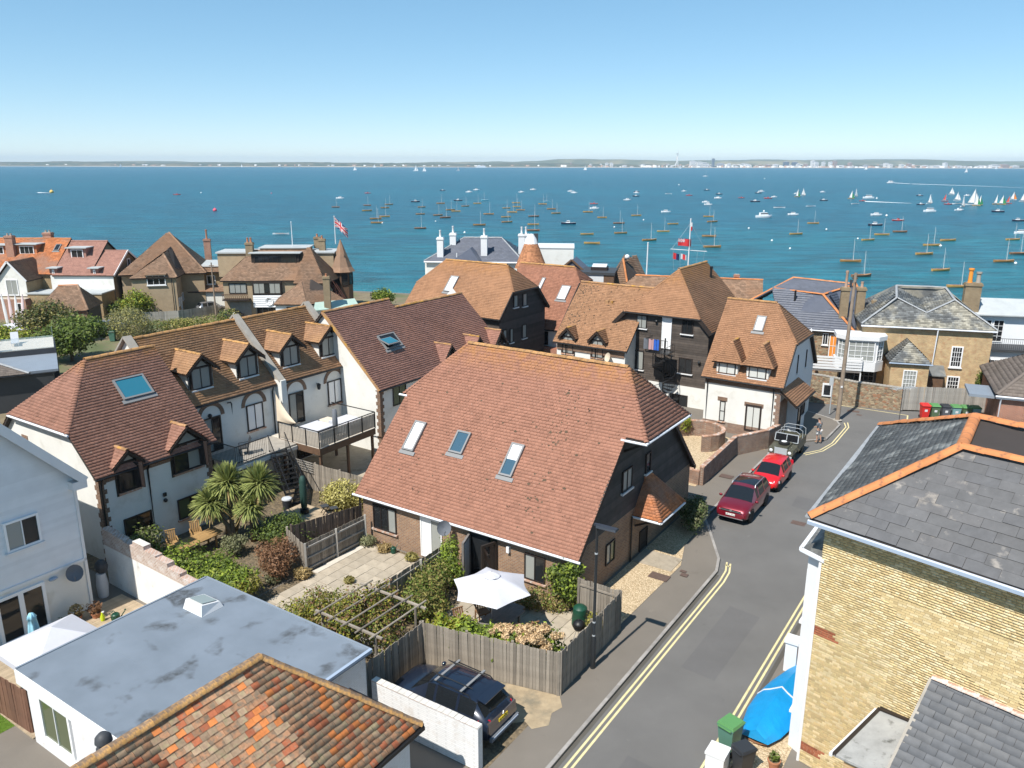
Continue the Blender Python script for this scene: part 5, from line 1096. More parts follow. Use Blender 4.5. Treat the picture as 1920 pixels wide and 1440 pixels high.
m = MB(); m.slab([(-1.0, 5.5, 3), (1.2, 5.5, 3), (1.2, 5.5, 6.6), (-1.0, 5.5, 6.6)], (0, 1.5, 0)); m.build('end_wall', 'teak_grey', h.o)
bq = thing('covered_barbecue', 'grey covered barbecue on the dark balcony', 'barbecue', h.world((.8, .9, 3.56)), -12); m = MB(); m.prism([(-.6, -.35), (.6, -.35), (.6, .35), (-.6, .35)], 0, .8); m.prism([(-.5, -.3), (.5, -.3), (.5, .3), (-.5, .3)], .8, 1.15); m.build('cover', 'cloth_charcoal', bq); m = MB(); m.box(-.62, -.37, 0, .62, .37, .06); m.build('base', 'iron_black', bq)
h = House('tiled_bungalow', 'brown concrete-tiled bungalow with red brick wall at the edge', (35.0, 55.6), -23); BW = h
PF = [[(0, -.3, 2.95), (9, -.3, 2.95), (9, 4.5, 6.0), (4.4, 4.5, 6.0)], [(0, 9.3, 2.95), (0, -.3, 2.95), (4.4, 4.5, 6.0)], [(9, 9.3, 2.95), (0, 9.3, 2.95), (4.4, 4.5, 6.0), (9, 4.5, 6.0)]]
ro = under(h.o, PF)
for q in PF: tiles(ro, q, 'tile_concrete', .32, .33, .03, name='roof_tiles')
ridge(ro, (0, -.3, 3.0), (4.4, 4.5, 6.06), 'tile_concrete', .45, .13, single=True, name='hip_tile'); m = MB(); m.box(.3, 0, -.2, 9, 9, 2.9); m.build('wall', 'brick_red', h.o); gutter(h.o, (-.05, -.36, 2.9), (9, -.36, 2.9), 'gutter_white', .07); m = MB(); m.box(0, -.32, 2.72, 9, -.28, 2.9); m.build('fascia', 'paint_white', h.o); pipe(h.o, [(.35, -.36, 2.9), (.35, -.08, 2.4), (.35, -.08, 0)], 'gutter_white', .05)
m = MB(); m.box(-1.6, .5, 2.5, .1, 3.6, 2.7); m.build('canopy', 'flat_grey', h.o)
# ---------------------------------------------------------------- yellow brick house in the near right corner
def P2w(p, z): return Vector((p[0], p[1], z))
ZE, ZR = 8.7, 11.0
N_ = at(1518, 972, ZE); F_ = at(1652, 800, ZE); A1 = at(1803, 842, ZR); A2 = at(1828, 785, ZR)
dn = Vector((math.cos(math.radians(-46.7)), math.sin(math.radians(-46.7)), 0)); ds = (F_-N_).normalized(); nin = Vector((-dn.y, dn.x, 0))
h = House('corner_house', 'yellow brick house with slate roof and orange ridge tiles, nearest on the street', (0, 0), 0); RF = h
R_ = N_+dn*13; RR_ = A1+dn*12; RB = A2+dn*12; VL = (A2+dn*2.0)*1; VL = Vector((VL.x, VL.y, ZR-1.2)); VR = VL+dn*10
fn = [N_, R_, RR_, A1]; fs = [F_, N_, A1, A2]; fb = [A1, RR_, VR, VL, A2]; f2 = [VL, VR, RB, A2]; f3 = [R_+nin*15, F_, A2, RB]
ro = under(h.o, [fn, fs, fb, f2, f3], 'underlay', .12)
tiles(ro, fn, ['slate_near', 'slate_near', 'slate_near_b', 'slate_near_c'], .33, .85, .014, name='slates', off=.02, pieces=(220, 'slate', lambda c: (Vector(c)-EYE).length))
tiles(ro, fs, 'slate_felt', .2, .3, .012, name='roof_slates'); tiles(ro, fb, 'slate_felt', .3, .4, .012, name='roof_slates'); tiles(ro, f2, 'tile_concrete', .25, .3, .03, name='roof_tiles')
for a, b in ((N_, A1), (A1, A2), (A1, RR_), (F_, A2), (A2, RB)): ridge(ro, a+Vector((0, 0, .05)), b+Vector((0, 0, .05)), 'ridge_orange', .62, .17, .02)
m = MB(); m.bar(N_+Vector((0, 0, .03)), F_+Vector((0, 0, .03)), .28, .05); m.build('lead_edge', 'lead', ro); m = MB(); m.bar(A2+Vector((0, 0, .02)), VL+(VR-VL)*.2+Vector((0, 0, .05)), .25, .04); m.build('valley_lead', 'lead', ro)
m = MB(); m.bar(N_-nin*.08+Vector((0, 0, -.08)), R_-nin*.08+Vector((0, 0, -.08)), .13, .1); m.build('gutter', 'gutter_grey', h.o)
m = MB(); m.bar(N_-nin*.1+Vector((0, 0, -.02)), R_-nin*.1+Vector((0, 0, -.02)), .04, .03); m.build('gutter_rim', 'gutter_white', h.o)
sn = Vector((ds.y, -ds.x, 0)); Cw = N_+nin*.3+sn*.35; Cw.z = 0
core = [Cw, Cw+dn*12, Cw+dn*12+nin*13, Cw+ds*9.9]
m = MB(); m.prism([(p.x+ (nin*.014+sn*.02).x, p.y+(nin*.014+sn*.02).y) for p in core], -.1, ZE-.05); m.build('wall', 'mortar', h.o)
# real bricks on the side wall: the nearest are single pieces, the rest one mass
bl, bh = .235, .078; nb = []; zz = 0.0; row = 0; BW_ = 8.6
while zz < ZE-.2:
 s = -(bl/2 if row % 2 else 0)
 hd = row % 4 == 3
 st_ = bl if not hd else bl/1.9
 while s < BW_:
  a = max(s, 0); b = min(s+st_-.012, BW_)
  if b-a > .03: nb.append((a, b, zz, zz+bh-.012, row))
  s += st_
 zz += bh; row += 1
def isred(a, z): return (a < .62 and (abs(z-4.9) < .16 or abs(z-.55) < .16))
order = sorted(range(len(nb)), key=lambda j: ((Cw+dn*nb[j][0]+Vector((0, 0, nb[j][2])))-EYE).length+(9 if nb[j][2] > 7 or nb[j][2] < 2.2 or nb[j][0] > 5.6 else 0))
single = set(order[:300]); V_ = []; F__ = []; VR_ = []; FR_ = []
dnn = np.array(dn); nnn = np.array(-nin); Cn = np.array(Cw)
bm_ = {}
for j, (a, b, z0, z1, r_) in enumerate(nb):
 d = .1+random.uniform(-.004, .005)
 if j in single:
  key = (round(b-a, 2), isred(a, z0), random.randrange(3)); 
  if key not in bm_:
   m = MB(); m.box(0, 0, 0, b-a, .105, z1-z0); bm_[key] = m.mesh('brick', 'brick_piece_red' if key[1] else ('brick_piece', 'brick_piece_b', 'brick_piece_c')[key[2]])
  o = link('brick', bm_[key], h.o); p = Cw+dn*a-nin*(d-.1); o.location = (p.x, p.y, z0); o.rotation_euler.z = math.radians(-46.7)
 else:
  tgtV, tgtF = (VR_, FR_) if isred(a, z0) else (V_, F__); n0 = len(tgtV)
  for dd_ in (d-.1, -.02):
   for s_, z_ in ((a, z0), (b, z0), (b, z1), (a, z1)): tgtV.append(Cn+dnn*s_+nnn*dd_+np.array([0, 0, z_]))
  tgtF += [(n0, n0+1, n0+2, n0+3), (n0+3, n0+2, n0+6, n0+7), (n0+1, n0+5, n0+6, n0+2), (n0, n0+4, n0+5, n0+1), (n0, n0+3, n0+7, n0+4)]
bo = np_mesh('brickwork', V_, F__, 'brick_piece', h.o, 'stuff')
for q_ in ('brick_piece_b', 'brick_piece_c'): bo.data.materials.append(MAT[q_])
bo.data.polygons.foreach_set('material_index', np.repeat(RNG.integers(0, 3, len(F__)//5), 5).astype(np.int32))
np_mesh('red_brickwork', VR_, FR_, 'brick_piece_red', h.o, 'stuff')
# white painted street bay with slate cap
hb = Vector((0, 0, 1)); bp = lambda a, b, z=0: (Cw+ds*a-sn*b)+hb*z
m = MB(); pl_ = [bp(.25, -.05), bp(.55, .5), bp(2.4, .5), bp(2.7, -.05)]; m.prism([(p.x, p.y) for p in pl_], 0, 7.3); m.build('street_bay', 'paint_white', h.o)
pl2 = [bp(.0, -.1, 7.3), bp(.4, .72, 7.3), bp(2.55, .72, 7.3), bp(2.95, -.1, 7.3)]; m = MB(); m.slab([pl2[0], pl2[1], bp(.6, -.05, 7.9)], (0, 0, -.06)); m.slab([pl2[1], pl2[2], bp(2.3, -.05, 7.9), bp(.6, -.05, 7.9)], (0, 0, -.06)); m.build('bay_roof', 'slate_felt', h.o)
m = MB()
for a, b in zip(pl2[:-1], pl2[1:]): m.bar(a, b, .12, .1)
m.build('bay_gutter', 'gutter_white', h.o)
for z0 in (1.2, 4.6): window(h.o, bp(.85, .5, z0), ds, -sn, 1.4, 1.9, 2, 2, 'frame_white', 'pane', .08, 'paint_white')
m = MB(); q = bp(-.02, .02); m.prism([(bp(-.03, .06).x, bp(-.03, .06).y), (bp(.25, .06).x, bp(.25, .06).y), (bp(.25, -.05).x, bp(.25, -.05).y), (bp(-.03, -.02).x, bp(-.03, -.02).y)], 0, 7.2); m.build('white_pilaster', 'paint_white', h.o)
# lean-to with slate roof and its small flat-roofed bay
T0 = hit(1748, 1274, Cw, nin); T1 = T0+dn*6; LF = [T0-nin*3.3-hb*2.2, T1-nin*3.3-hb*2.2, T1, T0]
lt = under(h.o, [LF], 'underlay', .12, 'lean_to_roof'); tiles(lt, LF, ['slate_lean', 'slate_lean', 'slate_lean_b'], .24, .42, .012, name='slates', pieces=(160, 'slate', lambda c: (Vector(c)-EYE).length)); ridge(lt, T0+hb*.06, T1+hb*.06, 'brick_cap', .4, .12)
m = MB(); m.bar(LF[0]+hb*.02, T0+hb*.02, .14, .08); m.build('verge', 'concrete', lt); m = MB(); m.prism([(p.x, p.y) for p in (T0+dn*.15, T1, T1-nin*3.1, T0+dn*.15-nin*3.1)], 0, 1.75); m.build('lean_to_wall', 'brick_yellow_far', h.o)
zb_ = hit(1650, 1330, Cw, nin); B0 = Vector((zb_.x, zb_.y, 0))-nin*.02; zb_ = zb_.z-2.8; T2 = Vector((T0.x, T0.y, 0)); bq_ = [p+hb*zb_ for p in (B0, T2+dn*.05, T2+dn*.05-nin*2.6, B0-dn*.15-nin*2.6)]
m = MB(); m.slab([p+hb*zz_ for p, zz_ in zip(bq_, (2.75, 2.85, 2.65, 2.55))], (0, 0, .08)); fr = m.build('bay_flat_roof', 'concrete_mottled', h.o); m = MB(); m.bar(bq_[0]+hb*2.82, bq_[3]+hb*2.62, .1, .1); m.bar(bq_[0]+hb*2.87, bq_[1]+hb*2.97, .22, .05); m.bar(bq_[1]+hb*2.95, bq_[2]+hb*2.75, .3, .06); m.build('roof_edging', 'timber_dark', fr); m = MB(); m.bar(bq_[0]-dn*.1+hb*2.74, bq_[3]-dn*.1+hb*2.54, .09, .09); m.build('gutter', 'gutter_white', fr)
m = MB(); m.prism([(p.x, p.y) for p in (B0+dn*.15, T2, T2-nin*2.5, B0+dn*.1-nin*2.5)], 0, 2.5+zb_); m.build('bay_wall', 'brick_yellow_far', h.o)
# ---------------------------------------------------------------- white clapboard house at the left edge
h = House('clapboard_house', 'white clapboard house with glazed garden doors at the left edge', g(-45, 5.8), GA); LH = h
L, ze, zr, V = 12.1, 6.45, 12.0, 5.2; k = (zr-ze)/V
F = roofpts(L+.35, V, ze-.3, zr-.3); ro = roof_on(h, F, 'slate_blue', 'lead', gauge=.25, tw=.4, single=False); m = MB(); m.box(.2, .25, -.1, L-.02, 2*V-.2, 2.32); m.build('ground_floor_wall', 'render_white', h.o)
m = MB(); m.slab([(L-.04, .25, 2.3), (L-.04, 2*V-.2, 2.3), (L-.04, 2*V-.2, ze-.2), (L-.04, V, zr-.6), (L-.04, .25, ze-.2)], (-.3, 0, 0)); m.box(.2, .25, 2.32, L-.4, 2*V-.2, ze-.2); m.build('upper_wall', 'siding_white', h.o)
boards(h.o, (L-.04, 0, 0), (0, 1, 0), (1, 0, 0), lambda z: (.25, 2*V-.2 if z < ze-.2 else 2*V-(z-ze+.2)/k-.2), 2.42, 9.8, 'siding_white', .17, t=.025)
m = MB(); m.box(L-.1, .2, 2.3, L+.03, 2*V-.15, 2.42); m.build('string_course', 'paint_white', h.o); m = MB(); m.box(L-.06, 2*V-.27, 0, L+.03, 2*V-.15, ze-.3); m.build('corner_trim', 'paint_white', h.o)
m = MB(); m.bar((L+.38, 2*V+.1, ze-.45), (L+.38, V, zr-.3), .08, .35); m.bar((L+.38, -.1, ze-.45), (L+.38, V, zr-.3), .08, .35); m.build('bargeboard', 'paint_white', h.o); m = MB(); m.box(L-.1, 2*V-.45, ze-.75, L+.4, 2*V+.15, ze-.4); m.build('eaves_box', 'paint_white', h.o)
m = MB(); m.box(L-2, V+2.3, 6, L-1.2, V+3.1, 11.4); m.build('chimney', 'siding_white', h.o)
window(h.o, (L, 13.03-5.8, 3.9), (0, 1, 0), (1, 0, 0), 1.35, 1.28, 2, 1, 'frame_white', ['pane_curtain', 'pane'], .09, 'paint_white')
window(h.o, (L, 12.25-5.8, .05), (0, 1, 0), (1, 0, 0), 1.93, 2.08, 2, 1, 'frame_white', 'pane', .13, None, 'garden_door', mid=.2)
p = h.on(140, 1074, (L+.3, 0, 0), (1, 0, 0)); dish(h.o, p, (.85, -.45, .3), .34, 'cloth_charcoal', wall=(L, p.y, p.z-.1)); p = h.on(99, 1085, (L, 0, 0), (1, 0, 0)); m = MB(); m.ball((L+.05, p.y, p.z), (.08, .2, .08), 10, 6); m.build('wall_lamp', 'gutter_grey', h.o, True)
# ---------------------------------------------------------------- flat-roofed white extension
h = House('flat_roof_extension', 'white single-storey building with grey flat roof and a skylight', g(-26.3, 10.05), GA, 'building'); FX = h
m = MB(); m.box(.15, .15, -.1, 8.85, 7.15, 2.75); m.build('wall', 'brick_paint', h.o); m = MB(); m.box(0, 0, 2.76, 9.0, 7.3, 2.9); ro = m.build('flat_roof', 'flat_grey_stain', h.o)
m = MB(); m.box(-.03, -.05, 2.35, 9.03, .0, 2.86); m.build('fascia', 'paint_white', h.o); m = MB(); m.bar((9.0, 0, 2.9), (9.0, 7.3, 2.9), .12, .1); m.build('roof_trim', 'gutter_grey', h.o); m = MB(); m.bar((0, 0, 2.9), (0, 7.3, 2.9), .08, .06); m.bar((0, 7.3, 2.9), (9, 7.3, 2.9), .08, .06); m.build('roof_edge', 'flat_grey', h.o)
for y_ in (2.4, 4.85): m = MB(); m.box(.05, y_, 2.9, 8.93, y_+.04, 2.903); m.build('roof_seam', 'flat_grey_stain', h.o)
q = h.on(382, 1140, (0, 0, 2.9), (0, 0, 1)); m = MB(); x, y = q.x, q.y
m.hexa([(x-.62, y-.45, 2.9), (x+.5, y-.45, 2.9), (x+.5, y+.5, 2.9), (x-.62, y+.5, 2.9), (x-.52, y-.35, 3.3), (x+.42, y-.35, 3.3), (x+.42, y+.42, 3.12), (x-.52, y+.42, 3.12)]); s_ = m.build('skylight', 'paint_white', h.o); m = MB(); m.slab([(x-.42, y-.26, 3.31), (x+.33, y-.26, 3.31), (x+.33, y+.35, 3.16), (x-.42, y+.35, 3.16)], (0, 0, .015)); m.build('pane', 'pane_glaze', s_)
a = h.on(92, 1400, (0, .15, 0), (0, -1, 0)); window(h.o, (.95, .15, .55), (1, 0, 0), (0, -1, 0), 1.9, 1.75, 2, 1, 'frame_white', 'pane_green', .12, 'paint_white')
# ---------------------------------------------------------------- cottage with old orange tiles
h = House('tiled_cottage', 'cottage with mottled orange and grey tiled hip roof, nearest at the bottom', g(-16.7, 12.4), GA); CO = h
TM = ['tile_cot_grey', 'tile_cot_brown', 'tile_cot_brown', 'tile_cot_grey', 'tile_cot_orange', 'tile_cot_brown', 'tile_cot_red', 'tile_cot_brown']
fr_ = [(3.05, 3.2, 2.6), (3.05, -7, 2.6), (0, -7, 5.6), (0, 0, 5.6)]; fe = [(.02, 3.2, 2.6), (3.05, 3.2, 2.6), (0, 0, 5.6)]
ro = under(h.o, [fr_, fe], 'underlay', .12); tiles(ro, fr_, TM, .19, .23, .026, pieces=(300, 'tile', lambda c: (h.world(c)-EYE).length+(6 if c[1] < -3.5 else 0)), jit=.5); tiles(ro, fe, TM, .19, .23, .026)
ridge(ro, (0, -7, 5.62), (0, 0, 5.62), 'ridge_lichen', .36, .15, .03); ridge(ro, (0, 0, 5.62), (3.05, 3.2, 2.64), 'ridge_lichen', .36, .13, .03, name='hip_tile')
m = MB(); m.box(.02, -7, 0, 2.8, 2.95, 2.55); m.box(.02, -7, 2.5, .12, -.05, 5.5); m.build('wall', 'brick_paint', h.o); m = MB(); m.bar((3.12, 3.25, 2.55), (3.12, -7, 2.55), .12, .12); m.bar((3.1, 3.27, 2.55), (0, 3.27, 2.55), .06, .2); m.build('gutter', 'gutter_black', h.o)
fl = MB(); q = g(-17.55, 8.3); fl.tube([(0, 0, 0), (0, 0, 5.0)], .11, 12); fl.lathe([(.11, 4.95), (.2, 5.0), (.2, 5.1), (.13, 5.12), (.13, 5.25), (.21, 5.27), (.19, 5.4), (.1, 5.5), (.02, 5.52)], 14); o = fl.build('flue_pipe', 'charcoal_paint', h.o, 40); o.location = h.loc_of(q); 
# ---------------------------------------------------------------- houses by the shore, left
h = House('orange_roof_house', 'orange-tiled house with flat-topped dormers and brick chimneys by the sea', (-74, 103.3), 0, group='houses by the shore')
F = roofpts(14.6, 5.7, 5, 9.05); roof_on(h, F, 'tile_orange', 'ridge_orange', gauge=.2, tw=.3, single=False); walls(h, 14.6, 5.7, 5, 9.05, 'brick_tawny')
def boxdormer(h, x0, x1, y0, z0, z1, k, ze, mt, cols, fm='frame_white'):
 m = MB(); m.hexa([(x0, y0, z0), (x1, y0, z0), (x1, (z1-ze)/k, z0), (x0, (z1-ze)/k, z0), (x0, y0, z1), (x1, y0, z1), (x1, (z1-ze)/k+.4, z1), (x0, (z1-ze)/k+.4, z1)]); d = m.build('dormer', mt, h.o); m = MB(); m.box(x0-.25, y0-.35, z1, x1+.25, (z1-ze)/k+.6, z1+.12); m.build('dormer_roof', 'flat_pale', d); window(d, (x0+.35, y0, z0+.25), (1, 0, 0), (0, -1, 0), x1-x0-.7, z1-z0-.4, cols, 1, fm, 'pane', .1, 'paint_white', 'window_frame')
k = 4.05/5.7
boxdormer(h, 8.6, 11.2, 3.2, 7.0, 8.5, k, 5, 'tile_orange', 3); boxdormer(h, 4.9, 7.2, 3.2, 7.0, 8.4, k, 5, 'tile_orange', 3)
chimney(h.o, 8.0, 3.0, 6, 9.7, 1.0, .8, 'brick_red', 2, 'concrete', .3); chimney(h.o, 11.4, 6.0, 8, 9.9, 1.1, .8, 'brick_red', 2, 'concrete', .3); h.skylight(((0, 0, 5.05), Vector((0, -k, 1)).normalized()), (100, 471), (106, 459), (110, 471), pm='pane')
PF = [[(9.0, -3.4, 4.6), (9.0, 2.2, 4.6), (11.1, 2.2, 7.0), (11.1, -3.4, 7.0)], [(13.2, 2.2, 4.6), (13.2, -3.4, 4.6), (11.1, -3.4, 7.0), (11.1, 2.2, 7.0)]]
ro = under(h.o, PF, 'underlay', .1, 'wing_roof')
for q in PF: tiles(ro, q, 'tile_old', .2, .3, .03)
m = MB(); m.slab([(9.2, -3.1, 2.6), (13, -3.1, 2.6), (13, -3.1, 4.6), (11.1, -3.1, 6.8), (9.2, -3.1, 4.6)], (0, 5, 0)); m.build('wing_wall', 'brick_tawny', h.o); m = MB(); m.slab([(9.2, -3.15, 2.7), (12.95, -3.15, 2.7), (12.95, -3.15, 4.5), (11.1, -3.15, 6.7), (9.2, -3.15, 4.5)], (0, .04, 0)); m.build('wing_render', 'render_white', h.o)
window(h.o, (10.4, -3.15, 2.8), (1, 0, 0), (0, -1, 0), 1.5, 2.0, 2, 1, 'frame_white', 'pane_curtain', .1, name='french_window'); m = MB(); m.box(8.2, -4.6, 0, 13.4, -3.1, 2.55); m.build('ground_floor', 'brick_red', h.o)
for a, b in (((9, -3.45, 4.62), (11.1, -3.45, 7.06)), ((11.1, -3.45, 7.06), (13.2, -3.45, 4.62))): m = MB(); m.bar(a, b, .06, .22); m.build('bargeboard', 'paint_white', h.o)
window(h.o, (12.3, -4.6, .9), (1, 0, 0), (0, -1, 0), .6, 1.2, 1, 1, 'frame_white', 'pane', .1)
h = House('rose_roof_house', 'tawny brick house with rose tiled roof and stepped gables by the sea', (-59.3, 103.0), 0, group='houses by the shore')
F = roofpts(4.9, 5.8, 4.9, 8.75); roof_on(h, F, 'tile_rose', 'tile_rose', gauge=.2, tw=.3, single=False); walls(h, 4.9, 5.8, 4.9, 8.75, 'brick_tan'); k = 3.85/5.8
boxdormer(h, .9, 3.2, 3.0, 6.5, 8.1, k, 4.9, 'tile_rose', 2); boxdormer(h, -.4, .6, .3, 4.6, 5.8, k, 4.9, 'tile_rose', 1)
F = roofpts(3.4, 4.6, 4.9, 7.6, x0=4.6); ro = roof_on(h, F, 'tile_rose', 'tile_rose', gauge=.2, tw=.3, single=False); m = MB(); m.slab([(7.8, .25, -.2), (7.8, 9, -.2), (7.8, 9, 4.9), (7.8, 4.6, 7.5), (7.8, .25, 4.9)], (-3.2, 0, 0)); m.build('gable_wall', 'brick_tan', h.o); boxdormer(h, 4.9, 5.9, .3, 4.6, 5.8, 2.7/4.6, 4.9, 'tile_rose', 1)
for a, b in (((8.02, 0, 4.9), (8.02, 4.6, 7.66)), ((8.02, 4.6, 7.66), (8.02, 9.2, 4.9))): m = MB(); m.bar(a, b, .08, .24); m.build('bargeboard', 'paint_white', h.o)
for y_, z_ in ((4.4, 5.4), (2.5, 1.0)): window(h.o, (7.8, y_, z_), (0, 1, 0), (1, 0, 0), .8, 1.2, 1, 1, 'frame_white', 'pane', .1, 'paint_white')
m = MB(); m.box(-1.6, -3.2, 0, 7.7, .2, 3.0); m.build('front_extension', 'brick_tawny', h.o); m = MB(); m.box(-1.7, -3.3, 3.0, 7.8, .2, 3.15); m.build('flat_roof', 'flat_pale', h.o); m = MB(); m.box(-.3, .2, 3.15, 4.7, .3, 4.9); m.build('cream_render', 'render_white', h.o); m = MB(); m.box(4.7, .18, 3.15, 7.79, .3, 4.9); m.build('cream_render', 'render_white', h.o)
# hipped garage
h = House('garage', 'small garage with grey-brown hipped roof and dark doors', (-54.4, 90.0), 12, 'garage'); PF = [[(0, 0, 2.5), (5.6, 0, 2.5), (4.0, 3, 5.0), (1.9, 3, 5.0)], [(5.6, 0, 2.5), (5.6, 6, 2.5), (4.0, 3, 5.0)], [(0, 6, 2.5), (0, 0, 2.5), (1.9, 3, 5.0)], [(5.6, 6, 2.5), (0, 6, 2.5), (1.9, 3, 5.0), (4, 3, 5.0)]]
ro = under(h.o, PF)
for q in PF: tiles(ro, q, 'tile_old', .2, .3, .025)
ridge(ro, (1.9, 3, 5.05), (4, 3, 5.05), 'ridge_orange', single=False); ridge(ro, (5.6, 0, 2.55), (4, 3, 5.05), 'tile_old', single=False, name='hip_tile'); m = MB(); m.box(.2, .2, 0, 5.4, 5.8, 2.5); m.build('wall', 'brick_red', h.o); m = MB(); m.box(5.4, .6, 0, 5.46, 5.4, 2.3); m.build('garage_door', 'charcoal_paint', h.o); gutter(h.o, (5.65, 0, 2.45), (5.65, 6, 2.45))
# brown house with two hipped roofs
h = House('brown_hip_house', 'brown rendered house with tall pyramid tiled roof and white windows', (-47.7, 99.4), 14)
PF = [[(0, 0, 5.0), (5.6, 0, 5.0), (3.8, 3.2, 7.6)], [(5.6, 0, 5.0), (6.2, 7, 5.0), (4.2, 8, 8.4), (3.8, 3.2, 7.6)], [(0, 8, 5.0), (0, 0, 5.0), (3.8, 3.2, 7.6), (4.2, 8, 8.4)]]
P2_ = [[(-2.2, 4.4, 4.9), (8.6, 4.4, 4.9), (3.9, 8.6, 9.9), (3.6, 8.6, 9.9)], [(8.6, 4.4, 4.9), (8.6, 12.6, 4.9), (3.9, 8.6, 9.9)], [(-2.2, 12.6, 4.9), (-2.2, 4.4, 4.9), (3.6, 8.6, 9.9)], [(8.6, 12.6, 4.9), (-2.2, 12.6, 4.9), (3.6, 8.6, 9.9), (3.9, 8.6, 9.9)]]
ro = under(h.o, PF+P2_)
for q in PF+P2_: tiles(ro, q, 'tile_old', .2, .3, .03)
m = MB(); m.box(.2, .25, -.2, 5.4, 10, 5.0); m.build('wall', 'mortar_brown', h.o); m = MB(); m.box(-1.9, 5, -.2, .2, 11.5, 5.0); m.build('rear_wall', 'mortar_brown', h.o); ridge(ro, (5.6, 0, 5.05), (3.8, 3.2, 7.66), 'tile_old', single=False, name='hip_tile'); ridge(ro, (8.6, 4.4, 4.95), (3.9, 8.6, 9.96), 'tile_old', single=False, name='hip_tile'); m = MB(); m.box(5.4, 4.8, 0, 8.2, 12, 4.9); m.build('side_wall', 'mortar_brown', h.o)
window(h.o, (2.0, .2, 4.1), (1, 0, 0), (0, -1, 0), 2.2, 1.3, 3, 1, 'frame_white', 'pane', .1, 'paint_white'); m = MB(); m.box(1.8, -.2, 5.4, 4.4, 1.2, 5.55); m.build('dormer_roof', 'tile_old', h.o)
for y_, z_, w_, hh_, c_, nm, pm_ in ((.7, 1.2, .7, 1.1, 1, 'window', 'pane_curtain'), (2.1, .05, .95, 2.1, 1, 'front_door', 'frame_white'), (3.7, 1.4, 1.0, 1.1, 1, 'window', 'pane'), (6.0, 1.4, 1.6, 1.1, 3, 'window', 'pane'), (5.8, 4.0, 1.7, 1.3, 3, 'window', 'pane')): window(h.o, (5.4, y_, z_), (0, 1, 0), (1, 0, 0), w_, hh_, c_, 1, 'frame_white', pm_, .1, None, nm)
pipe(h.o, [(4.9, .1, 4.9), (4.9, .1, 0)]); chimney(h.o, 8.0, 13.5, 5, 8.6, .9, .7, 'brick_red', 1, 'terracotta', 1.3)
# flat-roofed link
h = House('flat_roof_link', 'buff flat-roofed building between pyramid roof and timbered house', (-43.2, 107), 8, 'building'); m = MB(); m.box(0, 0, -.2, 6.2, 6, 5.2); m.build('wall', 'brick_tawny', h.o); m = MB(); m.box(-.2, -.2, 5.6, 6.4, 6, 5.8); m.build('flat_roof', 'flat_pale', h.o); q = [(-.3, -.6, 4.9), (6.4, -.6, 4.9), (6.4, .1, 5.6), (-.3, .1, 5.6)]; ro = under(h.o, [q], 'underlay', .08, 'skirt_roof'); tiles(ro, q, 'tile_old', .2, .3, .03); m = MB(); m.box(-.2, -.22, 5.6, 6.4, -.16, 5.85); m.build('fascia', 'paint_white', h.o)
for x_ in (2.2, 4.6): window(h.o, (x_, 0, 3.2), (1, 0, 0), (0, -1, 0), 1.1, 1.2, 2, 1, 'frame_white', 'pane', .1, 'paint_white')
m = MB(); m.box(0, -1.2, 0, 4.8, 0, 2.4); m.build('entrance', 'render_white', h.o); window(h.o, (.8, -1.2, .1), (1, 0, 0), (0, -1, 0), .8, 2.1, 1, 1, 'frame_white', 'pane', .1, name='front_door'); q = [(-.2, -1.5, 2.4), (5, -1.5, 2.4), (5, .02, 3.1), (-.2, .02, 3.1)]; ro = under(h.o, [q], 'underlay', .08, 'entrance_roof'); tiles(ro, q, 'tile_old', .2, .3, .03)
# timbered house with long dormer and turret
h = House('timbered_house', 'timbered house with long glazed dormer, outside stairs and pointed turret', (-36.6, 99.8), 3); TH_ = h
PF = [[(0, 0, 4.7), (13, 0, 4.7), (10.6, 3.6, 8.2), (3.6, 3.6, 8.2)], [(0, 8, 4.7), (0, 0, 4.7), (3.6, 3.6, 8.2)], [(13, 0, 4.7), (13, 7, 4.7), (10.6, 3.6, 8.2)]]
ro = under(h.o, PF)
for q in PF: tiles(ro, q, 'tile_old', .2, .3, .03)
m = MB(); m.box(.3, .3, -.2, 12.7, 7.5, 4.7); m.build('wall', 'mortar_brown', h.o); m = MB(); m.box(-1.2, 4, 4.7, 13.6, 8, 7.7); m.build('upper_block', 'mortar_brown', h.o); m = MB(); m.box(-1.4, 3.8, 7.71, 13.8, 8.2, 7.88); m.build('flat_roof', 'flat_pale', h.o); m = MB(); m.box(4.4, 3.6, 7.88, 10.4, 7, 8.4); m.build('roof_skirt', 'tile_old', h.o); m = MB(); m.box(4.2, 3.4, 8.4, 10.6, 7.2, 8.5); m.build('top_roof', 'flat_pale', h.o)
boxdormer(h, 3.6, 9.6, 2.0, 6.3, 7.9, .97, 4.7, 'timber_dark', 9, 'timber_dark'); q = [(9.2, -.5, 4.4), (13.2, -.5, 4.4), (11.0, 2.4, 8.6), (10.6, 2.4, 8.6)]; tiles(ro, q, 'tile_old', .2, .3, .03); tiles(ro, [(13.2, -.5, 4.4), (14.4, 4, 4.6), (11, 2.4, 8.6)], 'tile_old', .2, .3, .03); under(h.o, [q, [(13.2, -.5, 4.4), (14.4, 4, 4.6), (11, 2.4, 8.6)]], 'underlay', .1, 'gable_roof')
window(h.o, (1.0, .28, 3.1), (1, 0, 0), (0, -1, 0), 2.2, 1.3, 3, 1, 'timber_dark', 'pane_curtain', .09); m = MB(); m.box(4.0, -.1, 2.9, 7.6, .3, 4.7); m.build('bay', 'timber_dark', h.o); window(h.o, (4.1, -.1, 3.1), (1, 0, 0), (0, -1, 0), 3.4, 1.4, 5, 1, 'timber_dark', ['pane_curtain', 'pane_curtain', 'pane'], .08)
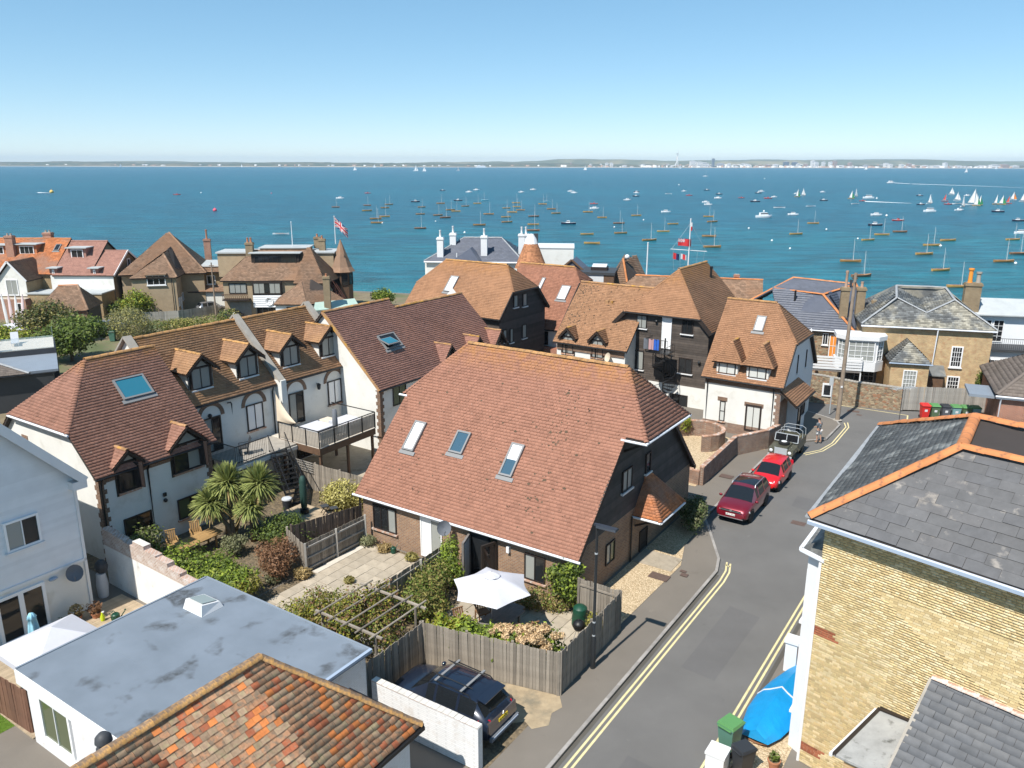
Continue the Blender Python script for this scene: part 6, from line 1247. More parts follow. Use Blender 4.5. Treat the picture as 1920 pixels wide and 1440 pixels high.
boards(h.o, (0, -.12, 0), (1, 0, 0), (0, -1, 0), lambda z: (4.0, 7.7), 1.4, 2.9, 'siding_white', .25, t=.05); m = MB(); rows = []
for t_ in range(17): a = 2*math.pi*t_/16; rows.append([(6.0+r_*math.cos(a), -.22+y_, 2.15+r_*math.sin(a)) for r_, y_ in ((.3, 0), (.5, -.08), (.5, .08))])
m.grid(rows, 0, False); m.build('lifebuoy', 'paint_white', h.o)
m = MB(); m.box(.4, -.9, 2.35, 3.6, .3, 2.5); m.build('balcony', 'timber_dark', h.o); m = MB()
for x_ in np.arange(.4, 3.6, .25): m.bar((x_, -.85, 2.5), (x_+.2, -.85, 3.1), .04); m.bar((x_+.2, -.85, 2.5), (x_, -.85, 3.1), .04)
m.bar((.4, -.85, 3.15), (3.6, -.85, 3.15), .08); m.build('balustrade', 'timber_brown', h.o); m = MB(); m.box(1.0, .2, 0, 3.6, .34, 2.0); m.build('garage_door', 'fence_silver', h.o); window(h.o, (4.2, .28, .2), (1, 0, 0), (0, -1, 0), 3.0, 1.2, 4, 1, 'frame_grey', 'pane', .08)
chimney(h.o, 3.2, 3.2, 7, 9.2, .9, .8, 'brick_tan', 2, 'terracotta', .6); chimney(h.o, 11.0, 7.5, 8, 9.5, .8, .6, 'brick_tan', 1, 'terracotta', .4); chimney(h.o, 11.9, 6.0, 6, 9.4, .8, .7, 'brick_tan', 1, 'terracotta', .4)
m = MB(); m.lathe([(1.35, 0), (1.35, 5.4)], 8, (14.5, 4.6, 0)); m.build('turret', 'timber_brown', h.o); m = MB(); m.lathe([(1.75, 5.3), (1.35, 5.9), (.75, 7.5), (.04, 9.4)], 8, (14.5, 4.6, 0)); m.build('turret_roof', 'tile_old', h.o)
for a in range(8):
 t_ = math.radians(a*45+22.5); U = Vector((-math.sin(t_), math.cos(t_), 0)); N = Vector((math.cos(t_), math.sin(t_), 0)); window(h.o, Vector((14.5, 4.6, 3.6))+N*1.26-U*.42, U, N, .84, 1.5, 1, 2, 'timber_dark', 'pane', .06)
m = MB(); q0, q1 = Vector((12.6, 2.6, 5.2)), Vector((15.6, .4, 1.0))
for j in range(13): p = q0+(q1-q0)*(j/12); m.box(p.x-.15, p.y-.45, p.z-.03, p.x+.15, p.y+.45, p.z+.02)
for s_ in (-.45, .45):
 m.bar(q0+Vector((0, s_, -.1)), q1+Vector((0, s_, -.1)), .05, .2); m.bar(q0+Vector((0, s_, .95)), q1+Vector((0, s_, .95)), .05)
 for j in range(0, 13, 2): p = q0+(q1-q0)*(j/12)+Vector((0, s_, 0)); m.bar(p, p+Vector((0, 0, .95)), .04)
m.box(11.6, 2.0, 5.1, 12.9, 4.2, 5.2); m.build('outside_stairs', 'timber_stair', h.o)
h = House('garden_annexe', 'low annexe with brown hipped roof and slim buff chimney', (-28.4, 94.2), 6, 'building'); PF = [[(0, 0, 2.7), (4.0, -.4, 2.7), (3.0, 3, 5.0)], [(4.0, -.4, 2.7), (8.4, 2.2, 2.7), (4.2, 3.4, 5.2), (3.0, 3, 5.0)], [(-.2, 5, 2.7), (0, 0, 2.7), (3, 3, 5.0)]]
ro = under(h.o, PF)
for q in PF: tiles(ro, q, 'tile_old', .18, .25, .025)
m = MB(); m.prism([(.2, .2), (3.9, -.1), (8, 2.3), (4, 5), (0, 5)], 0, 2.7); m.build('wall', 'siding_white', h.o); window(h.o, (1.5, .07, 1.2), (1, -.08, 0), (-.08, -1, 0), 1.6, 1.2, 2, 1, 'timber_dark', 'pane', .1); chimney(h.o, 6.5, -1.2, 0, 6.2, .75, .7, 'brick_tan', 1, 'terracotta', .3); m = MB(); m.slab([(5, -2.6, 2.3), (10, .4, 2.3), (9.4, 1.6, 3.0), (5, -1.0, 3.0)], (0, 0, .08)); m.build('lean_to_roof', 'patina', h.o)
# dark low house with roof terrace
h = House('slate_lodge', 'low dark house with slate roof and glass-edged roof terrace', (-47.5, 55.0), 30); LD = h
PF = [[(0, 0, 3.0), (11.2, 0, 3.0), (5.5, 4.6, 4.9), (0, 4.6, 4.9)]]; ro = under(h.o, PF, 'underlay', .12); tiles(ro, PF[0], 'tile_concrete', .25, .35, .02, name='roof_slates'); ridge(ro, (11.2, 0, 3.05), (5.5, 4.6, 4.96), 'lead', .45, .12, single=False, name='hip_tile')
m = MB(); m.box(.2, .3, 0, 12.8, 7.6, 2.95); m.build('wall', 'charcoal_paint', h.o); gutter(h.o, (0, -.06, 2.95), (13, -.06, 2.95)); m = MB(); m.prism([(11.0, .2), (13.2, .2), (13.2, 6.5), (6.2, 6.5), (6.2, 4.2)], 2.96, 3.15); m.build('flat_roof', 'flat_grey', h.o); m = MB(); m.prism([(6.2, 6.5), (13.2, 6.5), (13.2, 11.5), (2, 11.5), (2, 6.5)], 0, 3.6); m.build('terrace_block', 'charcoal_paint', h.o); m = MB(); m.prism([(2, 6.6), (13.1, 6.6), (13.1, 11.4), (2, 11.4)], 3.61, 3.66); m.build('terrace_floor', 'paving_pale', h.o); m = MB(); m.box(2, 6.5, 3.66, 9.0, 6.7, 4.9); m.build('parapet', 'charcoal_paint', h.o); m = MB(); m.box(1.9, 6.45, 4.9, 9.1, 6.75, 4.98); m.build('coping', 'paint_white', h.o)
m = MB(); m.box(9, 6.55, 3.66, 13.1, 6.57, 4.7); m.box(13.08, 6.6, 3.66, 13.1, 11.3, 4.7); m.build('glass_balustrade', 'glass_clear', h.o)
for j, (x_, lab) in enumerate(((8.2, 'white folding lounger left of the pair on the roof terrace'), (10.2, 'white folding lounger nearer the glass balustrade on the roof terrace'))):
 t = thing('lounger', lab, 'lounger', h.world((x_, 9.2, 3.66)), 30, 'loungers on the roof terrace'); m = MB(); m.bar((0, -1, .32), (0, .2, .32), .6, .06); m.build('seat', 'cloth_grey', t); m = MB(); m.bar((0, .2, .33), (0, .7, 1.0), .6, .06); m.build('backrest', 'cloth_grey', t)
 for s_ in (-.26, .26):
  m = MB(); m.bar((s_, -.8, 0), (s_, -.8, .32), .05); m.build('leg', 'frame_white', t); m = MB(); m.bar((s_, .2, 0), (s_, .2, .32), .05); m.build('leg', 'frame_white', t)
bx = tag(MB().build('x', 'plastic_teal') if 0 else thing('storage_box', 'pale green box in the yard below the slate roof', 'box', at(14, 740, 0), 30)); m = MB(); m.box(-.5, -.4, 0, .5, .4, .9); m.build('body', 'plastic_teal', bx); m = MB(); m.box(-.55, -.45, .9, .55, .45, 1.0); m.build('lid', 'paint_white', bx)
# ---------------------------------------------------------------- fences and garden walls
def fence(name, label, pts, h, mt='fence_grey', w=.13, rails=0, grid=True, post=2.2, jit=.02, rail_mt=None, side=1):
 """close-boarded fence along a line of ground points: every board, rail and post its own piece"""
 P_ = [g(*p) if grid else Vector((p[0], p[1], 0)) for p in pts]; t = thing(name, label, 'fence', P_[0], 0); o0 = P_[0]; ms = []
 for q in range(4): m = MB(); m.box(0, -.01, .02, w-.008, .012, h+random.uniform(-jit, jit)); ms.append(m.mesh('board', mt))
 for a, b in zip(P_[:-1], P_[1:]):
  d = b-a; L_ = d.length; ang = math.atan2(d.y, d.x); n = max(1, round(L_/w)); st = d/n; nn = Vector((-d.y, d.x, 0)).normalized()*side
  for i_ in range(n):
   o = link('board', random.choice(ms), t); o.location = a-o0+st*i_+nn*random.uniform(-.006, .006); o.rotation_euler = (random.uniform(-.012, .012), random.uniform(-.01, .01), ang); o.scale.x = L_/n/w
  for r_ in range(rails):
   m = MB(); z_ = h*(.15+.7*r_/max(1, rails-1)); m.bar(a-o0+nn*.045+Vector((0, 0, z_)), b-o0+nn*.045+Vector((0, 0, z_)), .05, .08); m.build('rail', rail_mt or mt, t)
  if post:
   k_ = max(1, round(L_/post))
   for i_ in range(k_+1): p = a-o0+d*(i_/k_)+nn*.06; m = MB(); m.box(p.x-.05, p.y-.05, 0, p.x+.05, p.y+.05, h+.04); m.build('post', rail_mt or mt, t)
 return t
fence('garden_fence', 'weathered board fence around the parasol garden beside the lamp post', [(-18.05, 17.75), (-18.1, 20.95), (-12.62, 22.2), (-12.7, 27.4), (-14.7, 27.4)], 1.8, rails=2)
fence('gate_fence', 'grey board gate and fence across the empty patio', [(-27.35, 23.35), (-27.25, 27.3)], 1.55, rails=3, side=-1, rail_mt='fence_silver')
fence('return_fence', 'short dark board fence beside the dead brown shrub', [(-29.6, 24.2), (-27.4, 23.4)], 1.45, rails=1)
fence('deck_fence', 'dark board fence behind the timber garden deck', [(-29.4, 24.4), (-28.3, 28.2)], 1.55, mt='fence_dark')
fence('divider_fence', 'board fence dividing the two patios behind the olive shrubs', [(-21.75, 27.3), (-21.6, 18.6)], 1.6, rails=2, mt='fence_grey', rail_mt='fence_silver')
tf = fence('trellis_fence', 'tall board fence with trellis panel below the timber balcony', [(-36.5, 30.6), (-28.4, 30.75)], 1.75)
m = MB()
for x_ in np.arange(0, 1.6, .16): m.bar((x_, 0, 1.2), (x_, 0, 1.8), .025)
for z_ in np.arange(1.2, 1.81, .15): m.bar((0, 0, z_), (1.6, 0, z_), .025)
o = m.build('trellis', 'fence_silver', tf); o.location = (.3, -.3, 0); o.rotation_euler.z = math.radians(GA)
fence('silver_fence', 'tall silvery board fence behind the row of wheelie bins', [(31.2, 61.3), (34.5, 60.9), (38.2, 60.5)], 1.95, mt='fence_silver', w=.16, grid=False, side=-1)
fence('brown_fence', 'brown panel fence with concrete base at the lower left edge', [(-26.7, 10.3), (-29.6, 10.2)], 1.75, mt='fence_brown', rails=2, w=.16, side=-1)
fence('shore_fence', 'low grey fence in front of the brown rendered house', [(-45.5, 97.2), (-41.6, 98.4), (-38.2, 102.6)], 1.2, mt='fence_silver', w=.2, grid=False)
def gwall(name, label, pts, h, t_, mt, cap=None, grid=True, cat='wall', z0=-.1, caph=.07):
 P_ = [g(*p) if grid else Vector((p[0], p[1], 0)) for p in pts]; o = thing(name, label, cat, P_[0], 0); o0 = P_[0]; m = MB(); c = MB()
 hs = h if isinstance(h, (list, tuple)) else [h]*len(pts)
 for i_, (a, b) in enumerate(zip(P_[:-1], P_[1:])):
  d = (b-a).normalized(); n = Vector((-d.y, d.x, 0))*(t_/2); a = a-o0; b = b-o0; Z = Vector((0, 0, 1)); ha, hb_ = hs[i_], hs[i_+1]
  m.hexa([a-n+Z*z0, b-n+Z*z0, b+n+Z*z0, a+n+Z*z0, a-n+Z*ha, b-n+Z*hb_, b+n+Z*hb_, a+n+Z*ha])
  if cap:
   n2 = n*1.12; L_ = (b-a).length; k_ = max(1, round(L_/.24))
   for j in range(k_):
    p, q = a+(b-a)*(j/k_), a+(b-a)*((j+.94)/k_); z_ = ha+(hb_-ha)*(j+.5)/k_+random.uniform(-.006, .006)
    c.hexa([p-n2+Z*z_, q-n2+Z*z_, q+n2+Z*z_, p+n2+Z*z_, p-n2+Z*(z_+caph), q-n2+Z*(z_+caph), q+n2+Z*(z_+caph), p+n2+Z*(z_+caph)])
 # the frame of small brickwork is turned with the wall
 w_ = m.build('masonry', mt, o)
 if cap: c.build('coping', cap, o, False, 'stuff')
 return o
gwall('white_car_wall', 'white painted brick wall beside the parked dark car', [(-17.4, 17.5), (-12.85, 17.55)], 1.62, .24, 'brick_paint', 'brick_yard_white', caph=.03)
wg = gwall('white_garden_wall', 'high white wall with stepped brick top behind the clapboard house', [(-34.3, 17.75), (-26.4, 17.45)], [2.35, 2.1], .3, 'wall_weathered')
for j in range(9):
 m = MB(); hh = (.5, .46, .42, .72, .56, .5, .34, .22, .14)[j]; m.box(0, -.17, 2.0, .88, .17, 2.0+hh+.3-.03*j); o = m.build('brick_course', 'brick_yard_white', wg); p = g(-34.3+.88*j, 17.75-.033*j)-g(-34.3, 17.75); o.location = p; o.rotation_euler.z = math.radians(GA-2)
gwall('court_wall', 'brick wall beside the pavement next to the parked cars', [(-15.6, 44.4), (-15.65, 50.7), (-14.25, 53.3), (-13.95, 54.9)], [1.15, 1.3, 1.3, 1.3], .26, 'brick_yard', 'brick_cap')
ca_ = [(-18.6+1.75*math.cos(math.radians(a)), 51.6+1.75*math.sin(math.radians(a))) for a in range(-60, 241, 20)]
gwall('curved_wall', 'curved brick planter wall in the gravel court', ca_, 1.1, .26, 'brick_yard', 'brick_cap')
gwall('low_court_wall', 'low brick wall with handrail by the gravel court steps', [(-20.4, 45.2), (-16.8, 44.6), (-15.7, 44.4)], .85, .24, 'brick_yard', 'brick_cap')
sw = gwall('stone_wall', 'long rubble stone wall at the end of the street', [(24.2, 64.15), (25.6, 63.65), (28, 62.75), (31.2, 61.45)], [2.3, 2.2, 1.9, 1.75], .4, 'stone', 'concrete', grid=False)
p = at(1554, 727, 1.2); m = MB(); m.box(-.38, -.06, 0, .38, .06, 1.1); o = m.build('hatch_frame', 'paint_white', sw); o.location = Vector((25.9, 63.28, .55))-g(0, 0)-Vector((24.2, 64.15, 0)); o.rotation_euler.z = math.radians(-20); m = MB(); m.box(-.25, -.08, .14, .25, -.05, .96); m.build('pane', 'pane', o)
pr = thing('gate_pier', 'white rendered gate pier on the street beside the blue boat cover', 'pier', g(-5.95, 28.6), GA); m = MB(); m.box(-.22, -.22, 0, .22, .22, 1.25); m.build('shaft', 'paint_white', pr); m = MB(); m.box(-.27, -.27, 1.25, .27, .27, 1.38); m.build('cap', 'paint_white', pr)
gwall('front_garden_wall', 'low white wall running from the gate pier to the house', [(-5.7, 28.6), (-4.6, 28.65)], .7, .2, 'paint_white', 'brick_cap')
# ---------------------------------------------------------------- garden furniture
def chair(label, loc, rz, mt, group, slats=True):
 t = thing('garden_chair', label, 'chair', loc, rz, group); m = MB(); m.box(-.26, -.26, .4, .26, .24, .45); m.build('seat', mt, t); m = MB()
 for k_ in range(5): x_ = -.2+.1*k_; m.bar((x_, .25, .45), (x_, .42, 1.0), .07, .02)
 m.bar((-.26, .42, 1.0), (.26, .42, 1.0), .06, .03); m.build('backrest', mt, t)
 for sx in (-.24, .24):
  for sy in (-.22, .22): m = MB(); m.bar((sx, sy, 0), (sx, sy, .41), .05); m.build('leg', mt, t)
  m = MB(); m.bar((sx*1.1, -.24, .65), (sx*1.1, .3, .66), .05, .03); m.bar((sx*1.1, -.22, .42), (sx*1.1, -.22, .65), .04); m.build('armrest', mt, t)
 return t
def table(name, label, loc, rz, L_, W_, mt, group=None):
 t = thing(name, label, 'table', loc, rz, group); n = 7
 for i_ in range(n): m = MB(); y_ = -W_/2+W_*i_/n; c_ = .25 if i_ in (0, n-1) else 0; m.box(-L_/2+c_, y_+.004, .7, L_/2-c_, y_+W_/n-.004, .74); m.build('plank', mt, t)
 for sx in (-1, 1):
  for sy in (-1, 1): m = MB(); m.bar((sx*(L_/2-.45), sy*W_*.33, 0), (sx*(L_/2-.45), sy*W_*.33, .7), .08); m.build('leg', mt, t)
 m = MB(); m.box(-L_/2+.3, -W_*.36, .62, L_/2-.3, W_*.36, .695); m.build('apron', mt, t); return t
table('garden_table', 'grey teak table under the white parasol', g(-16.75, 24.2), GB, 2.9, 1.15, 'teak_grey')
for (u_, v_, rz, lab) in ((-18.0, 23.4, 66, 'brown wooden chair left of parasol table, nearer the fence'), (-17.9, 24.7, 60, 'brown wooden chair half hidden under the parasol rim'), (-15.6, 23.5, -124, 'wooden chair right of parasol table, in its shadow'), (-15.5, 24.6, -118, 'wooden chair right of parasol table, nearest the brick wall'), (-16.4, 22.55, 150, 'wooden chair at the hydrangea end of parasol table')): chair(lab, g(u_, v_, .04), GA+rz-0, 'teak_brown', 'chairs at the parasol table')
pa = thing('parasol', 'open white garden parasol over the grey table', 'parasol', g(-17.0, 24.1), GA+12); m = MB(); m.tube([(0, 0, .03), (0, 0, 2.75)], .022, 8); m.build('pole', 'steel', pa); m = MB(); R_ = 1.72; rows = []
for r_, z_ in ((.06, 2.78), (.55, 2.66), (1.1, 2.47), (1.72, 2.2)):
 row = []
 for k_ in range(36):
  a = 2*math.pi*k_/36; f_ = (k_ % 6)/6; sag = 4*f_*(1-f_); rr_ = r_*(1-.2*sag*(r_/1.72)); row.append((rr_*math.cos(a), rr_*math.sin(a), z_-.07*sag*(r_/1.72)*.6))
 rows.append(row)
m.grid(rows, 0, True); m.build('canopy', 'cloth_white', pa, 35, recalc=True); m = MB(); rows = []
for r_, z_ in ((.02, 2.88), (.25, 2.8), (.36, 2.74)): rows.append([(r_*math.cos(2*math.pi*k_/18), r_*math.sin(2*math.pi*k_/18), z_+.02*math.sin(k_*math.pi/1.5)) for k_ in range(18)])
m.grid(rows, 0, True); m.build('vent_cap', 'cloth_white', pa, 35)
for k_ in range(6): a = 2*math.pi*k_/6; m = MB(); m.tube([(.05*math.cos(a), .05*math.sin(a), 2.68), (1.68*math.cos(a), 1.68*math.sin(a), 2.17)], .01, 4); m.build('rib', 'steel', pa)
m = MB(); m.lathe([(.28, 0), (.28, .06), (.05, .08), (.04, .3)], 14); m.build('base', 'concrete', pa, 40)
cb = thing('compost_bin', 'dark green plastic compost bin in the fence corner', 'bin', g(-14.3, 26.8), 0); cb.scale = (.9, .9, .9); m = MB(); m.lathe([(.4, 0), (.38, .3), (.4, .32), (.36, .62), (.37, .64), (.33, .82)], 20); m.build('body', 'plastic_compost', cb, 40); m = MB(); m.lathe([(.34, .82), (.33, .9), (.22, 1.0), (.1, 1.04), (.02, 1.05)], 20); m.build('lid', 'plastic_compost', cb, 40)
bb = thing('kettle_barbecue', 'small black kettle barbecue on legs inside the fence', 'barbecue', g(-13.75, 25.7), 0); m = MB(); m.lathe([(.05, .5), (.2, .55), (.27, .7)], 16); m.build('bowl', 'iron_black', bb, True); m = MB(); m.lathe([(.28, .71), (.24, .85), (.12, .95), (.02, .97)], 16); m.bar((-.06, 0, .98), (.06, 0, .98), .03); m.build('lid', 'iron_black', bb, True)
for a in (90, 210, 330): m = MB(); c_, s_ = math.cos(math.radians(a)), math.sin(math.radians(a)); m.tube([(.12*c_, .12*s_, .52), (.32*c_, .32*s_, .02)], .013, 5); m.build('leg', 'steel', bb)
m = MB(); m.lathe([(.08, -.02), (.08, .02)], 12, (.33*math.cos(math.radians(210)), .33*math.sin(math.radians(210)), .08), axis='y'); m.build('wheel', 'rubber', bb)
pg = thing('pergola', 'rustic pole pergola over the shrubs by the fence', 'pergola', g(-18.6, 18.9), GA)
for x_, y_ in ((0, 0), (-.2, 2.5), (-2.9, .1), (-2.9, 2.6)): m = MB(); m.tube([(x_, y_, 0), (x_, y_, 2.05)], .055, 7); m.build('post', 'fence_grey', pg)
for y_ in (0.05, 2.55): m = MB(); m.bar((-3.2, y_, 2.1), (.3, y_, 2.1), .09, .07); m.build('beam', 'fence_grey', pg)
for j in range(5): m = MB(); x_ = -2.9+.72*j; m.tube([(x_, -.3, 2.18+random.uniform(-.02, .02)), (x_+.05, 2.9, 2.2)], .035, 6); m.build('rafter', 'fence_grey', pg)
pl_ = thing('planter_trough', 'weathered stone trough below the pergola shrubs', 'planter', g(-20.1, 20.6), GA); m = MB(); m.box(-.9, -.35, 0, .9, .35, .55); m.build('trough', 'concrete', pl_); m = MB(); m.box(-.8, -.27, .5, .8, .27, .56); m.build('soil', 'soil', pl_)
# left garden
table('patio_table', 'honey teak table in the left garden below the white wing', g(-33.55, 21.9), GB, 2.5, 1.0, 'teak')
for (u_, v_, rz, lab) in ((-34.7, 21.2, 66, 'teak chair against the white wing, farther from the palm'), (-34.6, 22.5, 60, 'teak chair against the white wing, nearer the palm'), (-33.4, 23.8, -20, 'teak chair at the palm end of the table')): chair(lab, g(u_, v_), GA+rz, 'teak', 'chairs at the teak table')
dk = thing('garden_deck', 'small raised timber deck beside the golden shrub', 'deck', g(-33.0, 26.5), GA)
for j in range(12): m = MB(); m.box(0, .15*j+.004, .42, 3.0, .15*j+.145, .46); m.build('plank', 'deck', dk)
for x_, y_ in ((.05, .05), (2.95, .05), (.05, 1.7), (2.95, 1.7)): m = MB(); m.box(x_-.05, y_-.05, 0, x_+.05, y_+.05, .42); m.build('post', 'teak', dk)
m = MB(); m.bar((0, .03, .38), (3, .03, .38), .04, .1); m.bar((2.97, 0, .38), (2.97, 1.8, .38), .04, .1); m.build('joist', 'teak', dk)
cp = thing('covered_parasol', 'closed parasol in a dark green cover on the timber deck', 'parasol', g(-31.85, 27.4, .46), 0); m = MB(); m.lathe([(.1, .3), (.17, .4), (.2, 1.2), (.19, 1.9), (.12, 2.15), (.02, 2.2)], 12); m.build('cover', 'cloth_green', cp, True); m = MB(); m.lathe([(.24, 0), (.24, .25), (.05, .3)], 12); m.build('base', 'iron_black', cp, 40)
for j, (u_, v_) in enumerate(((-30.9, 28.0), (-30.3, 28.1))):
 t = thing('folding_stool', ('black folding stool nearer the parasol cover on the deck', 'black folding stool farther along the deck by the golden shrub')[j], 'stool', g(u_, v_, .46), 30); m = MB(); m.bar((-.2, 0, .45), (.2, 0, .45), .4, .03); m.build('seat', 'charcoal_paint', t)
 for s_ in (-1, 1): m = MB(); m.bar((-.18, s_*.18, 0), (.18, s_*.18, .45), .03); m.bar((.18, s_*.18, 0), (-.18, s_*.18, .45), .03); m.build('leg', 'iron_black', t)
for j, (u_, v_, lab) in enumerate(((-33.6, 27.7, 'black bin beside the foot of the iron stairs'),)):
 t = thing('garden_bin', lab, 'bin', g(u_, v_), 0); m = MB(); m.lathe([(.22, 0), (.28, .75)], 14); m.build('body', 'plastic_black', t, 40); m = MB(); m.lathe([(.3, .75), (.28, .82), (.05, .86)], 14); m.build('lid', 'cloth_grey', t, 40)
# balcony with slatted railing, iron walkway and stairs
bc = thing('timber_balcony', 'raised timber balcony with slatted beige railing on posts', 'balcony', g(-38.85, 31.1), GA); W_, D_ = 4.45, 4.75; zf = 2.55
m = MB(); m.box(0, 0, zf-.08, W_, D_, zf); m.build('floor', 'paving_pale', bc); m = MB(); m.box(.9, -.04, zf-.42, W_+.04, .06, zf-.02); m.box(W_-.06, 0, zf-.42, W_+.04, D_, zf-.02); m.build('fascia', 'timber_brown', bc)
for x_, y_ in ((1.0, .2), (W_-.15, .15), (W_-.15, 2.4), (W_-.15, D_-.15), (1.0, D_-.2)): m = MB(); m.box(x_-.07, y_-.07, 0, x_+.07, y_+.07, zf-.4); m.build('post', 'timber_brown', bc)
sl = MB(); sl.box(0, -.012, zf+.06, .1, .012, zf+.98); sm_ = sl.mesh('slat', 'fence_slat')
for j in range(int(3.6/.13)): o = link('slat', sm_, bc); o.location = (.9+.13*j, .02, 0)
for j in range(int(D_/.13)): o = link('slat', sm_, bc); o.location = (W_-.02, .13*j+.1, 0); o.rotation_euler.z = math.pi/2
m = MB()
for x_ in (.9, 2.1, 3.3, W_): m.bar((x_, -.02, zf), (x_, -.02, zf+1.08), .05)
for y_ in (1.2, 2.4, 3.6, D_): m.bar((W_+.02, y_, zf), (W_+.02, y_, zf+1.08), .05)
m.bar((.9, -.02, zf+1.08), (W_+.02, -.02, zf+1.08), .05); m.bar((W_+.02, 0, zf+1.08), (W_+.02, D_, zf+1.08), .05); m.bar((.6, D_, zf+1.08), (W_, D_, zf+1.08), .05); m.build('railing', 'iron_black', bc)
for j, (x0_, y0_, x1_, y1_, h_, lab, rz_) in enumerate(((1.7, .9, 3.3, 2.4, .62, 'grey covered garden sofa on the timber balcony', 0), (2.2, 2.9, 4.1, 4.5, .55, 'pale grey covered table at the far end of the balcony', 0))):
 t = thing('covered_furniture', lab, 'furniture', g(-38.85, 31.1, zf), GA, 'covered furniture on the balcony'); m = MB(); m.hexa([(x0_-.05, y0_-.05, .02), (x1_+.05, y0_-.05, .02), (x1_+.05, y1_+.05, .02), (x0_-.05, y1_+.05, .02), (x0_, y0_, h_), (x1_, y0_, h_), (x1_, y1_, h_), (x0_, y1_, h_)]); m.build('cover', 'cloth_grey', t); m = MB(); m.box(x0_, y0_, h_, x1_, y1_, h_+.03); m.build('top_panel', 'cloth_white', t)
t = thing('furled_parasol', 'tall parasol in a dark grey cover on the timber balcony', 'parasol', g(-35.0, 33.0, zf), 0); m = MB(); m.lathe([(.08, .25), (.15, .35), (.17, 1.1), (.14, 1.85), (.03, 1.9)], 12); m.build('cover', 'cloth_charcoal', t, True); m = MB(); m.lathe([(.3, 0), (.3, .1), (.05, .26)], 12); m.build('base', 'concrete', t, 40)
t = thing('shade_sail', 'beige shade sail hanging from the terrace wall', 'sail', g(-38.8, 31.6, zf), GA); m = MB(); a, b, c_ = Vector((.05, .1, 2.6)), Vector((.25, -.1, .9)), Vector((1.9, .0, 1.0)); rows = []
for i_ in range(9):
 s_ = i_/8; p, q = a.lerp(b, s_), a.lerp(c_, s_) if 0 else c_; rows.append([p.lerp(c_, f_)+Vector((0, -.12*math.sin(f_*math.pi)*math.sin(s_*math.pi), -.16*math.sin(f_*math.pi)*(1-.5*s_))) for f_ in np.linspace(0, .97, 9)])
m.grid(rows); m.build('cloth', 'cloth_beige', t, True); m = MB(); m.tube([a, a+Vector((-.15, .1, .15))], .012, 4); m.tube([c_, c_+Vector((.25, .1, .1))], .012, 4); m.build('cord', 'fence_silver', t)
wk = thing('iron_walkway', 'black iron railed walkway along the white terrace', 'walkway', g(-38.8, 26.6), GA); m = MB(); m.box(0, 0, zf-.12, 2.5, 4.4, zf); m.build('floor', 'concrete', wk); m = MB(); m.box(2.4, 0, zf-.35, 2.55, 4.4, zf-.12); m.build('edge_beam', 'render_white', wk); m = MB()
for y_ in np.arange(0, 2.2, .12): m.tube([(2.48, y_, zf), (2.48, y_, zf+1.05)], .011, 4)
for x_ in np.arange(0, 2.5, .12): m.tube([(x_, .03, zf), (x_, .03, zf+1.05)], .011, 4)
m.bar((0, .03, zf+1.05), (2.5, .03, zf+1.05), .04); m.bar((2.48, 0, zf+1.05), (2.48, 2.1, zf+1.05), .04); m.bar((2.48, 0, zf+.1), (2.48, 2.1, zf+.1), .03); m.build('railing', 'iron_black', wk)
for y_ in (.3, 3.9): m = MB(); m.box(2.3, y_-.06, 0, 2.42, y_+.06, zf-.12); m.build('post', 'iron_black', wk)
chair('dark garden chair on the iron walkway of the terrace', g(-37.4, 28.0, zf), GA-30, 'charcoal_paint', None)
ss = thing('iron_staircase', 'black iron staircase down from the walkway to the garden', 'staircase', g(-36.4, 29.3), GA); q0, q1 = Vector((0, .3, zf)), Vector((3.2, -1.0, 0)); d = q1-q0; sd = Vector((-d.y, d.x, 0)).normalized()*.5
for j in range(13): p = q0+d*((j+.5)/13); m = MB(); m.bar(p-sd, p+sd, .27, .035); m.build('tread', 'iron_black', ss)
for s_ in (-1, 1):
 m = MB(); m.bar(q0+sd*s_, q1+sd*s_, .05, .22); m.build('stringer', 'iron_black', ss); m = MB(); m.bar(q0+sd*s_+Vector((0, 0, 1)), q1+sd*s_+Vector((0, 0, 1)), .045)
 for j in range(0, 27): p = q0+d*(j/26)+sd*s_; m.tube([p, p+Vector((0, 0, 1))], .01, 4)
 m.build('handrail', 'iron_black', ss)
# yard of the clapboard house
yd = thing('yard_deck', None, None, g(-32.8, 10.2), GA); yd['kind'] = 'structure'; m = MB(); m.box(0, 0, 0, .145, 7.1, .05); dm_ = m.mesh('plank', 'deck')
for j in range(43): o = link('plank', dm_, yd); o.location = (.15*j, 0, random.uniform(0, .006))
gz = thing('gazebo', 'white pop-up gazebo roof beside the grey flat roof', 'gazebo', g(-28.1, 12.1), GA); m = MB(); hs = 1.45; ring = [(-hs, -hs), (hs, -hs), (hs, hs), (-hs, hs)]
for j in range(4):
 a, b = ring[j], ring[(j+1) % 4]; m.face([(a[0], a[1], 2.05), (b[0], b[1], 2.05), (0, 0, 2.75)]); m.face([(a[0], a[1], 1.82), (b[0], b[1], 1.82), (b[0], b[1], 2.05), (a[0], a[1], 2.05)])
m.build('canopy', 'cloth_white', gz, recalc=True)
for a in ring: m = MB(); m.bar((a[0]*.98, a[1]*.98, 0), (a[0]*.98, a[1]*.98, 2.04), .04); m.build('leg', 'frame_white', gz)
bp_ = thing('closed_parasol', 'closed light blue parasol beside the garden doors', 'parasol', g(-30.6, 12.55), 0); m = MB(); rows = []
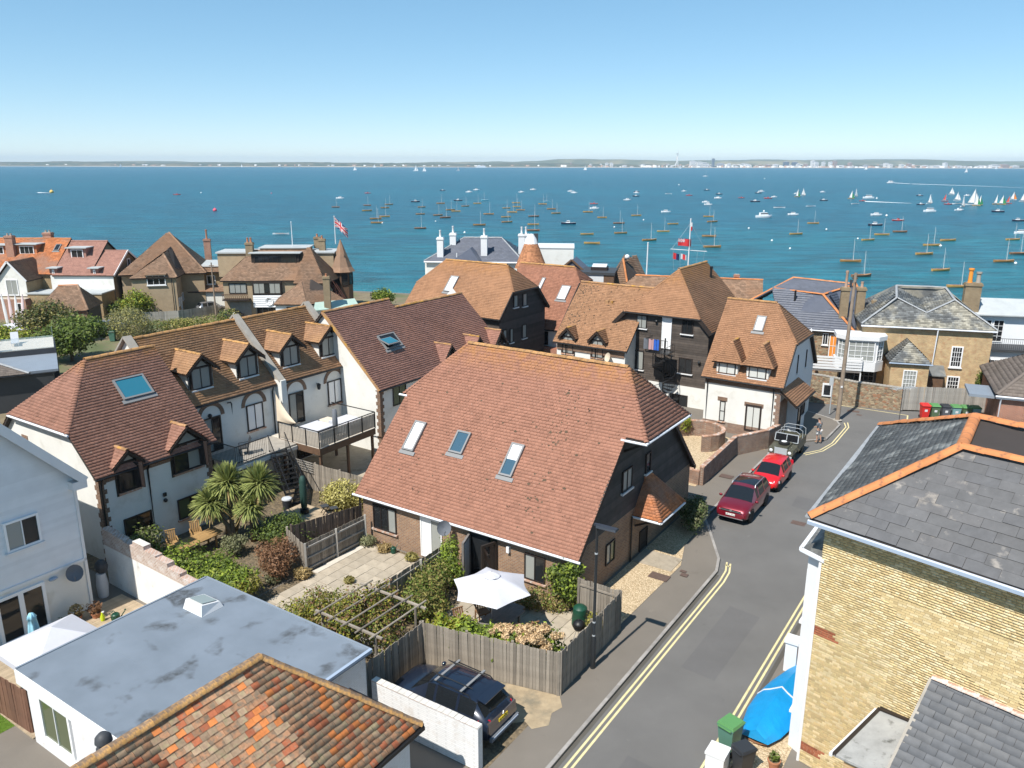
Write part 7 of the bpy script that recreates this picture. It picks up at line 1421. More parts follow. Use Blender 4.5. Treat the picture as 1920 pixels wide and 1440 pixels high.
for r_, z_ in ((.22, .95), (.24, 1.0), (.16, 1.75), (.13, 2.0), (.17, 2.02), (.07, 2.22), (.02, 2.25)): rows.append([(r_*(1+.22*math.cos(k_*math.pi/2))*math.cos(2*math.pi*k_/24), r_*(1+.22*math.cos(k_*math.pi/2))*math.sin(2*math.pi*k_/24), z_) for k_ in range(24)])
m.grid(rows, 0, True); m.build('canopy', 'cloth_blue', bp_, True); m = MB(); m.tube([(0, 0, 0), (0, 0, 1.1)], .022, 8); m.lathe([(.24, 0), (.24, .06), (.04, .1)], 12); m.build('stand', 'paint_white', bp_)
def pot(name, label, loc, r_, h_, mt, plant=None, n=160, sz=.09, pr_=.3, group=None, cat='plant pot'):
 t = thing(name, label, cat, loc, 0, group); m = MB(); m.lathe([(r_*.7, 0), (r_, h_*.85), (r_*1.08, h_*.86), (r_*1.08, h_), (r_*.9, h_), (r_*.85, h_*.9)], 14); m.build('pot', mt, t, 40); m = MB(); m.lathe([(r_*.88, h_*.9), (r_*.02, h_*.92)], 14); m.build('soil', 'soil', t)
 if plant: foliage('foliage', [(0, 0, h_+pr_*.8, pr_, pr_, pr_*.9)], n, sz, plant, t)
 return t
pot('plant_pot', 'terracotta pot with yellow-brown plant by the clapboard house corner', g(-32.3, 15.0), .2, .3, 'terracotta', 'leaf_straw'); pot('plant_pot', 'pinkish pot with russet plant on the yard deck', g(-31.9, 15.6), .2, .28, 'terracotta', 'leaf_dead'); pot('grass_tuft_pot', 'pale dry grass tuft by the white garden wall', g(-28.9, 16.2), .18, .22, 'terracotta', 'leaf_straw', 240, .1, .28); pot('corner_pot', 'terracotta pot beside the yellow brick corner', g(-4.95, 22.9), .2, .34, 'terracotta', 'leaf_green', 120, .07, .18); pot('dark_planter', 'dark round planter below the garden doors', g(-31.9, 14.2), .25, .3, 'charcoal_paint', 'leaf_dark', 120, .08, .22)
wc = thing('watering_can', 'dark green watering can on the yard deck', 'watering can', g(-30.9, 15.9, .05), 30); m = MB(); m.lathe([(.17, 0), (.17, .32), (.13, .36)], 14); m.build('body', 'plastic_compost', wc, 40); m = MB(); m.tube([(.15, 0, .08), (.4, 0, .42)], [.03, .018], 8); m.lathe([(.02, 0), (.05, .05)], 8, (.4, 0, .4)); m.build('spout', 'plastic_compost', wc); m = MB(); m.tube([(.05, 0, .35), (-.05, 0, .5), (-.2, 0, .42), (-.17, 0, .1)], .016, 6); m.build('handle', 'plastic_compost', wc)
yc = thing('yellow_bottle', 'bright yellow spray bottle beside the watering can', 'bottle', g(-31.4, 15.6, .05), 0); m = MB(); m.lathe([(.08, 0), (.1, .18), (.04, .32), (.035, .4)], 10); m.build('body', 'plastic_yellow', yc, 40); m = MB(); m.bar((0, 0, .4), (.1, 0, .44), .05); m.build('nozzle', 'paint_white', yc)
cv = thing('rolled_cover', 'black folded chairs and pale roll leaning in the passage', 'garden kit', g(-33.4, 16.8), 0); m = MB(); m.lathe([(.22, 0), (.26, .6), (.2, 1.15)], 10); m.build('pale_roll', 'cloth_grey', cv, 40); m = MB(); m.ball((.05, .05, 1.45), (.3, .25, .35), 9, 6); m.build('dark_bundle', 'charcoal_paint', cv)
yc = thing('yard_chair', 'grey chair back showing behind the gazebo roof', 'chair', g(-29.2, 14.4), GA+160); m = MB(); m.box(-.22, -.22, .42, .22, .22, .46); m.build('seat', 'cloth_charcoal', yc); m = MB(); m.slab([(-.22, .22, .46), (.22, .22, .46), (.2, .3, .95), (-.2, .3, .95)], (0, .03, 0)); m.build('backrest', 'cloth_charcoal', yc)
for sx in (-.18, .18):
 for sy in (-.18, .18): m = MB(); m.bar((sx, sy, 0), (sx, sy, .42), .03); m.build('leg', 'iron_black', yc)
wcn = thing('green_watering_can', 'small green watering can beside the brick wall tufts', 'watering can', at(738, 1036, .06), 60); m = MB(); m.lathe([(.14, 0), (.14, .26), (.1, .3)], 14); m.build('body', 'plastic_compost', wcn, 40); m = MB(); m.tube([(.12, 0, .06), (.34, 0, .32)], [.025, .015], 8); m.build('spout', 'plastic_compost', wcn); m = MB(); m.tube([(.05, 0, .28), (-.05, 0, .42), (-.16, 0, .3)], .014, 6); m.build('handle', 'plastic_compost', wcn)
# ---------------------------------------------------------------- planting
S = shrub
S('hedge_shrub', 'broad green shrub behind the white stepped wall', 'shrub', g(-31.3, 19.5), [(-2.0, .6, .6, .9, .9, .7), (-1.0, .2, .8, 1.0, 1.0, .9), (0, 0, 1.0, 1.1, 1.0, 1.0), (1.1, -.4, .9, 1.1, 1, .9), (2.1, -.9, .9, 1.0, 1, .9), (1.4, .5, .7, .9, .8, .8)], 7000, .1, ['leaf_green', 'leaf_green', 'leaf_lime'])
S('leafy_shrub', 'green leafy shrub between white wall and the dead brown shrub', 'shrub', g(-28.6, 19.7), lobes(5, 1.4, 1.3, .9, .85, seed=3), 5200, .1, ['leaf_green', 'leaf_lime'])
S('golden_bush', 'yellow-green shrub at the corner of the grey flat roof', 'shrub', g(-27.4, 19.6), lobes(4, .8, .9, .7, .7, seed=5), 2600, .08, ['leaf_olive', 'leaf_yellow'])
S('dead_shrub', 'brown dead shrub beside the patio gate fence', 'shrub', g(-28.3, 22.4), lobes(5, .9, 1.1, .95, .95, seed=6), 3600, .08, ['leaf_dead', 'leaf_dead'])
S('dark_shrub', 'dark green shrub at the foot of the palms', 'shrub', g(-30.6, 24.9), lobes(6, 1.6, 1.2, 1.0, .9, seed=7), 6000, .08, ['leaf_dark', 'leaf_green'])
S('variegated_shrub', 'round golden variegated shrub beside the timber deck', 'shrub', g(-31.2, 29.6), [(0, 0, .9, .95, .85, .85), (1.2, .2, .75, .8, .7, .65), (-.5, .3, .7, .7, .6, .6)], 4600, .09, 'leaf_gold', shell=.75)
S('rose_bush', 'pale rose bush climbing by the patio door of the wing', 'shrub', g(-35.0, 19.6), [(0, 0, .9, .5, .9, .8), (.3, .9, .8, .5, .6, .7), (-.2, -.9, 1.1, .4, .5, .7)], 1900, .1, ['leaf_green', 'leaf_sage'])
S('sage_shrub', 'grey-green shrub in front of the palm trunks', 'shrub', g(-31.8, 22.6), lobes(3, .7, .7, .6, .6, seed=8), 1500, .08, 'leaf_sage')
for j, (px, py, r_, mt_, lab) in enumerate(((512, 1092, .35, 'leaf_sage', 'small dry tuft near the brown dead shrub'), (568, 1083, .4, 'leaf_straw', 'dry straw tuft at the patio gate corner'), (690, 1022, .42, 'leaf_sage', 'grey tuft at the brick wall below the triple window'), (722, 1034, .36, 'leaf_straw', 'straw tuft beside the green can at the brick wall'), (772, 1050, .32, 'leaf_olive', 'small yellow tuft beside the white french door'), (655, 1092, .22, 'leaf_olive', 'tiny weed on the empty patio paving'))):
 t = thing('tuft', lab, 'plant', at(px, py, .04), 0, 'tufts round the empty patio'); foliage('foliage', [(0, 0, r_*.6, r_, r_*.9, r_*.6)], 420, .07, mt_, t, aspect=3)
S('sprawling_climber', 'sprawling yellow-green climber beside the pergola', 'shrub', g(-23.0, 19.6), [(-.9, 1.0, .5, 1.0, 1.0, .55), (.1, .3, .7, 1.1, 1.0, .65), (.9, -.5, .6, .9, .9, .6), (.6, 1.2, .8, .8, .9, .7), (1.5, .5, 1.0, .8, .8, .7)], 6500, .085, ['leaf_olive', 'leaf_green', 'leaf_yellow'])
S('pergola_vine', 'dry tangled vine under the pergola poles', 'shrub', g(-20.0, 19.9), [(-.9, -.2, 1.5, .9, .8, .8), (.5, .6, 1.1, .8, .9, .9), (-.5, 1.4, 1.7, .9, .8, .7), (1.0, -.9, .8, .4, .5, .8), (-1.6, .8, 1.2, .8, .9, .9), (-2.4, 1.6, 1.6, .7, .8, .7), (.3, 2.2, 1.6, .7, .7, .6)], 6600, .08, ['leaf_olive', 'leaf_yellow', 'leaf_green', 'leaf_dead'])
S('patio_shrub', 'large olive shrub along the patio divider', 'shrub', g(-20.5, 24.0), [(0, 0, .9, .9, 1.1, .9), (.3, 1.1, 1.0, .8, .8, .9), (-.3, -1.0, .9, .8, .8, .8), (.4, -.6, .6, .8, .7, .6)], 5200, .085, ['leaf_olive', 'leaf_green'])
S('tall_climber', 'lime green climber on the fence end by the open door', 'shrub', g(-21.0, 26.4), [(0, 0, 1.0, .5, .5, .8), (0, .2, 1.7, .45, .45, .6), (.2, -.4, .8, .5, .5, .6)], 2400, .085, ['leaf_lime', 'leaf_green'])
S('fence_shrub', 'bright yellow-green shrub inside the front fence', 'shrub', g(-17.5, 21.9), [(-.3, .1, 1.0, .6, .5, .75), (.5, .1, 1.0, .65, .5, .75)], 2300, .11, ['leaf_yellow', 'leaf_lime'])
S('fence_laurel', 'glossy green laurel inside the front fence', 'shrub', g(-16.2, 22.15), [(-.4, .1, 1.0, .7, .5, .8), (.5, .1, .95, .65, .5, .75)], 2100, .13, ['leaf_lime', 'leaf_green'])
hy = S('hydrangea', 'cream-headed hydrangea leaning over the front fence', 'shrub', g(-14.6, 22.75), [(-.7, 0, 1.1, .7, .6, .75), (.1, -.1, 1.2, .8, .65, .8), (.9, .1, 1.1, .7, .6, .75)], 1900, .12, ['leaf_green', 'leaf_lime'])
fm_ = foliage('flower_head', [(0, 0, 0, .13, .13, .1)], 130, .055, 'petal_cream', hy, .2, 1.1, .8); me_ = fm_.data; rr = random.Random(4)
for j in range(74):
 c_ = ((-.7, 0, 1.1, .75, .65, .8), (.1, -.15, 1.2, .85, .7, .8), (.8, .05, 1.15, .75, .65, .75), (.3, -.5, 1.2, .7, .4, .65))[j % 4]
 th_, ph = rr.uniform(0, 6.28), rr.uniform(.05, 1.25); p = Vector((c_[0]+c_[3]*math.cos(th_)*math.sin(ph), c_[1]+c_[4]*math.sin(th_)*math.sin(ph)-.1, c_[2]+c_[5]*math.cos(ph)))
 o = fm_ if j == 0 else link('flower_head', me_, hy); o.location = p; o.scale = (rr.uniform(.95, 1.4),)*3; o.rotation_euler = (rr.uniform(-.5, .5), rr.uniform(-.5, .5), rr.uniform(0, 6))
S('ivy', 'leafy ivy clump on the front corner of the brick house', 'shrub', g(-15.35, 27.3), [(0, 0, 1.5, .75, .3, .75), (.35, -.05, 1.1, .5, .3, .7), (-.3, -.05, 1.9, .55, .25, .45), (.4, 0, 2.1, .4, .3, .35)], 3600, .1, ['leaf_green', 'leaf_dark', 'leaf_lime'])
S('border_shrub', 'low olive border shrub below the kitchen window', 'shrub', g(-16.6, 26.7), [(-.6, .1, .5, .6, .5, .5), (.2, 0, .55, .6, .5, .55), (1.0, -.2, .4, .6, .4, .45)], 2600, .07, ['leaf_olive', 'leaf_straw', 'leaf_green'])
S('bin_shrub', 'small golden shrub beside the compost bin', 'shrub', g(-13.3, 26.2), [(0, 0, .6, .35, .5, .55)], 1000, .07, ['leaf_yellow', 'leaf_olive'])
S('porch_shrub', 'dark leafy shrub beside the street porch', 'shrub', g(-13.9, 38.6), lobes(5, .85, 1.4, .9, .9, seed=9), 3600, .09, ['leaf_dark', 'leaf_sage'])
S('court_shrub', 'bright green shrub inside the curved brick wall', 'shrub', g(-20.0, 52.7), lobes(3, .6, .7, .8, .9, seed=10), 1500, .09, ['leaf_lime', 'leaf_yellow']); S('court_bush', 'yellow-green bush at the back corner of the brick house', 'shrub', g(-19.4, 47.6), lobes(3, .6, .8, .6, .6, seed=11), 1500, .09, ['leaf_yellow', 'leaf_green'])
S('wall_shrub', 'green bush at the right end of the yellow brick house', 'shrub', (39.4, 64.4, 0), lobes(4, .9, .8, 1.3, 1.3, seed=12), 2200, .11, ['leaf_green', 'leaf_dark'])
def tree(name, label, loc, trunk_h, r_, blobs, n, size, mts, bark='bark'):
 t = thing(name, label, 'tree', loc, 0); m = MB(); m.tube([(0, 0, -.1), (.05, .02, trunk_h*.5), (0, .05, trunk_h)], [r_, r_*.8, r_*.65], 8); m.build('trunk', bark, t, True); m = MB()
 for b in blobs: m.tube([(0, .05, trunk_h*.85), (b[0]*.5, b[1]*.5, (trunk_h+b[2])/2), (b[0], b[1], b[2])], [r_*.5, r_*.3, r_*.1], 5)
 m.build('branches', bark, t)
 for q in mts: foliage('crown', blobs, n//len(mts), size, q, t)
 return t
tree('tamarisk_tree', 'straggly olive tree in front of the hipped garage', (-50.6, 86.0, 0), 1.6, .22, [(-2.2, 0, 2.4, 1.6, 1.4, 1.1), (0, .2, 3.4, 2.0, 1.6, 1.2), (1.9, -.2, 2.6, 1.7, 1.4, 1.2), (3.2, 0, 1.9, 1.3, 1.2, 1.0), (-.8, -.6, 2.2, 1.4, 1.2, .9)], 5200, .2, ['leaf_tamarisk', 'leaf_dark', 'leaf_olive'])
tree('garden_tree', 'dense green tree behind the hipped white wing', (-43.6, 77.0, 0), 1.3, .2, lobes(8, 3.0, 2.6, 2.0, 2.3, seed=20), 7600, .2, ['leaf_green', 'leaf_dark', 'leaf_green'])
S('laurel_hedge', 'yellow-green hedge behind the roof terrace', 'hedge', (-53.0, 80.5, 0), [(-3.5, 0, 1.2, 2.2, 1.5, 1.4), (-.5, .2, 1.5, 2.4, 1.5, 1.5), (2.4, -.2, 1.3, 2.0, 1.4, 1.3), (4.0, .3, .9, 1.4, 1.2, 1.0)], 5200, .2, ['leaf_yellow', 'leaf_green', 'leaf_lime'])
S('topiary_dome', 'clipped pale green dome bush beside the grey parked car', 'shrub', (-42.9, 88.0, 0), [(0, 0, 1.55, 2.05, 1.9, 1.65)], 7000, .11, ['leaf_sage', 'leaf_sage', 'leaf_gold'], shell=.93, flat=0)
S('clipped_hedge', 'long clipped hedge behind the terrace roof', 'hedge', (-37.6, 91.0, 0), [(-3.0, -.8, .7, 1.5, .9, .9), (-1.2, -.3, .7, 1.5, .9, .9), (.8, .2, .8, 1.6, .9, .9), (2.8, .8, .9, 1.6, 1.0, 1.0), (4.4, 1.4, 1.3, 1.3, 1.0, 1.2)], 5200, .13, ['leaf_green', 'leaf_olive'], shell=.8)
S('yellow_bed', 'low pale yellow flowering bush in front of the grey shore fence', 'shrub', (-39.2, 94.0, 0), [(0, 0, .5, 1.7, .8, .6)], 1100, .13, 'leaf_gold'); S('camellia_bush', 'round yellow-green bush at the corner of the brown house', 'shrub', (-46.6, 98.0, 0), lobes(5, 2.0, 1.5, 2.0, 2.1, seed=21), 4600, .16, ['leaf_yellow', 'leaf_green', 'leaf_lime']); S('garage_bush', 'dark bush between garage and rose-roofed house', 'shrub', (-50.4, 101.5, 0), lobes(4, 1.8, 1.2, 1.1, 1.1, seed=22), 2200, .16, ['leaf_dark', 'leaf_green']); S('shore_bush', 'light green feathery bush on the shore by the turret', 'shrub', (-17.6, 108, 0), lobes(4, 1.6, 1.2, 1.3, 1.6, seed=23), 2600, .17, ['leaf_lime', 'leaf_green']); S('climber_pot', 'green climber beside the flat-roofed link entrance', 'shrub', (-36.5, 105.2, 0), lobes(3, .5, .5, 1.2, 1.6, seed=24), 900, .15, ['leaf_green', 'leaf_dark'])
S('low_hedge', 'dark low hedge at the left edge below the boats', 'hedge', (-58, 86, 0), [(-2, 0, .9, 2.2, 1.2, 1.1), (1.5, .4, .8, 2.0, 1.2, 1.0)], 1800, .2, ['leaf_dark'])
# cabbage palms
def cordyline(label, loc, heads, seed):
 t = thing('cabbage_palm', label, 'palm', loc, 0, 'cabbage palms in the left garden'); r = random.Random(seed); m = MB(); b0 = Vector((0, 0, -.05))
 for c_, R_ in heads: c_ = Vector(c_); m.tube([b0, Vector((c_.x*.25, c_.y*.25, c_.z*.45)), c_-Vector((0, 0, .15))], [.16, .12, .09], 8)
 m.build('trunk', 'bark', t, True); 
 for (c_, R_) in heads:
  c_ = Vector(c_); V_ = []; F_2 = []; VD = []; FD = []
  for j in range(560):
   a = r.uniform(0, 6.283); el = math.radians(r.uniform(-35, 85)); dead = el < math.radians(-12) and r.random() < .6; ln = R_*r.uniform(.75, 1.1); d = Vector((math.cos(a)*math.cos(el), math.sin(a)*math.cos(el), math.sin(el))); sd = d.cross(Vector((0, 0, 1))).normalized()*(.05 if not dead else .04)
   pts = [c_+d*(ln*f_)-Vector((0, 0, ln*(f_**2.2)*(.28 if el < .9 else .1))) for f_ in (.05, .35, .7, 1.0)]; tv, tf_ = (VD, FD) if dead else (V_, F_2); n0 = len(tv)
   for q, w__ in zip(pts, (.7, 1, .8, .1)): tv.append(q-sd*w__); tv.append(q+sd*w__+Vector((0, 0, .01)))
   for f_ in range(3): tf_.append((n0+2*f_, n0+2*f_+1, n0+2*f_+3, n0+2*f_+2))
  for j in range(90):
   a = r.uniform(0, 6.283); ln = R_*r.uniform(.5, .9); d = Vector((math.cos(a)*.45, math.sin(a)*.45, -.9)); sd = Vector((-math.sin(a), math.cos(a), 0))*.03; n0 = len(VD)
   for f_ in (0, .5, 1): q = c_+Vector((math.cos(a)*.1, math.sin(a)*.1, -.05))+d*(ln*f_); VD += [q-sd*(1-f_*.7), q+sd*(1-f_*.7)]
   FD += [(n0, n0+1, n0+3, n0+2), (n0+2, n0+3, n0+5, n0+4)]
  np_mesh('fronds', [tuple(v) for v in V_], F_2, 'leaf_strap', t); np_mesh('dead_fronds', [tuple(v) for v in VD], FD, 'leaf_straw', t)
 return t
cordyline('cabbage palm with two green heads, nearer the white wing', g(-32.9, 23.5), [((-.2, .5, 3.1), 1.25), ((-.9, -.2, 2.3), 1.1)], 1); cordyline('cabbage palm with one green head, nearer the iron stairs', g(-32.2, 24.2), [((.35, .5, 3.0), 1.25), ((.1, -.3, 2.1), .95)], 2)
# ---------------------------------------------------------------- vehicles
def wheel(parent, x, y, r_, w_=.22, rim='rim'):
 s_ = 1 if y > 0 else -1; m = MB(); m.lathe([(r_*.62, -w_/2), (r_*.9, -w_/2), (r_, -w_*.36), (r_, w_*.36), (r_*.9, w_/2), (r_*.62, w_/2)], 22, (0, 0, 0), axis='y'); o = m.build('wheel', 'rubber', parent, 40); o.location = (x, y, r_)
 m = MB(); m.lathe([(r_*.64, -.06), (r_*.64, .07), (r_*.5, .05), (.02, .03)], 20, (0, 0, 0), axis='y')
 for k_ in range(5): a = k_*1.2566; m.bar((r_*.1*math.cos(a), -.075*1, r_*.1*math.sin(a)), (r_*.6*math.cos(a), -.07, r_*.6*math.sin(a)), .05, .03)
 q = m.build('rim', rim, o, 40); q.rotation_euler.z = 0 if s_ < 0 else math.pi
 return o
def plate(parent, x, z, front, txt, tilt=0, y=0):
 m = MB(); s_ = 1 if front else -1; m.box(-.01, -.26, -.055, .01, .26, .055); o = m.build('number_plate', 'plate_white' if front else 'plate_yellow', parent); o.location = (x, y, z); o.rotation_euler.y = tilt
 c = bpy.data.curves.new('lettering', 'FONT'); c.body = txt; c.size = .105; c.align_x = 'CENTER'; c.align_y = 'CENTER'; c.materials.append(MAT['ink']); q0 = bpy.data.objects.new('lettering', c); me = bpy.data.meshes.new_from_object(q0); bpy.data.objects.remove(q0); q = link('lettering', me, o); q.location = (s_*.014, 0, 0); q.rotation_euler = (math.pi/2, 0, s_*math.pi/2)
def car(name, label, loc, rz, ST, glass_side, ws, rw, wb, wr_, col, rw_col=None, wheel_r=.35, track=.8, plates=None, rails=False, sun=False, cat='car', head=None, tail=None, lower='trim_black'):
 """body lofted through cross-sections; ST rows: x, half width, bottom, shoulder, roof edge (w,z), top"""
 t = thing(name, label, cat, loc, rz); rows = []
 for x, w_, zb, zs, we, zr_, zt in ST:
  half = [(0, zb), (w_*.86, zb), (w_*.97, zb+.1), (w_, (zb+zs)*.5+.06), (w_*.985, zs-.05), (w_*.95, zs), (we, zr_), (we*.62, zr_+(zt-zr_)*.75), (0, zt)]
  rows.append([(x, y_, z_) for y_, z_ in half]+[(x, -y_, z_) for y_, z_ in half[-2:0:-1]])
 K = len(rows[0]); body = MB(); parts = {}
 for i_ in range(len(rows)-1):
  for j in range(K):
   j2 = (j+1) % K; f_ = [rows[i_][j], rows[i_][j2], rows[i_+1][j2], rows[i_+1][j]]; seg = j if j < 8 else 15-j; lr = 'l' if j < 8 else 'r'
   key = None
   if seg == 5 and i_ in glass_side: key = ('side_window', lr, i_)
   elif seg in (6, 7) and i_ in ws: key = ('windscreen',)
   elif seg in (6, 7) and i_ in rw: key = ('rear_window',)
   elif seg <= 1: key = ('sill',)
   elif sun and seg in (6, 7) and i_ in sun: key = ('sunroof',)
   (body if key is None else parts.setdefault(key, MB())).face(f_)
 body.face(rows[0][::-1]); body.face(rows[-1])
 import bmesh
 def weld(o, sm=35):
  bm = bmesh.new(); bm.from_mesh(o.data); bmesh.ops.remove_doubles(bm, verts=bm.verts, dist=.0005); bmesh.ops.recalc_face_normals(bm, faces=bm.faces); bm.to_mesh(o.data); bm.free(); o.data.polygons.foreach_set('use_smooth', [True]*len(o.data.polygons)); o.data.set_sharp_from_angle(angle=math.radians(sm)); return o
 weld(body.build('body', col, t), 42)
 for k_, m in parts.items(): weld(m.build(k_[0], lower if k_[0] == 'sill' else 'car_glass', t))
 for x in (wb, wr_):
  for s_ in (-1, 1):
   m = MB(); rows_ = []
   for a in range(0, 181, 15): c_, sn_ = math.cos(math.radians(a)), math.sin(math.radians(a)); rows_.append([(x+(wheel_r+.02)*c_, s_*(track+.02), wheel_r+(wheel_r+.02)*sn_), (x+(wheel_r+.02)*c_, s_*(track+.125), wheel_r+(wheel_r+.02)*sn_), (x+(wheel_r+.1)*c_, s_*(track+.12), wheel_r+(wheel_r+.1)*sn_)])
   m.grid(rows_); m.build('wheel_arch', lower, t, 40); m = MB(); m.lathe([(wheel_r+.03, 0), (.02, .004)], 20, (x, s_*(track+.02), wheel_r), axis='y'); m.build('arch_liner', 'trim_black', t); wheel(t, x, s_*(track+.03), wheel_r)
 for s_ in (-1, 1):
  m = MB(); m.ball((0, 0, 0), (.08, .11, .08), 8, 6); o = m.build('mirror', col, t, True); i_ = ws[0]+1; o.location = (ST[i_][0]-.12, s_*(ST[i_][1]+.1), ST[i_][3]+.08)
  if head: m = MB(); x, y_, z_, l_, w2, h_ = head; m.hexa([(x-l_, s_*(y_+.08), z_-h_*.4), (x, s_*(y_-w2), z_-h_*.5), (x+.02, s_*(y_-w2), z_+h_*.2), (x-l_*.9, s_*(y_+.06), z_+h_*.2), (x-l_, s_*(y_), z_+h_*.6), (x-.08, s_*(y_-w2), z_+h_*.5), (x-.06, s_*(y_-w2), z_+h_*.55), (x-l_, s_*(y_-.05), z_+h_*.65)]); m.build('headlight', 'lamp_clear', t, 40)
  if tail: m = MB(); x, y_, z_, l_, w2, h_ = tail; m.hexa([(x-.03, s_*(y_-w2), z_), (x+l_, s_*(y_+.06), z_), (x+l_+.02, s_*(y_), z_), (x+.1, s_*(y_-w2), z_), (x+.0, s_*(y_-w2), z_+h_), (x+l_, s_*(y_+.04), z_+h_), (x+l_+.02, s_*(y_-.05), z_+h_), (x+.12, s_*(y_-w2), z_+h_)]); m.build('tail_light', 'lamp_red', t, 40)
  if rails: m = MB(); a, b = rails; m.tube([(a, s_*.66, ST[ws[0]-1][5]-.02), (a+.12, s_*.64, ST[ws[0]-1][5]+.1), (b-.12, s_*.64, ST[ws[0]-1][5]+.12), (b, s_*.66, ST[ws[0]-1][5]+.0)], .022, 6); m.build('roof_rail', 'steel' if col != 'paint_navy' else 'iron_black', t)
 if plates:
  for pl in plates: plate(t, *pl)
 return t
SUV = [(-2.25, .74, .5, .72, .62, .78, .8), (-2.2, .86, .36, .98, .74, 1.02, 1.04), (-2.06, .905, .3, 1.08, .72, 1.16, 1.2), (-1.78, .92, .27, 1.1, .655, 1.54, 1.6), (-1.7, .92, .26, 1.1, .66, 1.58, 1.65), (-1.0, .92, .25, 1.08, .68, 1.62, 1.69), (-.9, .92, .25, 1.08, .68, 1.62, 1.69), (-.02, .92, .25, 1.05, .68, 1.61, 1.68), (.08, .92, .25, 1.05, .68, 1.6, 1.67), (.42, .92, .25, 1.04, .66, 1.56, 1.62), (1.12, .92, .25, 1.01, .78, 1.04, 1.09), (1.3, .92, .25, 1.0, .78, 1.03, 1.08), (1.75, .9, .26, .94, .74, .98, 1.02), (2.08, .86, .3, .82, .68, .9, .93), (2.22, .78, .36, .66, .6, .74, .77), (2.26, .7, .4, .58, .55, .64, .66)]
rs = car('crimson_suv', 'dark red estate car parked first in the bay beside the pavement', g(-12.35, 42.5, -.1), GB+180, SUV, (3, 4, 6, 8), (9,), (2,), 1.38, -1.32, 'paint_crimson', plates=[(2.285, .6, True, 'WF17 WUV')], rails=(-1.5, .3), sun=(6, 7), head=(2.2, .86, .74, .45, .22, .14), tail=(-2.2, .86, .95, .3, .2, .2))
m = MB(); m.box(2.2, -.55, .74, 2.262, .55, .84); m.build('grille', 'trim_black', rs); m = MB(); m.bar((2.27, -.62, .79), (2.27, .62, .79), .02, .02); m.bar((2.27, -.7, .4), (2.27, .7, .4), .03, .03); m.build('chrome_strip', 'steel', rs); m = MB(); m.lathe([(.07, 0), (.07, .02), (.04, .02)], 14, (2.265, 0, .82), axis='x'); m.build('badge', 'steel', rs)
NS = [(-2.22, .72, .42, .7, .62, .76, .8), (-2.16, .86, .34, .95, .76, 1.0, 1.03), (-1.98, .91, .3, 1.08, .74, 1.14, 1.18), (-1.6, .92, .28, 1.1, .66, 1.52, 1.58), (-1.48, .92, .27, 1.1, .66, 1.56, 1.62), (-.92, .92, .25, 1.07, .68, 1.6, 1.67), (-.82, .92, .25, 1.07, .68, 1.6, 1.67), (.05, .92, .25, 1.03, .67, 1.58, 1.65), (.15, .92, .25, 1.03, .67, 1.57, 1.64), (.5, .91, .25, 1.01, .65, 1.5, 1.57), (1.25, .91, .25, .97, .77, 1.0, 1.05), (1.4, .91, .25, .95, .76, .99, 1.03), (1.8, .88, .26, .88, .72, .92, .96), (2.1, .82, .3, .76, .64, .84, .88), (2.24, .72, .36, .62, .56, .68, .7)]
ns = car('dark_suv', 'dark blue car with roof bars and bronze tailgate beside the white wall', g(-15.3, 19.2, 0), GA+180, NS, (3, 4, 6, 8), (9,), (2,), 1.35, -1.3, 'paint_navy', plates=[(-2.225, .86, False, 'FL18 KZD', .12)], rails=(-1.35, .4), tail=(-2.14, .86, .92, .34, .22, .16), wheel_r=.36)
m = MB(); m.hexa([(-2.24, -.8, .62), (-2.24, .8, .62), (-2.2, .8, .62), (-2.2, -.8, .62), (-2.19, -.8, 1.03), (-2.19, .8, 1.03), (-2.1, .8, 1.03), (-2.1, -.8, 1.03)]); m.build('tailgate_panel', 'paint_bronze', ns); m = MB(); m.bar((-2.27, -.82, .45), (-2.27, .82, .45), .1, .16); m.build('rear_bumper', 'cloth_charcoal', ns); m = MB(); m.bar((-2.33, -.75, .5), (-2.33, .75, .5), .03, .04); m.build('bumper_strip', 'gutter_grey', ns)
m = MB(); m.bar((-2.235, -.03, .99), (-2.215, .03, 1.06), .03, .02); m.bar((-2.235, .04, 1.0), (-2.215, -.02, 1.08), .02, .02); m.build('emblem', 'steel', ns); m = MB(); m.bar((-2.0, .1, 1.2), (-1.95, .45, 1.22), .025); m.build('rear_wiper', 'trim_black', ns)
for x in (-.95, .15): m = MB(); m.bar((x, -.7, 1.75), (x, .7, 1.75), .09, .035); m.build('roof_bar', 'frame_grey', ns)
for y_ in (-.42, .42): m = MB(); m.tube([(-1.25, y_, 1.8), (.45, y_, 1.8)], .018, 6); m.tube([(-.2, y_+.02, 1.8), (.05, y_+.1, 1.86), (.3, y_+.06, 1.83)], .016, 6); m.build('cycle_carrier', 'trim_black', ns)
m = MB(); m.slab([(-1.9, -.6, 1.55), (-1.9, .6, 1.55), (-1.55, .6, 1.6), (-1.55, -.6, 1.6)], (0, 0, .035)); m.build('spoiler', 'paint_navy', ns)
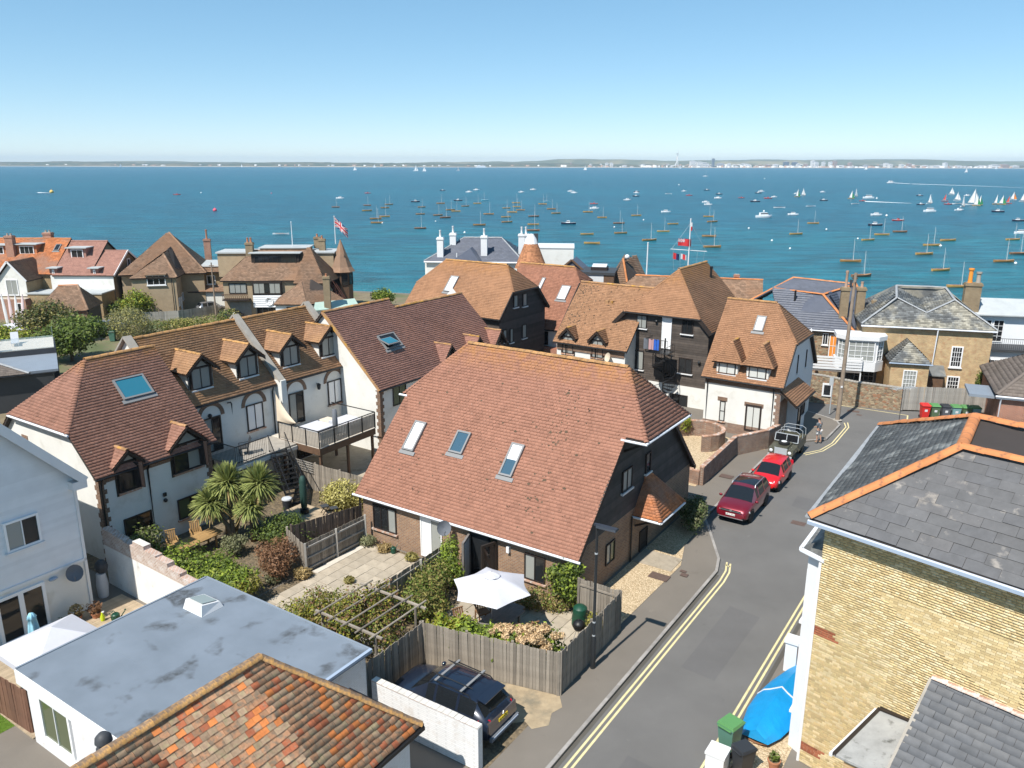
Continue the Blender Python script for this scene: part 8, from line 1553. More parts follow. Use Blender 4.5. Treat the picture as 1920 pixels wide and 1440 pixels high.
HB = [(-1.8, .66, .42, .7, .58, .8, .84), (-1.76, .78, .34, .92, .68, .98, 1.0), (-1.62, .82, .28, .98, .64, 1.1, 1.14), (-1.38, .83, .25, 1.0, .58, 1.42, 1.47), (-1.28, .83, .24, 1.0, .585, 1.46, 1.51), (-.72, .83, .23, .97, .6, 1.48, 1.54), (-.63, .83, .23, .97, .6, 1.48, 1.54), (.1, .83, .23, .93, .6, 1.46, 1.52), (.18, .83, .23, .93, .6, 1.45, 1.51), (.42, .83, .23, .92, .58, 1.4, 1.46), (1.08, .82, .23, .88, .68, .92, .97), (1.2, .82, .23, .87, .67, .91, .95), (1.5, .79, .25, .78, .62, .82, .86), (1.72, .72, .3, .64, .54, .7, .73), (1.8, .64, .36, .56, .48, .6, .62)]
rh = car('red_hatchback', 'bright red small hatchback parked between the dark red car and the open jeep', g(-12.2, 47.5, -.1), GB+180, HB, (4, 6, 8), (9,), (2,), 1.12, -1.1, 'paint_red', wheel_r=.3, track=.7, head=(1.72, .78, .66, .42, .2, .2), tail=(-1.76, .78, .85, .15, .12, .3), plates=[(1.81, .45, True, 'HX09 VKE')])
DC = [(x*.98, w_, zb, zs, we, zr_*.93, zt*.93) for x, w_, zb, zs, we, zr_, zt in SUV]
sv = car('silver_suv', 'silver off-road car with spare wheel parked by the clipped dome bush', (-46.2, 90.4, 0), 70, SUV, (3, 4, 6, 8), (9,), (2,), 1.38, -1.32, 'paint_silver', tail=(-2.2, .86, .9, .2, .12, .3)); m = MB(); m.lathe([(.2, 0), (.36, .02), (.36, .2), (.2, .22), (.02, .22)], 16, (-2.28, 0, .85), axis='x'); m.build('spare_wheel', 'rubber', sv); sv.children[-1].scale.x = -1; sv.children[-1].location.x = -4.6
car('grey_car', 'pale grey car behind the shore fence by the brown house', (-39.4, 103.6, 0), 40, HB, (4, 6, 8), (9,), (2,), 1.12, -1.1, 'paint_silver', wheel_r=.3, track=.7); car('black_car', 'black car by the timbered house, roof showing over the tiles', (-34.4, 97.3, 0), -12, HB, (4, 6, 8), (9,), (2,), 1.12, -1.1, 'paint_black', wheel_r=.3, track=.7)
# old open off-roader
lr = thing('open_jeep', 'old olive open-topped off-road car with bare roof hoops', 'car', g(-12.75, 52.9, -.1), GB+180); P_ = 'paint_olive'
m = MB(); m.box(-1.75, -.78, .55, .35, .78, .95); m.box(-1.75, -.78, .95, -.35, -.7, 1.15); m.box(-1.75, .7, .95, -.35, .78, 1.15); m.box(-1.79, -.78, .55, -1.75, .78, 1.15); m.build('rear_tub', P_, lr)
m = MB(); m.hexa([(.35, -.42, .6), (1.62, -.42, .6), (1.62, .42, .6), (.35, .42, .6), (.35, -.44, 1.14), (1.62, -.4, 1.08), (1.62, .4, 1.08), (.35, .44, 1.14)]); m.build('bonnet', P_, lr)
for s_ in (-1, 1):
 m = MB(); m.hexa([(.35, s_*.42, .62), (1.72, s_*.42, .62), (1.72, s_*.79, .62), (.35, s_*.79, .62), (.35, s_*.42, 1.02), (1.68, s_*.42, .98), (1.62, s_*.79, .95), (.35, s_*.79, 1.0)]); m.build('wing', P_, lr); m = MB(); m.lathe([(.1, 0), (.11, .03), (.02, .05)], 14, (1.72, s_*.6, .82), axis='x'); m.build('headlight', 'lamp_clear', lr); m = MB(); m.box(-.32, s_*.76, .5, .35, s_*.8, 1.12); m.build('door', P_, lr); m = MB(); m.slab([(-.3, s_*.77, 1.12), (.3, s_*.77, 1.12), (.22, s_*.75, 1.55), (-.3, s_*.75, 1.55)], (0, .02, 0)); m.build('side_screen', 'car_glass', lr)
 for x in (1.15, -1.1): wheel(lr, x, s_*.68, .36, .18, 'paint_olive')
m = MB(); m.box(1.6, -.42, .6, 1.64, .42, 1.04); m.build('grille', 'galv', lr); m = MB(); m.box(1.78, -.78, .48, 1.86, .78, .6); m.build('bumper', 'galv', lr)
wf = [(.4, -.76, 1.12), (.4, .76, 1.12), (.28, .74, 1.62), (.28, -.74, 1.62)]; m = MB()
for a, b in zip(wf, wf[1:]+wf[:1]): m.bar(a, b, .05)
m.bar((.4, 0, 1.12), (.28, 0, 1.62), .04); fr = m.build('windscreen_frame', 'galv', lr)
for y0_, y1_ in ((-.72, -.03), (.03, .72)): m = MB(); m.slab([(.395, y0_, 1.15), (.395, y1_, 1.15), (.285, y1_, 1.6), (.285, y0_, 1.6)], (.01, 0, 0)); m.build('pane', 'car_glass', fr)
for x in (-.1, -.85, -1.65): m = MB(); m.tube([(x, -.74, 1.15), (x, -.72, 1.62), (x, -.5, 1.76), (x, .5, 1.76), (x, .72, 1.62), (x, .74, 1.15)], .02, 6); m.build('roof_hoop', 'galv', lr)
m = MB(); m.lathe([(.16, 0), (.35, .0), (.37, .08), (.35, .17), (.18, .17)], 20, (.95, 0, 1.13)); sp = m.build('spare_wheel', 'rubber', lr, 40); m = MB(); m.lathe([(.2, 0), (.18, .04), (.02, .05)], 16, (.95, 0, 1.27)); m.build('hub', 'paint_white', sp)
for y_ in (-.36, .36): m = MB(); m.box(-.3, y_-.22, .8, .15, y_+.22, 1.0); m.box(-.38, y_-.22, .95, -.3, y_+.22, 1.4); m.build('seat', 'trim_black', lr)
m = MB(); m.tube([(.25+.0, .36+.18*math.cos(a), 1.2+.18*math.sin(a)) for a in np.linspace(0, 6.28, 13)], .014, 5); m.build('steering_wheel', 'trim_black', lr)
# ---------------------------------------------------------------- man standing on the pavement
def skin(name, V_, E_, R_, mt, parent, lv=1):
 me = bpy.data.meshes.new(name); me.from_pydata(V_, E_, []); me.materials.append(MAT[mt]); o = link(name, me, parent); md = o.modifiers.new('skin', 'SKIN'); md.use_smooth_shade = True
 for d_, r_ in zip(me.skin_vertices[0].data, R_): d_.radius = r_ if isinstance(r_, tuple) else (r_, r_)
 me.skin_vertices[0].data[0].use_root = True; s_ = o.modifiers.new('sub', 'SUBSURF'); s_.levels = lv; s_.render_levels = lv; return o
mn = thing('person', 'man in grey t-shirt and patterned white shorts looking at his hands', 'person', at(1533, 829, 0), -150)
BV = [(0, 0, .95), (0, .01, 1.15), (0, .0, 1.38), (0, .0, 1.5), (0, -.05, 1.58), (0, -.06, 1.7),
      (.19, 0, 1.41), (.25, -.03, 1.15), (.1, -.26, 1.08), (-.19, 0, 1.41), (-.25, -.03, 1.15), (-.1, -.26, 1.08),
      (.1, 0, .9), (.12, -.03, .5), (.12, .02, .09), (.13, -.12, .04), (-.1, 0, .9), (-.14, .06, .5), (-.15, .14, .09), (-.16, 0, .04)]
BE = [(0, 1), (1, 2), (2, 3), (3, 4), (4, 5), (2, 6), (6, 7), (7, 8), (2, 9), (9, 10), (10, 11), (0, 12), (12, 13), (13, 14), (14, 15), (0, 16), (16, 17), (17, 18), (18, 19)]
BR = [(.15, .11), (.14, .1), (.15, .1), .06, (.075, .085), (.07, .08), .06, .045, .03, .06, .045, .03, .085, .06, .042, .035, .085, .06, .042, .035]
skin('body', BV, BE, BR, 'skin', mn, 2)
skin('shirt', [(0, .0, .93), (0, .01, 1.15), (0, 0, 1.38), (.19, 0, 1.42), (.235, -.02, 1.2), (-.19, 0, 1.42), (-.235, -.02, 1.2), (0, 0, 1.47)], [(0, 1), (1, 2), (2, 3), (3, 4), (2, 5), (5, 6), (2, 7)], [(.18, .135), (.17, .13), (.18, .125), .085, .075, .085, .075, .08], 'shirt_grey', mn)
skin('shorts', [(0, 0, .97), (.1, 0, .86), (.125, -.02, .5), (-.1, 0, .86), (-.14, .05, .5)], [(0, 1), (1, 2), (0, 3), (3, 4)], [(.175, .13), .11, .105, .11, .105], 'shorts', mn)
m = MB(); m.ball((0, -.04, 1.73), (.085, .1, .075), 10, 6); m.build('hair', 'hair', mn, True)
m = MB(); m.ball((0, -.155, 1.63), (.018, .022, .025), 6, 4); m.ball((-.03, -.14, 1.665), .012, 5, 4); m.ball((.03, -.14, 1.665), .012, 5, 4); m.ball((.088, -.05, 1.64), (.014, .03, .04), 6, 4); m.ball((-.088, -.05, 1.64), (.014, .03, .04), 6, 4); m.build('face_features', 'skin', mn, True)
for s_ in (-1, 1):   # palm, four curled fingers and thumb of each hand
 b = Vector((s_*.09, -.29, 1.08)); m = MB(); m.ball(b, (.04, .045, .022), 8, 5)
 for k_ in range(4): q = b+Vector((s_*(.03-.02*k_), -.035, 0)); m.tube([q, q+Vector((-s_*.01, -.03, .012)), q+Vector((-s_*.02, -.045-.004*(k_ in (1, 2)), -.008))], .009, 5)
 m.tube([b+Vector((-s_*.03, 0, .01)), b+Vector((-s_*.055, -.02, .025)), b+Vector((-s_*.055, -.045, .02))], .01, 5); m.build('hand', 'skin', mn, True); m = MB(); x = .125 if s_ > 0 else -.155; m.ball((x, -.06 if s_ > 0 else .06, .045), (.055, .13, .045), 8, 5); m.build('shoe', 'shoe', mn, True)
# ---------------------------------------------------------------- street furniture
lp = thing('street_lamp', 'tall black street lamp standing outside the garden fence', 'street lamp', g(-12.4, 24.4), GA); m = MB(); m.lathe([(.1, 0), (.1, 1.35), (.06, 1.42), (.05, 6.05)], 14); m.build('column', 'lamp_steel', lp, 40); m = MB(); m.box(-.12, -.06, 6.05, .12, .06, 6.13); m.hexa([(.0, -.14, 6.02), (.82, -.16, 6.05), (.82, .16, 6.05), (.0, .14, 6.02), (0, -.1, 6.12), (.8, -.12, 6.12), (.8, .12, 6.12), (0, .1, 6.12)]); m.build('lantern', 'lamp_head', lp)
for z_ in (1.42, 2.0, 4.9): m = MB(); m.lathe([(.065, 0), (.065, .06)], 10, (0, 0, z_)); m.build('collar', 'galv', lp)
up = thing('utility_pole', 'tall wooden utility pole at the end of the street', 'pole', at(1570, 787, 0), 0); m = MB(); m.tube([(0, 0, -.1), (.12, 0, 11.3)], [.17, .11], 12); m.build('shaft', 'wood_pole', up, 40); m = MB(); m.bar((.1, -.2, 10.6), (.15, .2, 10.6), .1); m.bar((.3, 0, 10.9), (-.1, 0, 10.9), .08); m.build('crossarm', 'timber_brown', up); m = MB(); m.box(-.2, -.12, 10.3, -.1, .12, 10.8); m.build('junction_box', 'charcoal_paint', up); m = MB(); m.lathe([(.35, 0), (.3, .03)], 14); m.build('collar', 'concrete', up); m = MB(); m.box(-.1, -.18, 2.6, .05, -.165, 2.75); m.build('tag', 'paint_white', up)
sg = thing('sign_post', 'slim grey sign post beside the utility pole', 'sign', at(1555, 776, 0), 60); m = MB(); m.tube([(0, 0, 0), (0, 0, 3.0)], .04, 8); m.build('post', 'galv', sg); m = MB(); m.box(-.02, -.05, 2.3, .02, .25, 2.95); m.build('plate', 'galv', sg)
fp = thing('shore_pole', 'slim dark pole rising behind the terrace roof', 'pole', (-37.5, 100.0, 0), 0); m = MB(); m.tube([(0, 0, 0), (0, 0, 7.0)], [.12, .08], 8); m.build('shaft', 'wood_pole', fp); m = MB(); m.bar((-.3, 0, 6.6), (.3, 0, 6.6), .08); m.build('crossarm', 'timber_brown', fp)
ae = thing('tv_aerial', 'television aerial standing on the far hip of the corner house', 'aerial', F_.lerp(A2, .22)+Vector((0, 0, .1)), 20); m = MB(); m.tube([(0, 0, 0), (0, 0, 1.5)], .014, 6); m.build('mast', 'charcoal_paint', ae); m = MB(); m.tube([(-.5, 0, 1.4), (.5, 0, 1.4)], .012, 5)
for x in np.linspace(-.5, .5, 9): m.tube([(x, -.18, 1.4), (x, .18, 1.4)], .007, 4)
m.build('array', 'galv', ae)
def wbin(label, loc, rz, bm_, lm, group, sticker=True, s_=1.0, txt=None):
 t = thing('wheelie_bin', label, 'bin', loc, rz, group); m = MB(); m.hexa([(-.22*s_, -.2*s_, .06), (.22*s_, -.2*s_, .06), (.22*s_, .24*s_, .06), (-.22*s_, .24*s_, .06), (-.28*s_, -.3*s_, .95*s_), (.28*s_, -.3*s_, .95*s_), (.28*s_, .32*s_, .95*s_), (-.28*s_, .32*s_, .95*s_)]); m.box(-.3*s_, -.32*s_, .95*s_, .3*s_, .34*s_, 1.0*s_); m.build('body', bm_, t); m = MB(); m.hexa([(-.31*s_, -.36*s_, 1.005*s_), (.31*s_, -.36*s_, 1.005*s_), (.31*s_, .34*s_, 1.005*s_), (-.31*s_, .34*s_, 1.005*s_), (-.27*s_, -.3*s_, 1.07*s_), (.27*s_, -.3*s_, 1.07*s_), (.27*s_, .32*s_, 1.1*s_), (-.27*s_, .32*s_, 1.1*s_)]); m.build('lid', lm, t); m = MB(); m.bar((-.24*s_, .38*s_, .98*s_), (.24*s_, .38*s_, .98*s_), .04); m.build('handle', lm, t)
 for x in (-1, 1): m = MB(); m.lathe([(.1, -.03), (.1, .03), (.02, .03)], 12, (x*.25*s_, .26*s_, .1), axis='x'); m.build('wheel', 'rubber', t)
 if sticker: m = MB(); m.slab([(-.1, -.272, .6), (.1, -.272, .6), (.1, -.29, .78), (-.1, -.29, .78)], (0, -.004, 0)); m.build('sticker', 'paint_white', t)
 return t
for px, py, bm_, lm, lab in ((1732, 784, 'plastic_red', 'plastic_red', 'red wheelie bin at the end of the row by the silvery fence'), (1750, 785, 'plastic_bin2', 'plastic_lid', 'green wheelie bin next to the red bin'), (1770, 786, 'plastic_grey', 'plastic_black', 'dark grey wheelie bin in the row by the fence'), (1789, 787, 'plastic_teal2', 'plastic_lid', 'pale teal wheelie bin with green lid in the row'), (1808, 788, 'plastic_bin2', 'plastic_lid', 'green wheelie bin second from the bungalow'), (1826, 789, 'plastic_teal2', 'plastic_lid', 'teal wheelie bin nearest the brick bungalow')): wbin(lab, at(px, py, 0), -8, bm_, lm, 'wheelie bins by the silvery fence', s_=1.06)
wbin('green lidded wheelie bin at the roadside beside the blue boat cover', g(-6.45, 22.95, 0), GA+165, 'plastic_teal2b', 'plastic_lid', 'roadside bins by the corner house', False, 1.05); wbin('black wheelie bin beside the white box at the roadside', g(-5.75, 22.2, 0), GA+150, 'plastic_black', 'plastic_black', 'roadside bins by the corner house', False, .92); wbin('green garden bin beside the dome bush drive', at(212, 640, 0), 10, 'plastic_teal2b', 'plastic_compost', None, False, 1.1)
wb = thing('white_box', 'white storage box at the roadside beside the green bin', 'box', g(-6.5, 21.9), GA); m = MB(); m.box(-.3, -.3, 0, .3, .3, .62); m.build('body', 'paint_white', wb); m = MB(); m.box(-.33, -.33, .62, .33, .33, .7); m.build('lid', 'paint_white', wb)
bo = thing('covered_dinghy', 'small boat under a bright blue cover with white strap', 'boat', g(-5.65, 26.0), GA-4); m = MB(); rows = []
for f_ in (0, .12, .3, .5, .7, .88, 1):
 y_ = -2.35+4.9*f_; w_ = .86*math.sin(math.pi*(.13+.8*f_**.9))**.7; h_ = .5+.34*math.sin(math.pi*min(1, f_*.9+.1)); rows.append([(w_*a, y_, .3+(h_-.3)*(1-abs(a))-(.1 if abs(a) == 1 else 0)+.012*math.sin(17*f_+9*a)) for a in (-1, -.75, -.5, -.25, 0, .25, .5, .75, 1)])
m.grid(rows); m.face([rows[0][j] for j in range(9)]); m.face([rows[-1][j] for j in range(9)]); m.build('cover', 'tarp_blue', bo, 18); r_ = rows[3]; m = MB()
for a, b in zip(r_[:-1], r_[1:]): m.bar(Vector(a)+Vector((0, 0, .012)), Vector(b)+Vector((0, 0, .012)), .07, .015)
m.build('strap', 'paint_white', bo); m = MB(); rows2 = []
for r_ in rows: x = r_[-1][0]*.92; rows2.append([(-x, r_[0][1], r_[0][2]-.02), (-x*.5, r_[0][1], .1), (0, r_[0][1], .06), (x*.5, r_[0][1], .1), (x, r_[0][1], r_[0][2]-.02)])
m.grid(rows2); m.build('hull', 'hull_dark', bo)
def flagpole(name, label, loc, h_, r_=.06, mt='paint_white', rz=0): t = thing(name, label, 'flagpole', loc, rz); m = MB(); m.tube([(0, 0, 0), (0, 0, h_)], [r_, r_*.6], 8); m.build('pole', mt, t); m = MB(); m.ball((0, 0, h_+.05), .08, 8, 5); m.build('finial', mt, t); return t
def flag(parent, w_, h_, z_, fn, name='flag', droop=.5, mats=('cloth_navy', 'paint_white', 'cloth_red')):
 m = MB(); nx, nz = 30, 18; q = [[(w_*i_/nx*.8, .12*w_*math.sin(i_/nx*7)*(i_/nx), z_-h_*j/nz-droop*w_*(i_/nx)**1.2) for i_ in range(nx+1)] for j in range(nz+1)]
 for j in range(nz):
  for i_ in range(nx): m.face([q[j][i_], q[j][i_+1], q[j+1][i_+1], q[j+1][i_]], fn((i_+.5)/nx*2-1, (j+.5)/nz*2-1))
 return m.build(name, list(mats), parent)
def union(x, y):
 if abs(x) < .1 or abs(y) < .18: return 2
 if abs(x) < .17 or abs(y) < .3: return 1
 d = abs(abs(x)-abs(y)); return 2 if d < .1 else 1 if d < .24 else 0
p = h9 = aty(630, 470, 103.5); t = flagpole('union_flag', 'union flag flying from a pole beside the turret', (p.x, p.y, 9.0), 3.4); flag(t, 2.0, 1.15, 3.35, union, droop=.75)
p = aty(549, 466, 104.5); flagpole('white_flagpole', 'bare white pole above the timbered house roof', (p.x, p.y, 8.6), p.z+3.3-8.6)
p = aty(1212, 520, 86); flagpole('white_mast', 'bare white mast behind the brown roofs', (p.x, p.y, 3), p.z-3+3.6, .1)
p = aty(1290, 500, 92); t = flagpole('signal_mast', 'white signal mast with yardarm and flags behind the dark house', (p.x, p.y, 0), 12.9, .1); m = MB(); m.tube([(-2.1, 0, 9.6), (2.1, .3, 9.3)], .05, 6); m.build('yardarm', 'paint_white', t); m = MB()
for x in (-1.8, -1.0, 1.0, 1.8): m.tube([(x, 0, 9.5), (x*.9, 0, 7.2)], .012, 4)
m.tube([(0, 0, 12.5), (2.0, .3, 9.4)], .012, 4); m.tube([(0, 0, 12.5), (-2.0, 0, 9.6)], .012, 4); m.build('rigging', 'galv', t)
f_ = flag(t, 1.9, .8, 11.0, lambda x, y: 2 if not (x < 0 and y < 0) else union(x*2+1, y*2+1), 'ensign', .05); f_.location = (-1.3, 0, -.2); f_ = flag(t, .9, .7, 9.2, lambda x, y: 2 if x < 0 else 0, 'signal_flag', .2); f_.location.x = -1.8; f_ = flag(t, .9, .6, 9.1, lambda x, y: 1 if abs(x) > .4 else 2, 'signal_flag', .25); f_.location.x = -.9; f_ = flag(t, .3, .9, 12.6, lambda x, y: 1 if y < 0 else 2, 'pennant', .1)
for j, x in enumerate((0, .55, 1.1, 1.7)):   # boards stored upright by the seafront house
 t = thing('sailboard', ('white', 'pinkish white', 'white', 'pale pink')[j]+' board leaning upright, '+('leftmost', 'second', 'third', 'rightmost')[j]+' of the row at the left edge', 'board', (-58.9+x*1.05-1.2, 93.8, 0), 0, 'boards stored upright'); m = MB(); rows = [[(.18*w_*a, .05*b, z_) for a, b in ((-1, 0), (-.6, 1), (.6, 1), (1, 0), (.6, -1), (-.6, -1))] for z_, w_ in ((0, .5), (.4, .95), (2, 1.1), (3.4, .8), (4.0, .15))]; m.grid(rows, 0, True, True); m.build('hull', 'paint_white' if j % 2 == 0 else 'cloth_pinkwhite', t, 40); t.rotation_euler.y = .06*(j-1); m = MB(); m.box(-.02, .05, .3, .02, .3, .5); m.build('fin', 'trim_black', t)
cv = thing('covered_boat', 'white boat cover lying at the left edge beside the boards', 'boat', (-56.6, 90.5, 0), 15); m = MB(); rows = []
for f_ in np.linspace(0, 1, 9): w_ = .9*math.sin(math.pi*(.1+.82*f_)); rows.append([(-2.2+4.4*f_, w_*a, .5+.7*(1-abs(a))*math.sin(math.pi*(.2+.7*f_))) for a in (-1, -.5, 0, .5, 1)])
m.grid(rows); m.build('cover', 'cloth_white', cv, True); m = MB(); m.grid([[(r_[0][0], r_[0][1]*.95, .5), (r_[0][0], 0, .12), (r_[0][0], r_[-1][1]*.95, .5)] for r_ in rows]); m.build('hull', 'gel_white', cv, True)
# ---------------------------------------------------------------- boats on the sea
ZS = -11.0
def hull(L_, B_, fb, sheer=.15, stern=.55, n=11):
 rows = []
 for i_ in range(n):
  f_ = i_/(n-1); x = -L_/2+L_*f_; w_ = B_/2*(stern+(1-stern)*math.sin(min(1, f_/.55)*math.pi/2)) if f_ < .55 else B_/2*math.cos((f_-.55)/.45*math.pi/2)**.8; w_ = max(w_, .02); z_ = fb+sheer*((f_-.45)/.55)**2*(1.6 if f_ > .45 else 1)
  rows.append([(x, w_, z_), (x, w_*.88, .12), (x, w_*.55, -.12), (x, -w_*.55, -.12), (x, -w_*.88, .12), (x, -w_, z_)])
 return rows
def boat_proto(name, cat, L_, B_, fb, hm, dm, mast=0, boom=0, cabin=None, sail=None, well=None, group=None):
 t = thing(name, None, cat, (0, 0, -500), 0, group); rows = hull(L_, B_, fb); m = MB(); m.grid(rows); m.face(rows[0]); m.build('hull', hm, t, 40); m = MB(); m.grid([[(r_[0][0], r_[0][1]*.97, r_[0][2]-.03), (r_[0][0], 0, r_[0][2]+.05), (r_[0][0], r_[-1][1]*.97, r_[0][2]-.03)] for r_ in rows]); m.build('deck', dm, t, 40)
 if well: m = MB(); a, b, w_ = well; m.prism([(a, -w_), (b, -w_*.8), (b+.15, 0), (b, w_*.8), (a, w_)], fb+.02, fb+.12); m.build('cockpit', 'hull_dark', t)
 if mast: m = MB(); m.tube([(L_*.12, 0, fb), (L_*.12-mast*.03, 0, fb+mast)], [.06, .035], 6); m.build('mast', 'mast', t); m = MB(); m.tube([(L_*.12, 0, fb+mast*.85), (L_*.48, 0, fb+.1)], .015, 3); m.tube([(L_*.12, .0, fb+mast*.85), (L_*.08, B_*.45, fb)], .015, 3); m.tube([(L_*.12, .0, fb+mast*.85), (L_*.08, -B_*.45, fb)], .015, 3); m.build('rigging', 'galv', t)
 if boom: m = MB(); m.tube([(L_*.12, 0, fb+.7), (L_*.12-boom, 0, fb+.75)], .06, 5); m.build('boom', 'mast', t)
 if cabin:
  x0, x1, w_, h_, gm = cabin; m = MB(); m.hexa([(x0, -w_, fb), (x1+.3, -w_*.8, fb), (x1+.3, w_*.8, fb), (x0, w_, fb), (x0, -w_*.85, fb+h_), (x1-.3, -w_*.7, fb+h_), (x1-.3, w_*.7, fb+h_), (x0, w_*.85, fb+h_)]); m.build('cabin', gm, t, 30); m = MB(); m.hexa([(x0+.15, -w_*.97, fb+h_*.45), (x1+.1, -w_*.8, fb+h_*.45), (x1+.1, w_*.8, fb+h_*.45), (x0+.15, w_*.97, fb+h_*.45), (x0+.15, -w_*.92, fb+h_*.82), (x1-.16, -w_*.75, fb+h_*.82), (x1-.16, w_*.75, fb+h_*.82), (x0+.15, w_*.92, fb+h_*.82)]); m.build('window_band', 'car_glass', t)
 if sail:
  sm_, jm, hh = sail; m = MB(); x = L_*.12; rows = [[(x-.03*hh*f_-(1-f_)*hh*.42*k_, .1*hh*math.sin(k_*math.pi*.9)*(1-f_*.5), fb+.7+hh*f_) for k_ in np.linspace(0, 1, 6)] for f_ in np.linspace(0, .985, 8)]; m.grid(rows); m.build('mainsail', sm_, t, True)
  if jm: m = MB(); rows = [[(x+.1+(1-f_)*(L_*.42)*k_, .12*hh*math.sin(k_*math.pi)*(1-f_*.4), fb+.35+hh*.85*f_+.0*k_) for k_ in np.linspace(0, 1, 6)] for f_ in np.linspace(0, .985, 8)]; m.grid(rows); m.build('headsail', jm, t, True)
 return t
KB = [boat_proto('wooden_keelboat', 'boat', 6.0, 1.75, .62, hm, dm, 6.4 if i_ < 3 else 0, 0, well=(-1.6, .5, .5)) for i_, (hm, dm) in enumerate((('hull_wood', 'deck_wood'), ('hull_tan', 'deck_wood'), ('hull_dark', 'hull_wood'), ('hull_tan', 'deck_wood')))]
MBo = {'white': boat_proto('motor_boat', 'boat', 6.6, 2.3, .85, 'gel_white', 'gel_white', cabin=(-1.2, 1.4, .8, .95, 'gel_white')), 'cruiser': boat_proto('motor_cruiser', 'boat', 9.5, 3.0, 1.2, 'gel_white', 'gel_white', cabin=(-2.6, 2.0, 1.15, 1.6, 'gel_white')), 'navy': boat_proto('motor_boat', 'boat', 7.0, 2.4, .8, 'gel_navy', 'city_grey', cabin=(-.6, 1.0, .7, .95, 'gel_white')), 'red': boat_proto('motor_boat', 'boat', 6.5, 2.2, .7, 'gel_red', 'gel_white', cabin=(-.5, .6, .5, .7, 'gel_red')), 'open': boat_proto('open_launch', 'boat', 7.5, 2.0, .6, 'gel_white', 'city_grey', well=(-2.6, 1.8, .6)), 'teal': boat_proto('open_launch', 'boat', 6.0, 2.0, .6, 'sail_teal', 'gel_white', 6.5)}
SB = {'white': boat_proto('sailing_dinghy', 'sailboat', 5.6, 1.8, .5, 'gel_white', 'deck_wood', 7, 2.6, sail=('sail_white', 'sail_white', 6.2)), 'green': boat_proto('sailing_dinghy', 'sailboat', 5.6, 1.8, .5, 'hull_tan', 'deck_wood', 7, 2.6, sail=('sail_white', 'sail_green', 6.2)), 'orange': boat_proto('sailing_dinghy', 'sailboat', 5.6, 1.8, .5, 'gel_white', 'deck_wood', 7, 2.6, sail=('sail_white', 'sail_orange', 6.2)), 'red': boat_proto('sailing_dinghy', 'sailboat', 5.2, 1.7, .5, 'gel_red', 'deck_wood', 6, 2.4, sail=('sail_red', None, 5.2)), 'teal': boat_proto('sailing_dinghy', 'sailboat', 5.6, 1.8, .5, 'hull_tan', 'deck_wood', 7, 2.6, sail=('sail_white', 'sail_teal', 6.2)), 'yacht': boat_proto('sailing_yacht', 'sailboat', 11, 3.2, 1.0, 'gel_white', 'gel_white', 14, 4.6, sail=('sail_white', 'sail_white', 12.5)), 'ketch': boat_proto('moored_yacht', 'sailboat', 11, 3.2, 1.0, 'gel_white', 'gel_white', 13, 4.6, cabin=(-2, 1.5, 1.0, .6, 'gel_white'))}
ORD = lambda n: f"{n}{'th' if 10 <= n % 100 <= 20 else {1: 'st', 2: 'nd', 3: 'rd'}.get(n % 10, 'th')}"
def put(proto, px, py, label, rz, group, s_=1.0):
 o = copy_tree(proto); p = at(px, py, ZS); o.location = p; o.rotation_euler.z = math.radians(rz); o.scale = (s_,)*3; return tag(o, label, proto['category'], group)
c2 = lambda x, y: (620+x/4, 280+y/4); c3 = lambda x, y: (1040+x/4.364, 280+y/4.364); c4 = lambda x, y: (1480+x/4.364, 280+y/4.364)
K_ = [c2(*q) for q in ((38, 436), (275, 423), (272, 463), (408, 441), (437, 416), (338, 524), (348, 555), (405, 507), (682, 436), (672, 489), (672, 596), (805, 497), (860, 515), (825, 408), (898, 457), (940, 467), (1010, 429), (1100, 408), (1185, 489), (1115, 571), (1318, 443), (1395, 433), (1362, 474), (1425, 458), (1315, 511), (1323, 549), (1390, 404), (1523, 506), (1520, 567), (1520, 612), (1655, 450), (1690, 482), (1590, 413))]+[c3(*q) for q in ((272, 516), (388, 561), (525, 609), (540, 690), (668, 545), (775, 748), (888, 676), (968, 614), (1258, 553), (1290, 596), (1262, 716), (1288, 804), (265, 699), (305, 774))]+[c4(*q) for q in ((195, 609), (55, 697), (645, 746), (757, 703), (905, 680), (1300, 750), (1165, 790), (1105, 862), (500, 922), (1830, 743), (1755, 923), (1875, 859))]+[(1797, 539), (1764, 508), (1615, 519)]
rk = random.Random(5)
for n_, (px, py) in enumerate(sorted(K_)):
 v_ = rk.choice((0, 0, 1, 1, 2, 3)) if (px, py) not in ((1797, 539),) else 1
 put(KB[v_], px, py, f"varnished wooden keelboat, {ORD(n_+1)} from the left among the moored wooden boats", rk.uniform(-18, 14), 'wooden keelboats moored off the shore', rk.uniform(.9, 1.08))
